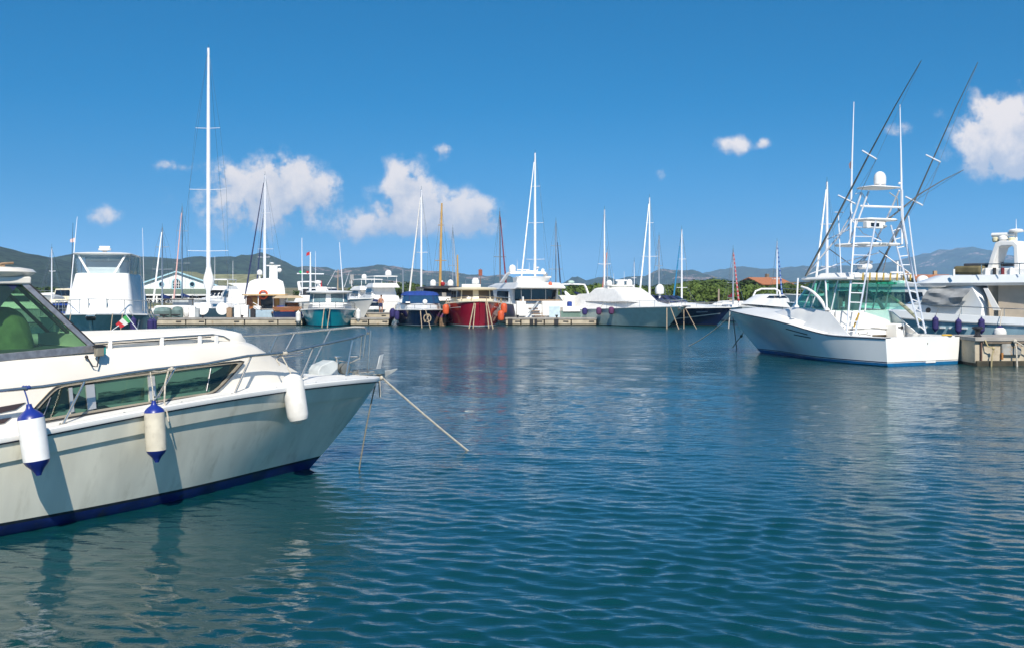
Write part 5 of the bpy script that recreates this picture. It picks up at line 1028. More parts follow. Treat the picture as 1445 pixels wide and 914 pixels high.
def small_cream():
    b = Boat('sports_cruiser', 'small cream sports cruiser with radar arch, right of the large white yacht', 'motor boat', 11, 3.6, 1.1, 1.6, (-.25, 1), stern=(817, 90), hullm=M('dark_sage_hull', (.13, .20, .17), .25), rub=gel, rr=.05, sternw=.96)
    b.house([dict(z=(1.1, 1.5), xa=1.6, xf=8.5, wa=1.6, wf=1.2, nose=3), dict(z=1.9, xa=1.8, xf=7.5, wa=1.5, wf=1.2, nose=2.4), dict(z=2.35, xa=2.4, xf=5.6, wa=1.35, wf=1.1, nose=1.4)], M('warm_white', (.76, .72, .62), .4), 'cabin', [(.12, .3, 1.1, 1.8)])
    b.arch(1.6, 1.55, 1.9, 2.2, 1.25, 3.35, .10, .35); MB().rev([(.1, 0), (.28, .06), (.28, .2), (.1, .26)], (2.2, 0, 3.42), 12).build('radar', M('pale_green_radar', (.5, .66, .58), .4), b.rt)
    MB().box((.2, 0, 1.25), (.7, 2.9, .45)).box((.5, .9, 1.6), (.5, .5, .5)).build('cockpit_seat', gel, b.rt, bevel=.06)
    MB().box((.1, .8, 1.65), (.3, .4, .5)).build('cockpit_bag', bluecv, b.rt, bevel=.08); MB().box((-.4, 0, .45), (.9, 3.2, .1)).build('bathing_platform', gel, b.rt)
    b2 = Boat('outboard_dayboat', 'low dayboat with a navy boom cover beside the stern of the sea green cruiser', 'motor boat', 7, 2.4, .8, 1.1, (-.2, 1), stern=(838, 98), hullm=gelb, sternw=.95)
    b2.house([dict(z=1.0, xa=1, xf=6, wa=.9, wf=.6, nose=1.6), dict(z=1.5, xa=1.6, xf=4.6, wa=.8, wf=.5, nose=1)], gel, 'cabin', [(.1, .3, .3, .8)])
    MB().tube([(1, 0, 2.2), (4, .1, 2.35), (6, .2, 2.6)], [.1, .16, .12], 8).build('boom_cover', navycv, b2.rt)
    MB().box((-.3, 0, .9), (.4, .4, .7)).build('outboard_motor', gel, b2.rt, bevel=.08)
small_cream()
def sea_green():
    b = Boat('sea_green_motor_cruiser', 'pale sea green hulled cruiser with a long white covered cabin, bow to the right', 'motor yacht', 15.0, 4.6, 1.20, 1.62, (.44, -.90), bow=(968, 80.0), hullm=seag, bottom=M('dark_green_bottom', (.02, .05, .05), .5), rub=M('grey_rub', (.35, .38, .40), .4), rr=.035, full=.56, rake=2.4, finew=.90, flare=1.2, bt=.06, sternw=.92, n=34, fb=.6)
    L = b.L; H_ = b.h
    b.house([dict(z=(1.15, 1.55), xa=1.0, xf=L - .9, wa=2.0, wf=1.1, nose=5), dict(z=(1.65, 1.72), xa=1.2, xf=L - 2.6, wa=1.9, wf=1.1, nose=4.5), dict(z=(1.95, 1.95), xa=1.6, xf=L - 4.4, wa=1.75, wf=1.1, nose=3.6)], gel, 'coachroof', crown=.05)
    b.house([dict(z=1.9, xa=2.4, xf=L - 4.6, wa=1.72, wf=1.4, nose=2.6), dict(z=2.5, xa=3.0, xf=L - 5.8, wa=1.62, wf=1.35, nose=2.0), dict(z=2.95, xa=3.8, xf=L - 7.0, wa=1.48, wf=1.25, nose=1.6), dict(z=3.02, xa=4.0, xf=L - 7.3, wa=1.3, wf=1.1, nose=1.5)], whitecv, 'covered_cabin', [(.855, .875, .1, 1.9, 3)], crown=.08)
    MB().box((5.5, 0, 3.2), (.7, 2.6, .14)).build('radar_arch', gel, b.rt, bevel=.04)
    for y in (1.25, -1.25):
        MB().slab([(5.0, y, 2.6), (6.0, y, 2.6), (5.8, y * .98, 3.2), (5.2, y * .98, 3.2)], .14).build('arch_leg', gel, b.rt)
    b.dome(5.5, 1.0, 3.26, .26, .5); b.dome(5.8, -1.15, 3.2, .26, .48); MB().box((5.5, 0.2, 3.65), (.12, 1.1, .12)).box((5.5, .1, 3.4), (.3, .5, .4)).build('radar', gel, b.rt); b.whip((5.5, .5, 3.3), (5.5, .5, 4.4), .02); b.whip((5.3, -.4, 3.3), (5.3, -.4, 4.2), .02)
    X = lambda px, py, y: b.fr.loc(px, py, y)
    MB().rev([(.18, 0), (.2, .03), (.1, .06)], (L - .3, -.38, 1.45), 14, axis=(0, -1, 0)).build('bow_ring', steel, b.rt)
    MB().box((L + .05, 0, 1.62), (.7, .3, .1)).build('bow_roller', steel, b.rt)
    b.rail(.45, .5, 6, .022, .12, mid=False)
    for px in (849, 851): pass
    b.house([dict(z=1.25, xa=-.2, xf=3.2, wa=1.9, wf=1.8, nose=.5), dict(z=1.95, xa=.3, xf=3.2, wa=1.8, wf=1.7, nose=.5), dict(z=2.5, xa=1.4, xf=3.6, wa=1.65, wf=1.6, nose=.4)], whitecv, 'cockpit_cover')
    front_line(b, *b.fr.loc(941, 435, -1.1), 941, 464, 'straight tan line dropping from the sea green cruiser bow'); front_line(b, *b.fr.loc(946.5, 434.5, -.8), 958.5, 464.5, 'slanting tan line from the sea green cruiser bow')
    for q, m_, lab in ((.27, fnv, 'navy fender on the sea green cruiser nearest its stern'), (.43, fpl, 'plum fender in the middle of three on the sea green cruiser'), (.555, fpl, 'plum fender nearest the bow of three on the sea green cruiser')): b.fend(q, -1, .62, .22, m_, m_, lab, 'dark fenders on the sea green cruiser', .12, round_=True)
sea_green()
def navy_two():
    b = Boat('navy_motor_yacht', 'deep navy hulled yacht with a white diagonal stripe, mostly behind the sea green cruiser', 'motor yacht', 15, 4.5, 1.2, 1.50, (.62, -.78), bow=(1033, 84.5), hullm=navyh, bottom=M('dark_bottom', (.02, .02, .025), .5), rub=gel, rr=.05, full=.56, rake=1.6, finew=.86, bt=.08, n=30)
    L = b.L
    b.house([dict(z=(1.15, 1.5), xa=1.0, xf=L - .6, wa=2.0, wf=1.1, nose=5), dict(z=(1.6, 1.62), xa=1.2, xf=L - 2.8, wa=1.8, wf=1.1, nose=4), dict(z=1.85, xa=2, xf=L - 5, wa=1.6, wf=1.1, nose=3)], gel, 'coachroof')
    b.house([dict(z=1.8, xa=3, xf=L - 5.0, wa=1.5, wf=1.3, nose=1.8), dict(z=2.35, xa=3, xf=L - 6.2, wa=1.4, wf=1.2, nose=1.2)], navycv, 'canopy', [(.31, .69, .1, .9), (.7, .9, .1, .9)])
    b.dome(L - 8.5, .55, 2.5, .33, .75, .7); b.dome(L - 6.8, -1.1, 2.5, .36, .85, .7)
    mb = MB(); H_ = b.h; pts = []
    for k in range(15):
        s = .45 + .52 * k / 14; z = .12 + .86 * (k / 14) ** 1.3
        for dz in (-.035, .035): pts.append(H_.pt(s, z + dz, -1, .012))
    mb.grid(pts, 2, 15).build('spray_stripe', gelb, b.rt)
    for (q, z) in ((.68, 1.02), (.76, 1.06)): 
        p = H_.pt(q, z, -1, .0); MB().rev([(.16, 0), (.16, .02), (.12, .03)], p, 14, axis=(0.35, -1, -.1)).build('porthole', steel, b.rt)
    p0, p1 = H_.pt(.84, 1.08, -1, .012), H_.pt(.90, 1.12, -1, .012); MB().slab([p0 + Vector((0, 0, .06)), p1 + Vector((0, 0, .06)), p1 - Vector((0, 0, .06)), p0 - Vector((0, 0, .06))], .02).build('name_plate', M('dull_plate', (.25, .30, .34), .4), b.rt)
    b.rail(.6, .4, 4, .02, .1, mid=False)
    front_line(b, *b.fr.loc(965, 434, -1.9), 965, 464, 'short tan line left of the navy yacht stripe'); front_line(b, *b.fr.loc(966.5, 434, -1.9), 984, 464.5, 'slanting tan line across the navy yacht stripe')
    front_line(b, L - .2, 0, 1.3, 1028, 463.5, 'pale line hanging at the tip of the navy yacht bow', mat=rope)
navy_two()
def behind_bow():
    b = Boat('sports_cruiser', 'white sports cruiser with a ring shaped radar arch behind the fishing boat bow', 'motor boat', 10, 3.4, 1.1, 1.5, (-.52, -.86), bow=(1046, 86), hullm=gel, full=.6)
    L = b.L
    b.house([dict(z=(1.3, 1.7), xa=.8, xf=L - .8, wa=1.5, wf=.9, nose=3.2), dict(z=2.1, xa=1.2, xf=L - 3, wa=1.35, wf=.9, nose=2.4), dict(z=2.45, xa=2.0, xf=L - 5, wa=1.15, wf=.8, nose=1.4)], gel, 'cabin', [(.62, .9, 1.15, 1.75)])
    MB().tube([(3.4, 1.2, 2.3), (3.2, 1.05, 2.75), (3.0, .6, 2.95), (3.0, -.6, 2.95), (3.2, -1.05, 2.75), (3.4, -1.2, 2.3)], .08, 7).build('radar_arch', gel, b.rt)
    b2 = Boat('workboat', 'low white boat deck showing between the navy yacht and the fishing boat bow', 'boat', 9, 3.0, 1.2, 1.5, (-.9, .35), stern=(1084, 108), hullm=gelb)
    b2.house([dict(z=1.3, xa=2, xf=6, wa=1.1, wf=.8, nose=1.5), dict(z=1.75, xa=2.4, xf=5, wa=.95, wf=.7, nose=1)], gel, 'cabin')
    MB().box((5, 0, 2.2), (.15, .15, 1.6)).box((3.6, .2, 1.8), (.5, .5, .3)).build('deck_post', M('brown_post', (.30, .24, .18), .6), b2.rt)
    # brown pilings / lines right of the tuna boat's neighbour
    b3 = Boat('white_motor_yacht', 'white motor yacht with dark window band, seen between the tuna tower and the grey yacht', 'motor yacht', 14, 4.2, 1.6, 2.0, (-.55, .83), stern=(1370, 62), hullm=gel)
    b3.house([dict(z=1.7, xa=1, xf=12, wa=1.9, wf=1.5, nose=4), dict(z=3.0, xa=1.5, xf=9.5, wa=1.8, wf=1.4, nose=2.6)], gel, 'cabin', [(.71, .9, .25, .75), (.62, .70, .3, .8)])
    b3.house([dict(z=3.0, xa=.5, xf=10, wa=1.95, wf=1.5, nose=3), dict(z=3.2, xa=.5, xf=10, wa=1.95, wf=1.5, nose=3)], gel, 'flybridge')
    MB().box((5, 0, 3.45), (.7, .6, .7)).box((5, 0, 3.9), (.1, 1.3, .1)).tube([(5, 0, 3.8), (5, 0, 4.6)], .06, 6).build('radar_mast', gel, b3.rt); b3.dome(3.2, 0, 3.2, .35, .5)
behind_bow()

# ---------------- pontoons ----------------
def pontoon(px0, px1, Y, depth, lab, slots, z=.58, joints=()):
    x0, x1 = wx(px0, Y), wx(px1, Y); cx = (x0 + x1) / 2; w = x1 - x0
    rt = empty('floating_pontoon', (cx, Y, 0), 0, lab, 'pontoon')
    MB().box((0, depth / 2, z - .05), (w, depth + .12, .10)).build('deck', concg, rt, bevel=.01)
    xs = [x0] + [wx(j, Y) for j in joints] + [x1]
    for a, c in zip(xs, xs[1:]):
        MB().box(((a + c) / 2 - cx, depth / 2, (z - .12) / 2 + .04), (c - a - .09, depth, z - .22)).build('concrete_float', concrete, rt, bevel=.02)
        MB().box(((a + c) / 2 - cx + (c - a) * .3, -.01, z - .27), (.42, .03, .10)).build('cable_slot', rubber, rt)
    MB().box((0, depth / 2 + .02, .02), (w - .2, depth - .06, .14)).build('algae_band', weed, rt)
    for s_ in slots: MB().box((wx(s_[0], Y) - cx, -.03, .30), (s_[1], .08, .46)).build('rubber_fender_strip', rubber, rt, bevel=.02)
    for k in range(int(w / 3.2)):
        o = MB().rev([(.09, 0), (.07, .05), (.07, .14), (.13, .18), (.12, .24)], (x0 + 1 + k * 3.2, Y + .25, z), 8).build('bollard', rubber)
        tag(o, 'small black bollard on the edge of the %s' % ('long left pontoon' if px0 < 300 else 'pontoon right of the teal boat' if Y < 90 and px0 < 600 else ('right pontoon' if px0 > 600 else 'rear pontoon')), 'bollard', 'bollards along the pontoons')
    return rt
pontoon(212, 427, 86.3, 2.6, 'long pale concrete pontoon left of the teal boat', (), joints=(262, 290, 345, 392))
pontoon(494, 549, 86.3, 2.6, 'pale concrete pontoon between the teal boat and the navy cruiser', (), joints=(520,))
pontoon(500, 552, 101, 2.4, 'short rear pontoon beyond the near ones, left of the navy cruiser', (), z=.72)
pontoon(713, 842, 86.6, 2.6, 'right concrete pontoon with black fender slots below the large white yacht', ((720, .38), (750, .30), (756, .22), (785, .36)), joints=(735, 768, 806))
# ---------------- sailing boats ----------------
def sailboat(label, px, Y, top, jib=None, toward=1, L=11.5, hullm=gelb, mast_r=.09, mastm=wtube, spreaders=((.45, .9), (.70, .7)), lean=0.0, boom=whitecv, fb=1.15, deckh=None, ang=None, stays=True, mats=None, base=None, jibm=None, jdash=None, jtop=.93, extra=None, coverl=.36):
    """mast foot seen at px at distance Y; top = pixel row of the masthead; jib = pixel offset of the furled foresail foot (sets the heading)"""
    X0 = wx(px, Y); fwd = L * .42
    sn = 0.0
    for _ in range(30):
        cs = math.sqrt(1 - sn * sn) * (-1 if toward > 0 else 1)
        sn = max(-.9, min(.9, (wx(px + jib, Y + cs * fwd) - X0) / fwd)) if jib is not None else (ang or 0) * Y / F / fwd
    hx, hy = sn, cs
    fr = Frame(X0 - hx * L * .56, Y - hy * L * .56, hx, hy)
    rt = empty('sailing_boat', (fr.bx, fr.by, 0), fr.rz, label, 'sailing boat')
    b = L * .155
    h = Hull(L, [(0, b * .72), (.35, b), (.6, b * .95), (.8, b * .66), (.93, b * .25), (1, .03)], [(0, b * .5), (.35, b * .82), (.6, b * .7), (.8, b * .38), (1, 0)], [(0, fb), (.5, fb * .97), (1, fb * 1.22)], rake=L * .07, flare=1.0, n=18)
    h.parts(rt, hullm, antif, None, bt=.08, rubmat=None, deck=deckm, camber=.08)
    c = Loft([dict(z=fb * .97, xa=L * .30, xf=L * .74, wa=b * .62, wf=b * .45, nose=L * .14), dict(z=fb + .38, xa=L * .31, xf=L * .68, wa=b * .55, wf=b * .38, nose=L * .10)], 36)
    o = c.mesh(crown=.05).build('cabin', gel, rt); c.panel(.12, .28, .25, .75, .012, n=4, m=1).build('window', glassd, o); c.panel(.72, .88, .25, .75, .012, n=4, m=1).build('window', glassd, o)
    zt = wz(top, Y); mx_ = L * .56; zb = fb + .3
    tp = Vector((mx_ - lean, 0, zt)); m = MB().tube([(mx_, 0, zb), (mx_ - lean * .5, 0, (zb + zt) / 2), tp], [mast_r, mast_r * .95, mast_r * .6], 8).build('mast', mastm, rt)
    MB().tube([tp, tp + Vector((0, 0, .35))], .015, 4).box((tp.x, .0, tp.z), (.3, .05, .05)).build('masthead_gear', steel, m)
    P = []
    for (q, w) in spreaders:
        z = zb + (zt - zb) * q; x = mx_ - lean * q; MB().tube([(x - .15, w, z + .03), (x, 0, z), (x - .15, -w, z + .03)], .028, 4).build('spreader', mastm, m); P.append((x - .15, w, z + .03))
    if stays:
        for sg in (1, -1):
            MB().tube([(mx_ - .2, sg * b * .85, fb)] + [(x, sg * w, z) for x, w, z in P] + [tp], .012, 3).build('shroud', steel, m)
        MB().tube([(.1, 0, fb), tp], .012, 3).build('backstay', steel, m)
        if jib is None: MB().tube([(L * .97, 0, fb * 1.2), tp], .012, 3).build('forestay', steel, m)
    if jib is not None:
        a = Vector((L * .975, 0, fb * 1.22 + .5)); t = tp + (a - tp) * (1 - jtop); f = MB().tube([a, a.lerp(t, .5), t], [.085, .065, .04], 7).build('furled_jib', jibm or whitecv, rt)
        MB().tube([(L * .975, 0, fb * 1.2), tp], .014, 4).build('forestay', steel, m)
        if jdash:
            for k in range(12): MB().tube([a.lerp(t, (k + .1) / 12), a.lerp(t, (k + .42) / 12)], [.105 - .004 * k] * 2, 7).build('sail_band', jdash, f)
    if boom:
        z = zb + .75; MB().tube([(mx_, 0, z), (mx_ - L * .38, 0, z - .02)], .05, 6).build('boom', mastm, rt)
        MB().tube([(mx_ - .05, 0, z + .45), (mx_ - .25, 0, z + .22), (mx_ - L * coverl * .6, 0, z + .15), (mx_ - L * coverl, 0, z + .08)], [.10, .20, .16, .09], 8).build('sail_cover', boom, rt)
    MB().tube([h.edge(q / 8, .05, .55, 1) for q in range(9)] + [h.edge(q / 8, .05, .55, -1) for q in range(8, -1, -1)], .014, 4).build('guard_rail', steel, rt)
    if extra: extra(fr, rt, h, L, b, fb, tp, mx_, zb)
    return fr, rt
def tall_extra(fr, rt, h, L, b, fb, tp, mx_, zb):
    X = lambda px, py, x: fr.locx(px, py, x)
    for k, px in enumerate((286, 313.5)):
        p = X(px, 436, .9); MB().rev([(.52, -.03), (.54, 0), (.52, .03)], p, 20, axis=(1, 0, 0)).build('covered_wheel', whitecv, rt)
    MB().rev([(.10, 0), (.42, .5), (.52, 1.1), (.45, 1.5), (.30, 2.0), (.12, 3.0)], (mx_ + .1, 0, zb + 1.0), 12).build('bundled_sail', whitecv, rt)
    MB().box((1.4, 0, fb + .75), (.15, 2.6, .10)).tube([(1.4, 1.2, fb), (1.4, 1.2, fb + .8)], .04, 5).tube([(1.4, -1.2, fb), (1.4, -1.2, fb + .8)], .04, 5).build('traveller_arch', M('dark_bronze', (.06, .05, .04), .5), rt)
    MB().box((2.6, 0, fb + .35), (1.6, 1.4, .8)).build('cockpit_coaming', greyp, rt, bevel=.08)
    MB().box((.3, 0, fb + .12), (.6, 3.0, .25)).build('stern_locker', gel, rt, bevel=.05)
    MB().box((.02, .3, fb - .2), (.05, .4, .35)).build('name_board', M('tan_board', (.5, .33, .16), .6), rt)
def white_mast(): pass
WM = wtube; pinkish = M('faded_pink_sail', (.60, .36, .33), .8); greym = M('grey_mast', (.42, .46, .50), .4, metal=.4); dblue = M('dark_blue_sail', (.012, .03, .10), .8); azure = M('azure_sail', (.01, .16, .32), .8)
sailboat('tallest sailing yacht with a towering white mast and two round covered wheels at its stern', 294, 99.5, 68, None, -1, 17, gel, .20, WM, ((.205, 1.9), (.445, 1.75), (.685, 1.15)), 0, None, 1.3, ang=3, extra=tall_extra)
sailboat('sailing boat with a leaning pink furled sail in front of the pediment building', 257, 114, 292, -12, 1, 11, M('sage_cover_hull', (.24, .34, .32), .5), .07, greym, ((.42, .8), (.75, .6)), 0, bluecv, 1.05, jibm=pinkish)
sailboat('small sailing boat with white furled sail at the left end of the pediment building', 229, 99, 321, -13, 1, 10.5, M('sage_cover_hull', (.24, .34, .32), .5), .07, greym, ((.47, .9), (.75, .6)), 0, bluecv, 1.0, jibm=whitecv)
def ketch_extra(fr, rt, h, L, b, fb, tp, mx_, zb):
    X = lambda px, py, x: fr.locx(px, py, x)
    for (a, c) in (((363, 338), (390, 337.5)), ((363, 385), (393, 384))): pass
    a = Vector((L * .99, .0, fb * 1.2)); 
p_ = None
sailboat('tall white masted yacht with a long dark blue furled sail slanting down to the left', 374, 113, 247, -29, 1, 13.5, gelb, .11, WM, ((.42, .85), (.70, .5)), 0, None, 1.2, jibm=navycv, jdash=None)
sailboat('smaller sloop whose shorter dark blue furled sail runs close beside a taller white mast', 372, 122, 300, -12, 1, 10, gelb, .05, WM, ((.5, .7),), 0, None, 1.2, jibm=dblue)
sailboat('sloop with bright white mast and slanting furled sail behind the blue canopied cruiser', 594.5, 104, 268, -18, 1, 12, gelb, .10, WM, ((.10, .55), (.45, .6)), 0, None, 1.2, jibm=M('offwhite_sail', (.62, .60, .56), .8))
sailboat('thin grey masted sloop left of the short yellow mizzen mast', 639, 118, 322, 7, 1, 10, gelb, .05, greym, ((.5, .5),), 0, None, 1.1, jibm=greym, jtop=.85)
sailboat('sloop with dark mast and long maroon furled sail beside the red boat', 706, 105, 298, 10, 1, 12, cream, .08, M('brown_grey_mast', (.20, .19, .19), .5), ((.12, .6), (.5, .6)), .4, redcv, 1.3, jibm=maroon, coverl=.42)
sailboat('tall sailing yacht whose white mast rises behind the large flybridge yacht', 755, 118, 216, -22, 1, 16, gel, .15, WM, ((.27, 1.05), (.52, .9), (.77, .55)), 0, None, 1.6, jibm=whitecv)
sailboat('slim sloop with dark jib and a pink line right of the large white yacht', 784.5, 110, 312, 8, 1, 11, gelb, .07, greym, ((.42, .7), (.7, .5)), 0, None, 1.1, jibm=M('ink_sail', (.02, .03, .07), .8), jtop=.72)
sailboat('sloop with single white mast and navy boom cover left of the sea green cruiser', 853, 105, 296, None, -1, 11.5, gelb, .095, WM, ((.42, .62),), 0, navycv, 1.2, ang=3)
sailboat('small sloop with rusty red furled sail just right of a white mast', 857, 116, 352, -9, 1, 9, gelb, .06, greym, ((.5, .4),), 0, None, 1.0, jibm=M('rust_sail', (.48, .16, .10), .8))
sailboat('large sloop with thick white mast directly above the sea green cruiser cabin', 916.5, 111, 279, -14, 1, 14, gel, .11, WM, ((.42, .85), (.75, .4)), 0, None, 1.6, jibm=whitecv)
sailboat('cutter with a bare grey mast, just right of the thick white mast', 930, 116, 333, None, 1, 11, gelb, .09, greym, ((.55, .4),), 0, None, 1.2, ang=3)
sailboat('sloop with a bright azure furled sail over the navy yacht', 962, 102, 324, -12, 1, 12, gelb, .09, WM, ((.22, .5), (.6, .4)), 0, None, 1.2, jibm=azure, jtop=.75)
sailboat('sloop with red boom cover and red banded furled sail in front of the trees', 1034.5, 100, 352, 8, 1, 9.5, gelb, .08, greym, ((.4, .5),), 0, redcv, 1.1, jibm=M('dull_red_jib', (.40, .22, .22), .8), jdash=redcv)
sailboat('sloop with blue banded furled sail beside the terracotta roofed house', 1096.5, 112, 341, 8, 1, 10, gelb, .08, WM, ((.4, .5),), 0, None, 1.1, jibm=M('dull_blue_jib', (.16, .26, .42), .8), jdash=bluecv)
sailboat('sailing yacht whose white mast stands left of the tuna tower', 1167, 78, 257, -19, 1, 12, gelb, .12, WM, ((.32, .45), (.66, .5)), 0, None, 1.3, jibm=whitecv)
sailboat('small sloop with a slim pale mast left of the tarpaulin covered boat', 73, 100, 350, None, 1, 9, gelb, .07, WM, ((.6, .3),), 0, whitecv, 1.0, ang=4)
sailboat('sloop with a lone pole mast rising over the two white flybridge boats', 568.5, 118, 380, None, 1, 9, gelb, .09, greym, ((.6, .3),), 0, None, 1.0, ang=3)
sailboat('distant sloop with a thin mast between the red boat and the yellow mast', 657, 130, 395, None, 1, 9, gelb, .06, greym, ((.6, .3),), 0, None, 1.0, ang=3)
sailboat('distant sloop with a short thin mast over the sea green cruiser stern', 895, 120, 368, None, 1, 9, gelb, .05, WM, ((.6, .3),), 0, None, 1.0, ang=3)

# ---------------- motor boats further back ----------------
def small_motor(nm, label, px, Y, L, B, fbk, h, hullm=gelb, house=1.0, hm=gel, arch=False, fly=False, canopy=None, domes=(), rail=True, wm=None, whips=()):
    b = Boat(nm, label, 'motor boat', L, B, fbk, fbk * 1.25, h, stern=(px, Y), hullm=hullm, rub=gel, rr=.04, n=18)
    w = B / 2
    b.house([dict(z=(fbk, fbk * 1.15), xa=L * .18, xf=L * .88, wa=w * .82, wf=w * .5, nose=L * .28), dict(z=fbk + .45 * house, xa=L * .2, xf=L * .72, wa=w * .76, wf=w * .5, nose=L * .2)], hm, 'cabin', crown=.06)
    z = fbk + .42 * house; t = z + .75 * house
    b.house([dict(z=z, xa=L * .22, xf=L * .62, wa=w * .70, wf=w * .55, nose=L * .14), dict(z=t, xa=L * .24, xf=L * .50, wa=w * .62, wf=w * .5, nose=L * .08)], hm, 'wheelhouse', [(.34, .66, .2, .88), (.10, .29, .2, .85), (.71, .90, .2, .85)], wm=wm)
    if fly:
        b.house([dict(z=t, xa=L * .16, xf=L * .54, wa=w * .74, wf=w * .6, nose=L * .1), dict(z=t + .45, xa=L * .2, xf=L * .46, wa=w * .66, wf=w * .5, nose=L * .08)], hm, 'flybridge'); t += .45
        b.house([dict(z=t + .7, xa=L * .18, xf=L * .44, wa=w * .66, wf=w * .55, nose=.3), dict(z=t + .8, xa=L * .18, xf=L * .44, wa=w * .66, wf=w * .55, nose=.3)], hm, 'flybridge_top', bot=True)
        for sg in (1, -1):
            for x in (.2, .42): MB().tube([(L * x, sg * w * .6, t - .05), (L * x, sg * w * .6, t + .72)], .04, 4).build('post', hm, b.rt)
    if arch: b.arch(L * .26, w * .72, t - .3, L * .2, w * .55, t + .55, .12, .35)
    if canopy: b.house([dict(z=t, xa=L * .05, xf=L * .5, wa=w * .8, wf=w * .7, nose=.5), dict(z=t + .22, xa=L * .08, xf=L * .46, wa=w * .6, wf=w * .55, nose=.4)], canopy, 'canopy', bot=True)
    for (y, r_) in domes: b.dome(L * .24, y, t + (.6 if arch else (.85 if fly else .1)), r_, r_ * 1.7)
    for (y, zt_) in whips: b.whip((L * .25, y, t), (L * .25, y, t + zt_), .03)
    if rail: b.rail(.55, .5, 3, .02, .1, mid=False)
    return b
small_motor('moored_motor_boat', 'white boat with navy hull band at the far left beyond the cruiser windscreen', 84, 96, 11, 4, 1.2, (-.8, -.6), M('white_navy_hull', (.5, .53, .58), .3), 1.1, gel)
small_motor('moored_motor_boat', 'cream decked boat furthest left, under the dark hillside', 64, 108, 10, 3.4, 1.6, (.9, -.4), navyh, 1.2, cream, rail=True)
small_motor('moored_motor_boat', 'small blue and white boat tucked left of the tarpaulin covered boat', 92, 76, 7, 2.6, .9, (.3, -.95), gel, .8, bluecv)
small_motor('moored_motor_boat', 'motor yacht with twin domes on its arch behind the left end of the pediment building', 200, 128, 15, 4.6, 2.0, (-.9, -.4), gel, 1.3, gel, arch=True, fly=False, domes=((.9, .42), (-.9, .42)), whips=((0, 3.5),))
small_motor('moored_motor_boat', 'large white yacht with a tiered radar mast left of the orange lifebuoy boat', 330, 128, 12, 3.8, 1.5, (-.1, -1), gel, 1.2, gel, fly=True, whips=((1.0, 3), (-1.2, 3.5)))
small_motor('moored_motor_boat', 'white boat with a sloping awning between the tiered radar mast and the wheelhouse boat', 352, 107, 10, 3.6, 1.5, (-.6, .8), gel, 1.2, whitecv, rail=False)
small_motor('moored_motor_boat', 'white cruiser with a low arch left of the teal boat', 412, 104, 12, 4, 1.7, (.75, -.65), gel, 1.2, gel, arch=True, whips=((.5, 3.5),))
small_motor('moored_motor_boat', 'white boat between the crossed mast and the varnished open boat', 425, 118, 11, 3.6, 1.5, (.5, -.86), gel, 1.1, gel)
small_motor('moored_motor_boat', 'left of two white flybridge boats moored beyond the rear pontoon', 538, 118, 12, 4.2, 1.6, (-.55, .83), gel, 1.1, gel, fly=True, domes=((.7, .3),))
small_motor('moored_motor_boat', 'right of two white flybridge boats, partly hidden by the blue canopy', 556, 112, 13, 4.2, 1.7, (-.45, .9), gel, 1.25, gel, fly=True, domes=((-.5, .35),))
small_motor('moored_motor_boat', 'white covered speedboat behind the right side of the teal boat', 507, 108, 8, 2.8, .9, (-.4, -.9), gel, .8, whitecv, rail=False)
small_motor('moored_motor_boat', 'low boat with dark navy canopy behind the rear pontoon', 522, 112, 7.5, 2.6, .8, (.2, -.98), gel, .75, gel, canopy=navycv, rail=False)
small_motor('moored_motor_boat', 'small white boat under the distant hill right of the slim sloop', 800, 128, 9, 3, 1.2, (-.5, -.86), gel, .9, gel)
small_motor('moored_motor_boat', 'small white cabin boat left of the flybridge yacht behind the red boat', 694, 104, 9, 3, 1.3, (-.2, -.98), cream, 1.0, cream)
small_motor('moored_motor_boat', 'white boat with orange boards on deck seen through the tower ladder', 1330, 95, 14, 4.4, 2.0, (-.9, .4), gel, 1.3, gel, domes=((.2, .35),), whips=((.4, 2),))

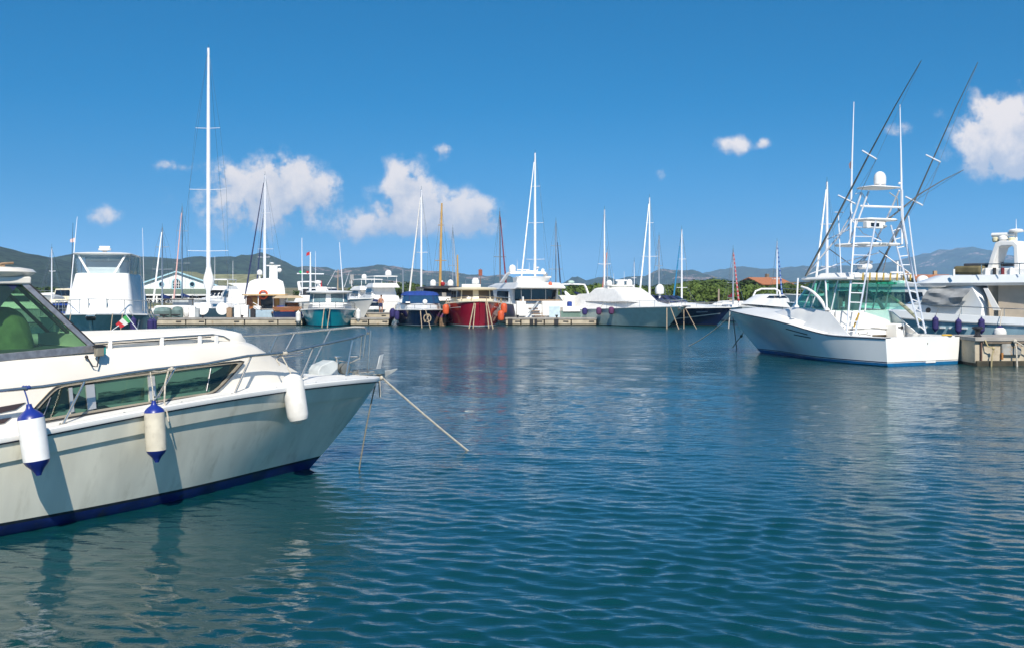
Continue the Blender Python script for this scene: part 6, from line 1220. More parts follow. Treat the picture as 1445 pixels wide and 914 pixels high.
def wheelhouse_boat():
    b = Boat('wooden_wheelhouse_boat', 'pale blue motor boat with varnished wheelhouse doors and an orange lifebuoy, stern to the pontoon', 'motor boat', 13, 4.4, 1.15, 1.6, (-.12, 1), stern=(372, 91), hullm=M('pale_blue_hull', (.38, .50, .58), .35), rub=gel, rr=.05, sternw=.96)
    X = lambda px, py, x=0: b.fr.locx(px, py, x)
    b.house([dict(z=1.1, xa=1.6, xf=9, wa=1.75, wf=1.4, nose=1.5), dict(z=2.35, xa=1.6, xf=8.6, wa=1.7, wf=1.3, nose=1.4)], gel, 'deckhouse', [(.09, .2, .45, .9), (.8, .91, .45, .9)])
    MB().box((1.57, .3, 1.78), (.06, 2.9, 1.1)).build('varnished_bulkhead', wood, b.rt); MB().box((1.53, -.1, 1.75), (.05, 1.0, 1.05)).build('open_doorway', glassd, b.rt)
    MB().box((1.52, .9, 1.8), (.05, .4, .8)).box((1.52, -1.0, 1.8), (.05, .35, .8)).build('yellow_panel', M('amber_panel', (.45, .24, .05), .4), b.rt)
    for y in (-1.7, -.75, .55, 1.6): MB().tube([(.8, y, 1.15), (.8, y * .97, 2.4)], .04, 5).build('awning_post', gel, b.rt)
    b.house([dict(z=2.38, xa=.5, xf=8, wa=1.95, wf=1.6, nose=1), dict(z=2.48, xa=.5, xf=8, wa=1.95, wf=1.6, nose=1)], M('amber_edge', (.55, .38, .18), .5), 'roof', bot=True)
    b.house([dict(z=2.46, xa=1.2, xf=7, wa=1.7, wf=1.3, nose=1), dict(z=3.1, xa=1.6, xf=6, wa=1.6, wf=1.2, nose=.9), dict(z=3.6, xa=1.9, xf=5, wa=1.45, wf=1.1, nose=.8), dict(z=3.8, xa=2.3, xf=4.5, wa=1.0, wf=.8, nose=.7)], whitecv, 'covered_flybridge', crown=.1)
    p = X(371.5, 416, 1.15); pts = [(p.x, p.y + .34 * math.cos(t / 16 * 6.283), p.z + .34 * math.sin(t / 16 * 6.283)) for t in range(17)]
    MB().tube(pts, .08, 7, cap=False).build('lifebuoy', orange, b.rt)
    MB().box((2.8, -.55, 4.35), (.3, .7, 1.3)).box((2.8, -.55, 5.0), (.3, 1.2, .1)).rev([(.05, 0), (.2, .04), (.2, .1), (.05, .15)], (2.8, -.4, 5.15), 10).build('radar_mast', gel, b.rt); b.dome(2.8, .65, 4.2, .24, .45, .6); MB().ball((2.5, -1.1, 4.6), .2, 8).build('loudhailer', gel, b.rt)
    for k, x in enumerate((.2, .4)): MB().box((x, -1.4 + k * 2.0, 1.3), (.4, .6, .4)).build('deck_box', (bluecv, gel)[k], b.rt, bevel=.05)
    o = MB().tube([b.fr.world(X(357, 427, -.2)), b.fr.world(X(369, 434, -.3))], .03, 5).build('boat_hook', gel); tag(o, 'white pole leaning in front of the varnished wheelhouse doors', 'pole')
wheelhouse_boat()
def gulet():
    b = Boat('varnished_open_boat', 'open navy hulled boat with varnished wooden rail and beige awning left of the teal boat', 'boat', 8.5, 3.0, 1.0, 1.4, (-.25, 1), stern=(407, 90.5), hullm=navyh, rub=wood, rr=.08, sternw=.85)
    MB().box((.6, 0, 1.25), (1.2, 2.5, .35)).build('stern_bench', wood, b.rt, bevel=.03); MB().box((.05, .1, 1.18), (.06, 1.2, .3)).build('orange_cushion', orange, b.rt)
    b.house([dict(z=1.2, xa=2.5, xf=6.5, wa=1.1, wf=.9, nose=.8), dict(z=1.75, xa=2.6, xf=6.2, wa=1.05, wf=.85, nose=.8)], wood, 'cabin', [(.1, .29, .2, .8), (.71, .9, .2, .8), (.95, .998, .2, .8)])
    b.house([dict(z=2.15, xa=.8, xf=5, wa=1.35, wf=1.2, nose=.3), dict(z=2.35, xa=.8, xf=5, wa=1.0, wf=.9, nose=.3)], tan, 'awning', bot=True)
gulet()
def dinghies():
    for (px0, px1, py0, py1, lab) in ((220, 242, 434, 443, 'grey green covered dinghy on the pontoon below the blue sail cover, left of two'), (245, 258, 433, 443, 'grey green covered dinghy on the pontoon below the blue sail cover, right of two')):
        Y = 87.9; x0, x1 = wx(px0, Y), wx(px1, Y); z1 = wz(py0, Y) - .58
        rt = empty('covered_dinghy', ((x0 + x1) / 2, Y, .58), 0, lab, 'dinghy', 'covered dinghies'); w = (x1 - x0) / 2
        Loft([dict(z=.02, xa=-w, xf=w, wa=.6, wf=.5, nose=.4), dict(z=z1 - .3, xa=-w, xf=w, wa=.75, wf=.65, nose=.4), dict(z=z1 - .05, xa=-w + .1, xf=w - .1, wa=.5, wf=.4, nose=.4)]).mesh(crown=.08).build('cover', M('sage_cover', (.14, .21, .20), .85, var=.25, scale=3, bump=.5), rt)
        MB().tube([(-w, -.66, .25), (w, -.66, .25)], .05, 5).build('rubbing_band', rubber, rt)
    o = MB().ball((wx(263, 88.2), 88.2, 1.0), .3, 10, 1.5).build('fender', fw); tag(o, 'fat white fender standing by the grey green dinghies', 'fender')
    for i, (px, py, s_, m_, lab) in enumerate(((272, 440, .45, gel, 'white box on the pontoon left of the tall yacht wheels'), (278, 444, .35, greyp, 'grey box on the pontoon edge left of the tall yacht'), (336, 437, .5, plastic, 'white plastic bin on the pontoon near the wheelhouse boat'), (346, 441, .5, whitecv, 'white canvas bundle on the pontoon beside the wheelhouse boat'), (324, 441, .4, teak, 'brown box on the pontoon right of the round wheels'), (357, 443, .35, rubber, 'dark box at the left corner of the wheelhouse boat'))):
        Y = 88.2; x = wx(px, Y); o = MB().box((x, Y, .585 + s_), (s_ * 1.1, s_, s_ * 2)).rev([(.12, 0), (.12, .06)], (x, Y, .585 + s_ * 2), 8).build('dock_box', m_, None, bevel=.05); tag(o, lab, 'box')
dinghies()

# ---------------- land, buildings, vegetation, hills ----------------
def land():
    pts = []; nx, ny = 80, 14; rng = random.Random(5)
    for j in range(ny):
        for i in range(nx):
            x = -260 + 620 * i / (nx - 1); y = 138 + (j / (ny - 1)) ** 1.6 * 700
            z = .75 + (j / (ny - 1)) * 5 + (rng.random() - .5) * .35 * (j > 0)
            if j == 0: z = .7
            pts.append((x, y, z))
    o = MB().grid(pts, nx, ny).build('ground', M('dry_coastal_ground', (.13, .14, .06), .95, var=.4, scale=.15, c2=(.26, .21, .14)), None); tag(o, 'low scrubby shore land behind the moorings', None, None, 'structure')
    o = MB().box((50, 138.5, .2), (640, 1.2, 1.1)).build('shore_wall', concrete); tag(o, 'low pale quay wall along the far shore', 'wall')
land()
def hill(name, prof, Y, depth, mat, label, rough=1.0, seed=1, nx=260, ny=26, base=420):
    """profile of the crest as (px, py) measured at distance Y"""
    rng = np.random.default_rng(seed); pts = []
    x0, x1 = wx(prof[0][0], Y), wx(prof[-1][0], Y)
    ph = rng.random((14, 3)) * 6.28
    def n2(x, y):
        v = 0
        for k in range(14):
            lam = depth * .5 / (1.42 ** k); v += lam * .022 * math.sin(x * 6.28 / lam * math.cos(ph[k][2]) + ph[k][0] + y * 6.28 / lam * math.sin(ph[k][2] + .5))
        return v
    for j in range(ny + 1):
        t = j / ny
        for i in range(nx + 1):
            x = x0 + (x1 - x0) * i / nx; px = CX + x * F / Y
            zc = wz(interp(px, prof), Y); y = Y - depth + depth * 1.4 * t
            q = min(1, t * 1.4); prof_ = (math.sin((q - .5) * math.pi) * .5 + .5) ** .8 if t * 1.4 <= 1 else 1 - (t * 1.4 - 1) * 1.6
            z = 1 + (zc - 1) * prof_ + n2(x, y) * rough * math.sin(min(1, q * 1.2) * math.pi * .5) * (.25 + .75 * (1 - abs(q - .55)))*(.3 if q > .97 and t * 1.4 <= 1.02 else 1)
            pts.append((x, y, z))
    o = MB().grid(pts, nx + 1, ny + 1).build(name, mat, None, ang=180); tag(o, label, None, None, 'structure'); return o
def hillmat(name, green, rock, lo, hi, sc_):
    m = bpy.data.materials.new(name); m.use_nodes = True; nt = m.node_tree; b = nt.nodes['Principled BSDF']; b.inputs['Roughness'].default_value = .95; b.inputs['Specular IOR Level'].default_value = .1
    t = nt.nodes.new('ShaderNodeTexCoord')
    def nz(s_, d=8, r_=.65):
        n = nt.nodes.new('ShaderNodeTexNoise'); n.inputs['Scale'].default_value = s_; n.inputs['Detail'].default_value = d; n.inputs['Roughness'].default_value = r_; nt.links.new(t.outputs['Object'], n.inputs[0]); return n.outputs[0]
    a = nt.nodes.new('ShaderNodeMix'); a.data_type = 'RGBA'; nt.links.new(smooth(nt, nz(sc_ * 5, 9, .75), .40, .60), a.inputs[0]); a.inputs[6].default_value = tuple(x * .35 for x in green) + (1,); a.inputs[7].default_value = tuple(green) + (1,)
    c = nt.nodes.new('ShaderNodeMix'); c.data_type = 'RGBA'
    sx = nt.nodes.new('ShaderNodeSeparateXYZ'); nt.links.new(t.outputs['Object'], sx.inputs[0])
    k = nmath(nt, 'MULTIPLY_ADD', sx.outputs[2], hi[1], nmath(nt, 'MULTIPLY_ADD', nmath(nt, 'ADD', nz(sc_ * 1.2, 3), nmath(nt, 'MULTIPLY', nz(sc_ * 9, 6, .8), .8)), 1.0, -.9 + hi[0]))
    nt.links.new(smooth(nt, k, lo, lo + .06), c.inputs[0]); nt.links.new(a.outputs[2], c.inputs[6]); c.inputs[7].default_value = tuple(rock) + (1,); nt.links.new(c.outputs[2], b.inputs['Base Color'])
    bp = nt.nodes.new('ShaderNodeBump'); bp.inputs['Strength'].default_value = .9; bp.inputs['Distance'].default_value = 14; nt.links.new(nz(sc_ * 4, 9, .75), bp.inputs['Height']); nt.links.new(bp.outputs[0], b.inputs['Normal'])
    return m
hill('hill', [(-700, 360), (-300, 330), (-100, 332), (0, 345), (30, 351), (60, 359), (110, 374), (135, 382), (170, 396), (220, 412), (260, 419)], 1300, 600, hillmat('near_hill_scrub', (.055, .088, .040), (.3, .24, .18), .75, (0, 0), .012), 'dark green hillside descending from the left edge', .5, 3)
hill('hill', [(60, 412), (120, 378), (150, 367), (190, 362), (240, 362.5), (262, 367), (283, 370), (300, 365), (330, 364), (345, 368), (362, 365), (372, 361), (385, 365), (415, 377), (450, 386), (500, 398), (560, 410), (600, 416)], 1900, 800, hillmat('mid_hill_scrub', (.058, .094, .044), (.34, .26, .2), .72, (0, 0), .008), 'long green wooded hill behind the pediment building', .55, 5)
hill('hill', [(380, 410), (430, 381), (450, 377), (475, 383), (505, 379), (520, 377), (540, 375), (556, 374), (575, 377), (590, 380), (612, 384), (640, 389), (668, 395), (690, 399), (705, 396), (725, 401), (760, 406), (790, 403), (806, 393), (818, 398), (842, 393), (862, 400), (880, 395), (905, 396), (925, 388), (950, 389), (970, 387), (985, 390), (1010, 396), (1060, 405), (1100, 415)], 2700, 1000, hillmat('rocky_hill', (.050, .085, .042), (.42, .30, .25), .16, (0, .0022), .008), 'rocky green hills with pinkish boulders in the middle distance', .75, 8, 340, 30)
hill('hill', [(860, 412), (930, 398), (960, 396), (985, 387), (1010, 383), (1032, 380), (1050, 384), (1070, 385), (1100, 382), (1140, 379), (1170, 380), (1200, 374), (1240, 372), (1270, 370), (1292, 367), (1310, 360), (1326, 361), (1336, 356), (1350, 358), (1362, 364), (1385, 363), (1400, 366), (1425, 372), (1470, 378), (1550, 372), (1700, 368), (1900, 376)], 4300, 1500, hillmat('far_hill', (.050, .085, .048), (.46, .33, .29), .31, (0, .0016), .006), 'hazy blue rocky mountains along the right horizon', .8, 11, 380, 30)

def clubhouse():
    Y = 152; X = lambda px: wx(px, Y); Z = lambda py: wz(py, Y)
    cxp = 249; x0, x1, xm = X(190), X(309), X(249.5); cx = xm
    rt = empty('clubhouse', (cx, Y, .7), 0, 'white gabled clubhouse with arched window and two round windows above a green awning roof', 'building')
    z = lambda py: Z(py) - .7
    wallm = M('white_render', (.76, .78, .76), .8, var=.06, scale=.8); trim = M('pale_blue_trim', (.38, .60, .68), .5); roofm = M('green_grey_roof', (.13, .17, .13), .85, var=.2, scale=2, stretch=(6, 1, 1)); tiled = M('mossy_tiles', (.22, .23, .14), .9, var=.3, scale=1)
    A = [(x0 - cx, z(408)), (x1 - cx, z(408)), (x1 - cx - .3, z(402)), (0, z(384.5)), (x0 - cx + .3, z(402))]
    MB().prism([(a, 0, b) for a, b in A], (0, 9, 0)).build('gable_wall', wallm, rt)
    for sg, xa in ((-1, x0 - cx), (1, x1 - cx)):
        MB().slab([(xa, -.28, z(403.5)), (0, -.28, z(383.2)), (0, 9.3, z(383.2)), (xa, 9.3, z(403.5))], .14).build('roof', tiled, rt); MB().slab([(xa, -.34, z(404.8)), (xa, -.34, z(402.8)), (0, -.34, z(382.4)), (0, -.34, z(384.4))], .09).build('barge_board', trim, rt)
    xw = 2 * 0
    mb = MB(); n = 14; w = (X(255.5) - X(243.5)) / 2; c = X(249.5) - cx; zs_, zb_ = z(400), z(408)
    pl = [(c - w, -.03, zb_), (c + w, -.03, zb_)] + [(c + w * math.cos(math.pi * k / n), -.03, zs_ + w * math.sin(math.pi * k / n)) for k in range(n + 1)]
    win = MB().prism(pl, (0, -.05, 0)).build('arched_window', glassd, rt)
    MB().tube([Vector(p) + Vector((0, -.06, 0)) for p in pl] + [Vector(pl[0]) + Vector((0, -.06, 0))], .10, 5).build('frame', trim, win)
    mb = MB()
    for k in (-.5, 0, .5): mb.box((c + w * k, -.10, (zb_ + zs_ + w * .6) / 2), (.07, .05, zs_ - zb_ + w * .75))
    for q in (zs_, (zs_ + zb_) / 2): mb.box((c, -.10, q), (2 * w, .04, .07))
    mb.build('glazing_bars', gel, win)
    for px in (228, 271.5):
        c2 = (X(px) - cx, -.02, z(401.5)); o = MB().rev([(.34, 0), (.34, .06)], c2, 18, axis=(0, -1, 0)).build('round_window', glassd, rt); MB().tube([(c2[0] + .36 * math.cos(t / 16 * 6.283), -.06, c2[2] + .36 * math.sin(t / 16 * 6.283)) for t in range(17)], .07, 5).build('frame', trim, o)
    MB().slab([(x0 - cx - .5, .2, z(408)), (x1 - cx + .4, .2, z(408)), (x1 - cx + .8, -2.4, z(415)), (x0 - cx - 1, -2.4, z(415))], .12).build('awning_roof', roofm, rt)
    MB().box((0, -2.4, z(416.4)), (x1 - x0 + 1.8, .15, .22)).build('fascia', gel, rt)
    MB().box((0, .4, (z(417) + 0) / 2), (x1 - x0, .5, z(417))).build('shopfront', M('dim_shopfront', (.05, .055, .06), .3, var=.6, scale=1.2, c2=(.25, .16, .14), c2lo=.52, c2hi=.62), rt)
    for px in (192, 207, 229, 251.5, 273, 307): MB().box((X(px) - cx, -2.3, z(417) / 2), (.2, .2, z(417))).build('porch_post', gel, rt)
    mb = MB(); xx = x0 - cx
    while xx < x1 - cx:
        mb.tube([(xx, -2.35, .15), (xx + .6, -2.35, 1.0)], .04, 4).tube([(xx + .6, -2.35, .15), (xx, -2.35, 1.0)], .04, 4); xx += .62
    mb.box((0, -2.35, 1.02), (x1 - x0, .08, .1)).box((0, -2.35, .12), (x1 - x0, .08, .1)).build('lattice_railing', gel, rt)
    # rear wing
    MB().box((X(277) - cx, 12, z(400) / 2 + 0), (X(345) - X(212), 8, z(398))).build('rear_wing_wall', wallm, rt)
    MB().slab([(X(212) - cx, 8, z(398)), (X(345) - cx, 8, z(398)), (X(340) - cx, 14, z(386)), (X(218) - cx, 14, z(386))], .2).build('rear_roof', tiled, rt)
clubhouse()
def house(px0, px1, pyr, pye, Y, label, name='terracotta_house', ry=0.0, wallc=None, gable=True):
    x0, x1 = wx(px0, Y), wx(px1, Y); cx = (x0 + x1) / 2; w = (x1 - x0); zr, ze = wz(pyr, Y), wz(pye, Y); g = 1.4
    rt = empty(name, (cx, Y, g), ry, label, 'house')
    tile = M('terracotta_tiles', (.42, .16, .07), .85, var=.25, scale=2.5, bump=.6, bscale=6, stretch=(4, 1, 1)); wm_ = wallc or M('ochre_wall', (.42, .30, .18), .85, var=.15)
    MB().box((0, 3.5, (ze - g) / 2 - .3), (w * .94, 7, ze - g + .6)).build('wall', wm_, rt)
    MB().slab([(-w / 2, -1, ze - g), (w / 2, -1, ze - g), (w / 2, 3.5, zr - g), (-w / 2, 3.5, zr - g)], .18).build('roof', tile, rt); MB().slab([(-w / 2, 8, ze - g), (w / 2, 8, ze - g), (w / 2, 3.5, zr - g), (-w / 2, 3.5, zr - g)], .18).build('roof', tile, rt)
    for sg in (-1, 1): MB().prism([(sg * w * .468, 0, ze - g), (sg * w * .468, 7, ze - g), (sg * w * .468, 3.5, zr - g - .1)], (sg * .04, 0, 0)).build('gable', wm_, rt)
    for k in range(3): MB().box((-w * .3 + w * .28 * k, -.02, (ze - g) * .55), (.9, .06, 1.1)).build('window', glassd, rt)
    MB().box((w * .25, 5, zr - g + .3), (.6, .6, 1.0)).build('chimney', wm_, rt)
house(1066, 1122, 392, 402, 205, 'dark eaved stone house with terracotta roof among the trees', ry=R(24), wallc=M('dark_stone_wall', (.22, .17, .12), .9, var=.3))  # walls darker brown than those of the other houses
house(1290, 1350, 388, 396, 190, 'long low building with bright terracotta roof behind the grey blue yacht bow')
house(1268, 1300, 388, 396, 215, 'small terracotta roofed house seen through the tuna tower legs')

leafm = M('olive_leaves', (.068, .105, .024), .75, var=.5, scale=.9, spec=.2); leafd = M('dark_pine_leaves', (.040, .070, .020), .8, var=.5, scale=.8, spec=.2); leafl = M('bright_shrub_leaves', (.095, .145, .03), .75, var=.45, scale=.8, spec=.2)
bark = M('bark', (.13, .09, .06), .95, var=.3)
def crown_mesh(seed, w, h, n=2600, leaf=.30, cl=16):
    rng = random.Random(seed); mb = MB(); C_ = []
    for k in range(cl):
        a = rng.random() * 6.283; r_ = rng.random() ** .5; zz = rng.random(); q = math.sqrt(max(0, 1 - (zz * .95) ** 2))
        C_.append((math.cos(a) * r_ * w * .5 * q * .85, math.sin(a) * r_ * w * .45 * q * .85, h * (.12 + .78 * zz), w * (.13 + .12 * rng.random())))
    vs = []; fs = []
    for i in range(n):
        c = C_[rng.randrange(cl)]; d = Vector((rng.gauss(0, 1), rng.gauss(0, 1), rng.gauss(0, .8))); d.normalize(); rr = c[3] * (.75 + .38 * rng.random())
        p = Vector(c[:3]) + Vector((d.x * rr, d.y * rr, d.z * rr * .75)); s_ = leaf * (.6 + .8 * rng.random())
        u = Vector((rng.gauss(0, 1), rng.gauss(0, 1), rng.gauss(0, 1))).normalized(); n_ = (d * 1.1 + u).normalized(); a_ = n_.orthogonal().normalized(); b_ = n_.cross(a_)
        o = len(vs); vs += [p + a_ * s_, p + b_ * s_ * .7, p - a_ * s_, p - b_ * s_ * .7]; fs.append((o, o + 1, o + 2, o + 3))
    mb.add(vs, fs)
    for c in C_: mb.ball(c[:3], c[3] * .72, 8)
    return mb
def tree_proto(seed, w, h, th, mat, leaf=.3, n=2600, cl=16):
    rt = empty('broadleaf_tree', (0, 0, -50)); rng = random.Random(seed)
    MB().tube([(0, 0, -.5), (.1, .05, th * .5), (.05, .1, th + h * .4)], [.28, .22, .1], 8).build('trunk', bark, rt)
    for k in range(3):
        a = k * 2.1 + seed; MB().tube([(0, 0, th * .55), (math.cos(a) * w * .15, math.sin(a) * w * .15, th * .9), (math.cos(a) * w * .3, math.sin(a) * w * .28, th + h * .35)], [.14, .1, .04], 6).build('limb', bark, rt)
    mb = crown_mesh(seed, w, h, n, leaf, cl); mb.v = [(v[0], v[1], v[2] + th * .6) for v in mb.v]; mb.build('crown', mat, rt, smooth_=False); return rt
PR = [tree_proto(1, 7, 4.2, 1.5, leafm), tree_proto(2, 8, 4.6, 1.6, leafm, .32, 3000, 20), tree_proto(3, 5.5, 4.8, 1.8, leafd, .26), tree_proto(4, 6, 2.8, .6, leafl, .26), tree_proto(6, 8, 3.4, .8, leafd, .3, 2800, 18)]
TREES = [(512, 407, 168, 3, .8), (528, 408, 160, 0, .8), (545, 408, 155, 1, .85), (561, 409, 170, 0, .7), (554, 402, 185, 4, 1), (590, 403, 165, 0, .7), (572, 412, 160, 3, .8), (483, 412, 175, 3, .8), (500, 412, 165, 3, .9),
         (800, 408, 165, 4, .8), (815, 404, 180, 0, .9), (830, 408, 158, 3, .9), (846, 406, 170, 4, .9), (862, 403, 185, 0, .9), (878, 408, 160, 3, .9), (890, 405, 175, 4, .9), (950, 405, 178, 4, .9), (968, 403, 170, 1, .9), (985, 399, 168, 1, 1.05), (1000, 397, 172, 1, 1.1), (1014, 400, 165, 0, 1), (1026, 408, 160, 0, .9), (1040, 411, 152, 3, .9),
         (1012, 415, 146, 3, .9), (1030, 416, 146, 3, .9), (985, 416, 147, 3, .9), (1050, 397, 185, 2, 1.05), (1058, 408, 160, 2, .7), (1068, 413, 150, 3, .9), (1085, 405, 160, 0, .8), (1102, 402, 175, 0, .85), (1118, 404, 165, 1, .8), (1135, 402, 170, 0, .85), (1150, 403, 180, 4, .9), (955, 414, 150, 3, .9), (925, 407, 170, 4, .9), (905, 406, 175, 0, .8), (775, 413, 180, 4, .7), (1175, 400, 190, 4, .9), (1200, 400, 190, 0, .9), (1235, 398, 195, 4, .9), (1262, 398, 195, 4, .9), (1310, 400, 200, 4, .8), (1350, 392, 210, 0, .9), (1390, 396, 205, 4, .9), (1440, 396, 205, 0, .9), (1500, 394, 205, 4, 1), (1560, 396, 200, 0, 1),
         (330, 408, 190, 4, .8), (440, 414, 180, 4, .7), (460, 412, 185, 0, .8), (600, 412, 170, 3, .8), (720, 414, 190, 4, .8), (-40, 402, 190, 4, 1), (10, 402, 195, 0, 1), (60, 408, 195, 4, .9)]
rng = random.Random(12)
used = set(); kinds = ['spreading olive green tree on the far shore', 'broad bright crowned tree on the far shore', 'upright dark tree on the far shore', 'low bright green shrub on the far shore', 'wide dark green tree on the far shore']
def where(px):
    for lim, t_ in ((100, 'beyond the cruiser windscreen'), (350, 'behind the clubhouse'), (470, 'behind the teal boat mast'), (520, 'right of the teal boat'), (565, 'above the rear pontoon'), (610, 'behind the blue canopied cruiser'), (740, 'behind the red boat'), (835, 'behind the small cream cruiser'), (900, 'behind the sea green cruiser'), (960, 'behind the azure furled sail'), (1035, 'behind the navy yacht bow'), (1075, 'near the red banded furled sail'), (1130, 'beside the terracotta house'), (1240, 'behind the fishing boat'), (9999, 'behind the blue grey yacht')):
        if px < lim: return t_
for i, (px, py, Y, k, s_) in enumerate(TREES):
    src = PR[k]; o = src if k not in used else copy_tree(src); used.add(k)
    ztop = wz(py, Y); hh = [1.5 * .6 + 4.2, 1.6 * .6 + 4.6, 1.8 * .6 + 4.8, .36 + 2.8, .48 + 3.4][k]
    sz = max(.45, (ztop - 1.0) / hh); o.location = (wx(px, Y), Y, 1.0); o.rotation_euler = (0, 0, rng.random() * 6.28); sx = s_ * (1.05 + .25 * rng.random()); o.scale = (sx * Y / 160, sx * Y / 160, sz)
    tag(o, kinds[k] + ' ' + where(px), 'shrub' if k == 3 else 'tree', 'trees and shrubs along the far shore')
for i in range(24):
    px = 770 + i * 13.5; py = 416
    if 905 < px < 930: continue
    o = copy_tree(PR[3]); Y = 143 + rng.random() * 5; sz = .62 + .25 * rng.random(); o.location = (wx(px, Y), Y, .6); o.rotation_euler = (0, 0, rng.random() * 6.28); o.scale = (.85, .7, sz); tag(o, 'low leafy bush in the hedge along the far shore wall', 'shrub', 'hedge bushes along the shore')

# person on the rear pontoon, bending over a rope: one continuous skinned body
def person():
    x, Y = wx(537.5, 101.6), 101.6
    rt = empty('person', (x, Y, .72), 0, 'person in blue shorts with bare tanned back standing on the rear pontoon', 'person')
    me = bpy.data.meshes.new('body'); V = [(0, 0, .80), (.0, .0, 1.02), (.02, -.03, 1.22), (.03, -.06, 1.36), (.04, -.10, 1.52), (.10, 0, .76), (.12, -.02, .42), (.11, .03, .07), (.12, -.12, .03), (-.10, 0, .76), (-.13, .06, .42), (-.12, .14, .07), (-.12, 0, .03), (.19, -.05, 1.30), (.27, -.12, 1.05), (.24, -.30, .90), (-.14, -.04, 1.31), (-.25, -.08, 1.06), (-.20, -.28, .92), (.05, -.12, 1.62)]
    E_ = [(0, 1), (1, 2), (2, 3), (3, 4), (4, 19), (0, 5), (5, 6), (6, 7), (7, 8), (0, 9), (9, 10), (10, 11), (11, 12), (2, 13), (13, 14), (14, 15), (2, 16), (16, 17), (17, 18)]
    rad = [.13, .13, .15, .06, .095, .095, .065, .045, .04, .095, .065, .045, .04, .06, .045, .035, .06, .045, .035, .075]
    me.from_pydata(V, E_, []); o = bpy.data.objects.new('body', me); col.objects.link(o); o.parent = rt; me.materials.append(M('tanned_skin', (.42, .20, .12), .6))
    o.modifiers.new('skin', 'SKIN'); sv = me.skin_vertices[0].data
    for i, r_ in enumerate(rad): sv[i].radius = (r_, r_)
    sv[0].use_root = True; sb = o.modifiers.new('sub', 'SUBSURF'); sb.levels = 1; sb.render_levels = 2
    MB().rev([(.17, .55), (.185, .7), (.17, .85), (.155, .92)], (0, 0, 0), 14).build('shorts', navycv, rt)
    MB().ball((.045, -.095, 1.60), .105, 10).build('hair', M('brown_hair', (.06, .03, .02), .8), rt)
person()

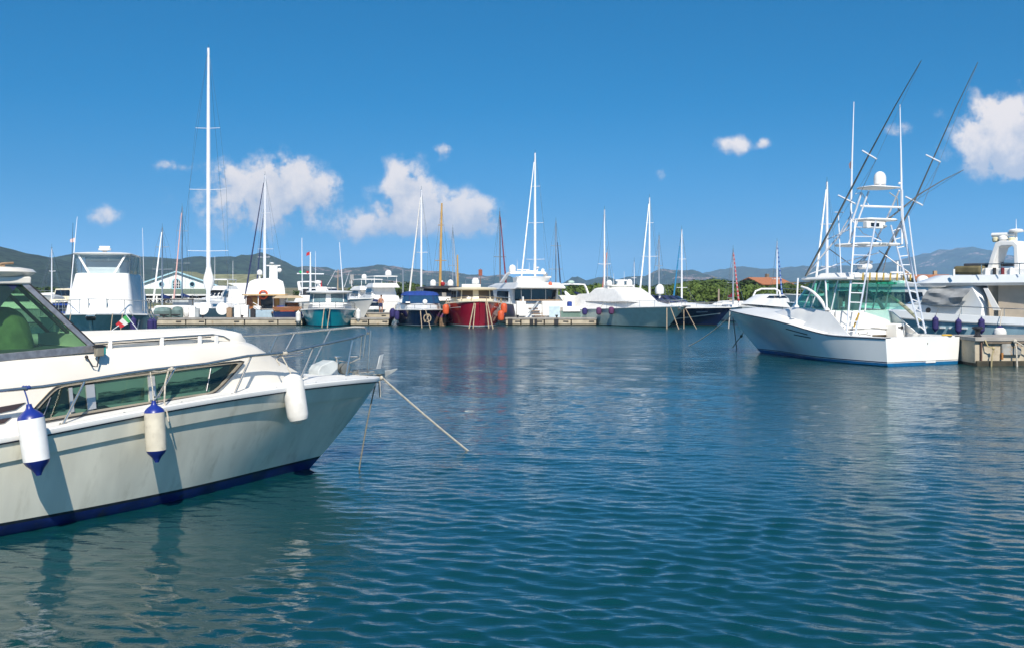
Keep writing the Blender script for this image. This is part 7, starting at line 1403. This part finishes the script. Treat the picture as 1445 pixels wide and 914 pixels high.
# lamp post / antenna behind
o = MB().tube([(wx(497, 140), 140, .7), (wx(497, 140), 140, wz(392, 140))], .09, 6).box((wx(497, 140), 139.9, wz(392, 140)), (.5, .3, .8)).box((wx(496, 140), 139.9, wz(398, 140)), (.5, .3, .5)).build('lamp_post', M('post_grey', (.30, .30, .30), .5)); tag(o, 'grey lamp post with white floodlights above the shrubs behind the teal boat', 'lamp post')
def water():
    rng = np.random.default_rng(4)
    rows = [2.2]
    while rows[-1] < 150: rows.append(rows[-1] * 1.0042 + .002)
    y = np.array(rows); nc = 740; u = np.linspace(-.92, .92, nc)
    X = np.outer(y + 2.5, u); Y = np.repeat(y[:, None], nc, 1)
    Z = np.zeros_like(X); DX = np.zeros_like(X); DY = np.zeros_like(X)
    wind = R(64)                           # waves come towards the lower right
    cell = (y * .0042 + .002)[:, None] + .9 * (y[:, None] + 2.5) * 1.84 / nc * .3
    for i in range(92):
        lam = .07 * (.40 / .07) ** rng.random() if i > 7 else .8 + .9 * rng.random(); k = 2 * math.pi / lam
        th = wind + rng.normal(0, .42); ph = rng.random() * 6.283
        amp = .0043 * lam * (1.0 if lam < .36 else (.7 if lam < .6 else .42))
        fade = np.clip((lam / cell - 2.0) / 3.0, 0, 1)
        arg = k * (math.cos(th) * X + math.sin(th) * Y) + ph
        Z += amp * fade * np.sin(arg); q = .95
        DX += -q * amp * fade * math.cos(th) * np.cos(arg) * -1; DY += -q * amp * fade * math.sin(th) * np.cos(arg) * -1
    # patches of stronger and weaker ripple
    pat = 1 + .30 * np.sin(X * .21 + Y * .13 + 1) * np.sin(Y * .17 - X * .09) + .18 * np.sin(X * .6 + 2) * np.sin(Y * .33 + .5)
    # sheltered, calmer water beside the near cruiser
    ux, uy = math.sin(R(42)), math.cos(R(42)); al = (X + 2.25) * ux + (Y - 17.35) * uy; ac = (X + 2.25) * uy - (Y - 17.35) * ux
    lee = np.clip((al + 1.5) / -2.5, 0, 1) * np.clip(1.25 - ac / 6.5, 0, 1)
    pat *= 1 - .62 * np.clip(lee, 0, 1); Z *= pat; DX *= pat; DY *= pat
    V = np.stack([X + DX * 1.0, Y + DY * 1.0, Z], -1).reshape(-1, 3)
    nr = len(y); idx = np.arange(nr * nc).reshape(nr, nc)
    Fq = np.stack([idx[:-1, :-1], idx[:-1, 1:], idx[1:, 1:], idx[1:, :-1]], -1).reshape(-1, 4)
    ext = np.array([[-900, -300, -.12], [900, -300, -.12], [900, 700, -.12], [-900, 700, -.12]], float)
    V = np.vstack([V, ext]); Fq = np.vstack([Fq, np.array([[nr * nc + i for i in range(4)]])])
    me = bpy.data.meshes.new('water'); me.vertices.add(len(V)); me.vertices.foreach_set('co', V.ravel())
    me.loops.add(Fq.size); me.loops.foreach_set('vertex_index', Fq.ravel().astype(np.int32)); me.polygons.add(len(Fq))
    me.polygons.foreach_set('loop_start', np.arange(0, Fq.size, 4, dtype=np.int32)); me.polygons.foreach_set('loop_total', np.full(len(Fq), 4, dtype=np.int32))
    me.polygons.foreach_set('use_smooth', np.ones(len(Fq), bool)); me.update(calc_edges=True)
    o = bpy.data.objects.new('water', me); col.objects.link(o); tag(o, 'rippled dark blue green harbour water', None, None, 'structure')
    m = bpy.data.materials.new('harbour_water'); m.use_nodes = True; nt = m.node_tree; b = nt.nodes['Principled BSDF']
    b.inputs['Base Color'].default_value = (.002, .040, .052, 1); b.inputs['Roughness'].default_value = .05; b.inputs['IOR'].default_value = 1.46
    t = nt.nodes.new('ShaderNodeTexCoord')
    def nz(sc_, st, det=3):
        mp = nt.nodes.new('ShaderNodeMapping'); mp.inputs['Scale'].default_value = st; mp.inputs['Rotation'].default_value = (0, 0, R(20)); nt.links.new(t.outputs['Object'], mp.inputs[0])
        n = nt.nodes.new('ShaderNodeTexNoise'); n.inputs['Scale'].default_value = sc_; n.inputs['Detail'].default_value = det; nt.links.new(mp.outputs[0], n.inputs[0]); return n.outputs[0]
    b1 = nt.nodes.new('ShaderNodeBump'); b1.inputs['Distance'].default_value = .07; sxy = nt.nodes.new('ShaderNodeSeparateXYZ'); nt.links.new(t.outputs['Object'], sxy.inputs[0]); nt.links.new(nmath(nt, 'MULTIPLY_ADD', smooth(nt, sxy.outputs[1], 9, 45), .85, .14), b1.inputs['Strength']); nt.links.new(nz(4.6, (.6, 1.5, 1), 4), b1.inputs['Height'])
    b2 = nt.nodes.new('ShaderNodeBump'); b2.inputs['Distance'].default_value = .006; b2.inputs['Strength'].default_value = .5; nt.links.new(nz(14, (.7, 1.3, 1), 3), b2.inputs['Height']); nt.links.new(b1.outputs[0], b2.inputs['Normal'])
    b3 = nt.nodes.new('ShaderNodeBump'); b3.inputs['Distance'].default_value = .22; nt.links.new(nmath(nt, 'MULTIPLY', smooth(nt, sxy.outputs[1], 22, 75), 1.0), b3.inputs['Strength']); nt.links.new(nz(1.25, (.6, 1.5, 1), 3), b3.inputs['Height']); nt.links.new(b2.outputs[0], b3.inputs['Normal'])
    nt.links.new(b3.outputs[0], b.inputs['Normal'])
    nt.links.new(nmath(nt, 'MULTIPLY_ADD', smooth(nt, sxy.outputs[1], 25, 80), .20, .05), b.inputs['Roughness'])   # unresolved ripples far out
    cr = nt.nodes.new('ShaderNodeMix'); cr.data_type = 'RGBA'; nt.links.new(nz(.05, (1, 1, 1), 2), cr.inputs[0]); cr.inputs[6].default_value = (.0018, .034, .040, 1); cr.inputs[7].default_value = (.0035, .052, .058, 1)
    nt.links.new(cr.outputs[2], b.inputs['Base Color'])
    me.materials.append(m); return o
water()
hz = MB().box((0, 2900, 109.0), (13000, 6600, 221)).build('haze', None, None, smooth_=False)
tag(hz, 'thin blue summer haze over the bay', None, None, 'stuff')
hm = bpy.data.materials.new('haze_air'); hm.use_nodes = True; nt = hm.node_tree; nt.nodes.clear()
pv = nt.nodes.new('ShaderNodeVolumePrincipled'); pv.inputs['Color'].default_value = (.52, .75, 1.0, 1); pv.inputs['Density'].default_value = .00018; pv.inputs['Anisotropy'].default_value = 0.0
mo = nt.nodes.new('ShaderNodeOutputMaterial'); nt.links.new(pv.outputs[0], mo.inputs['Volume']); hz.data.materials.append(hm)
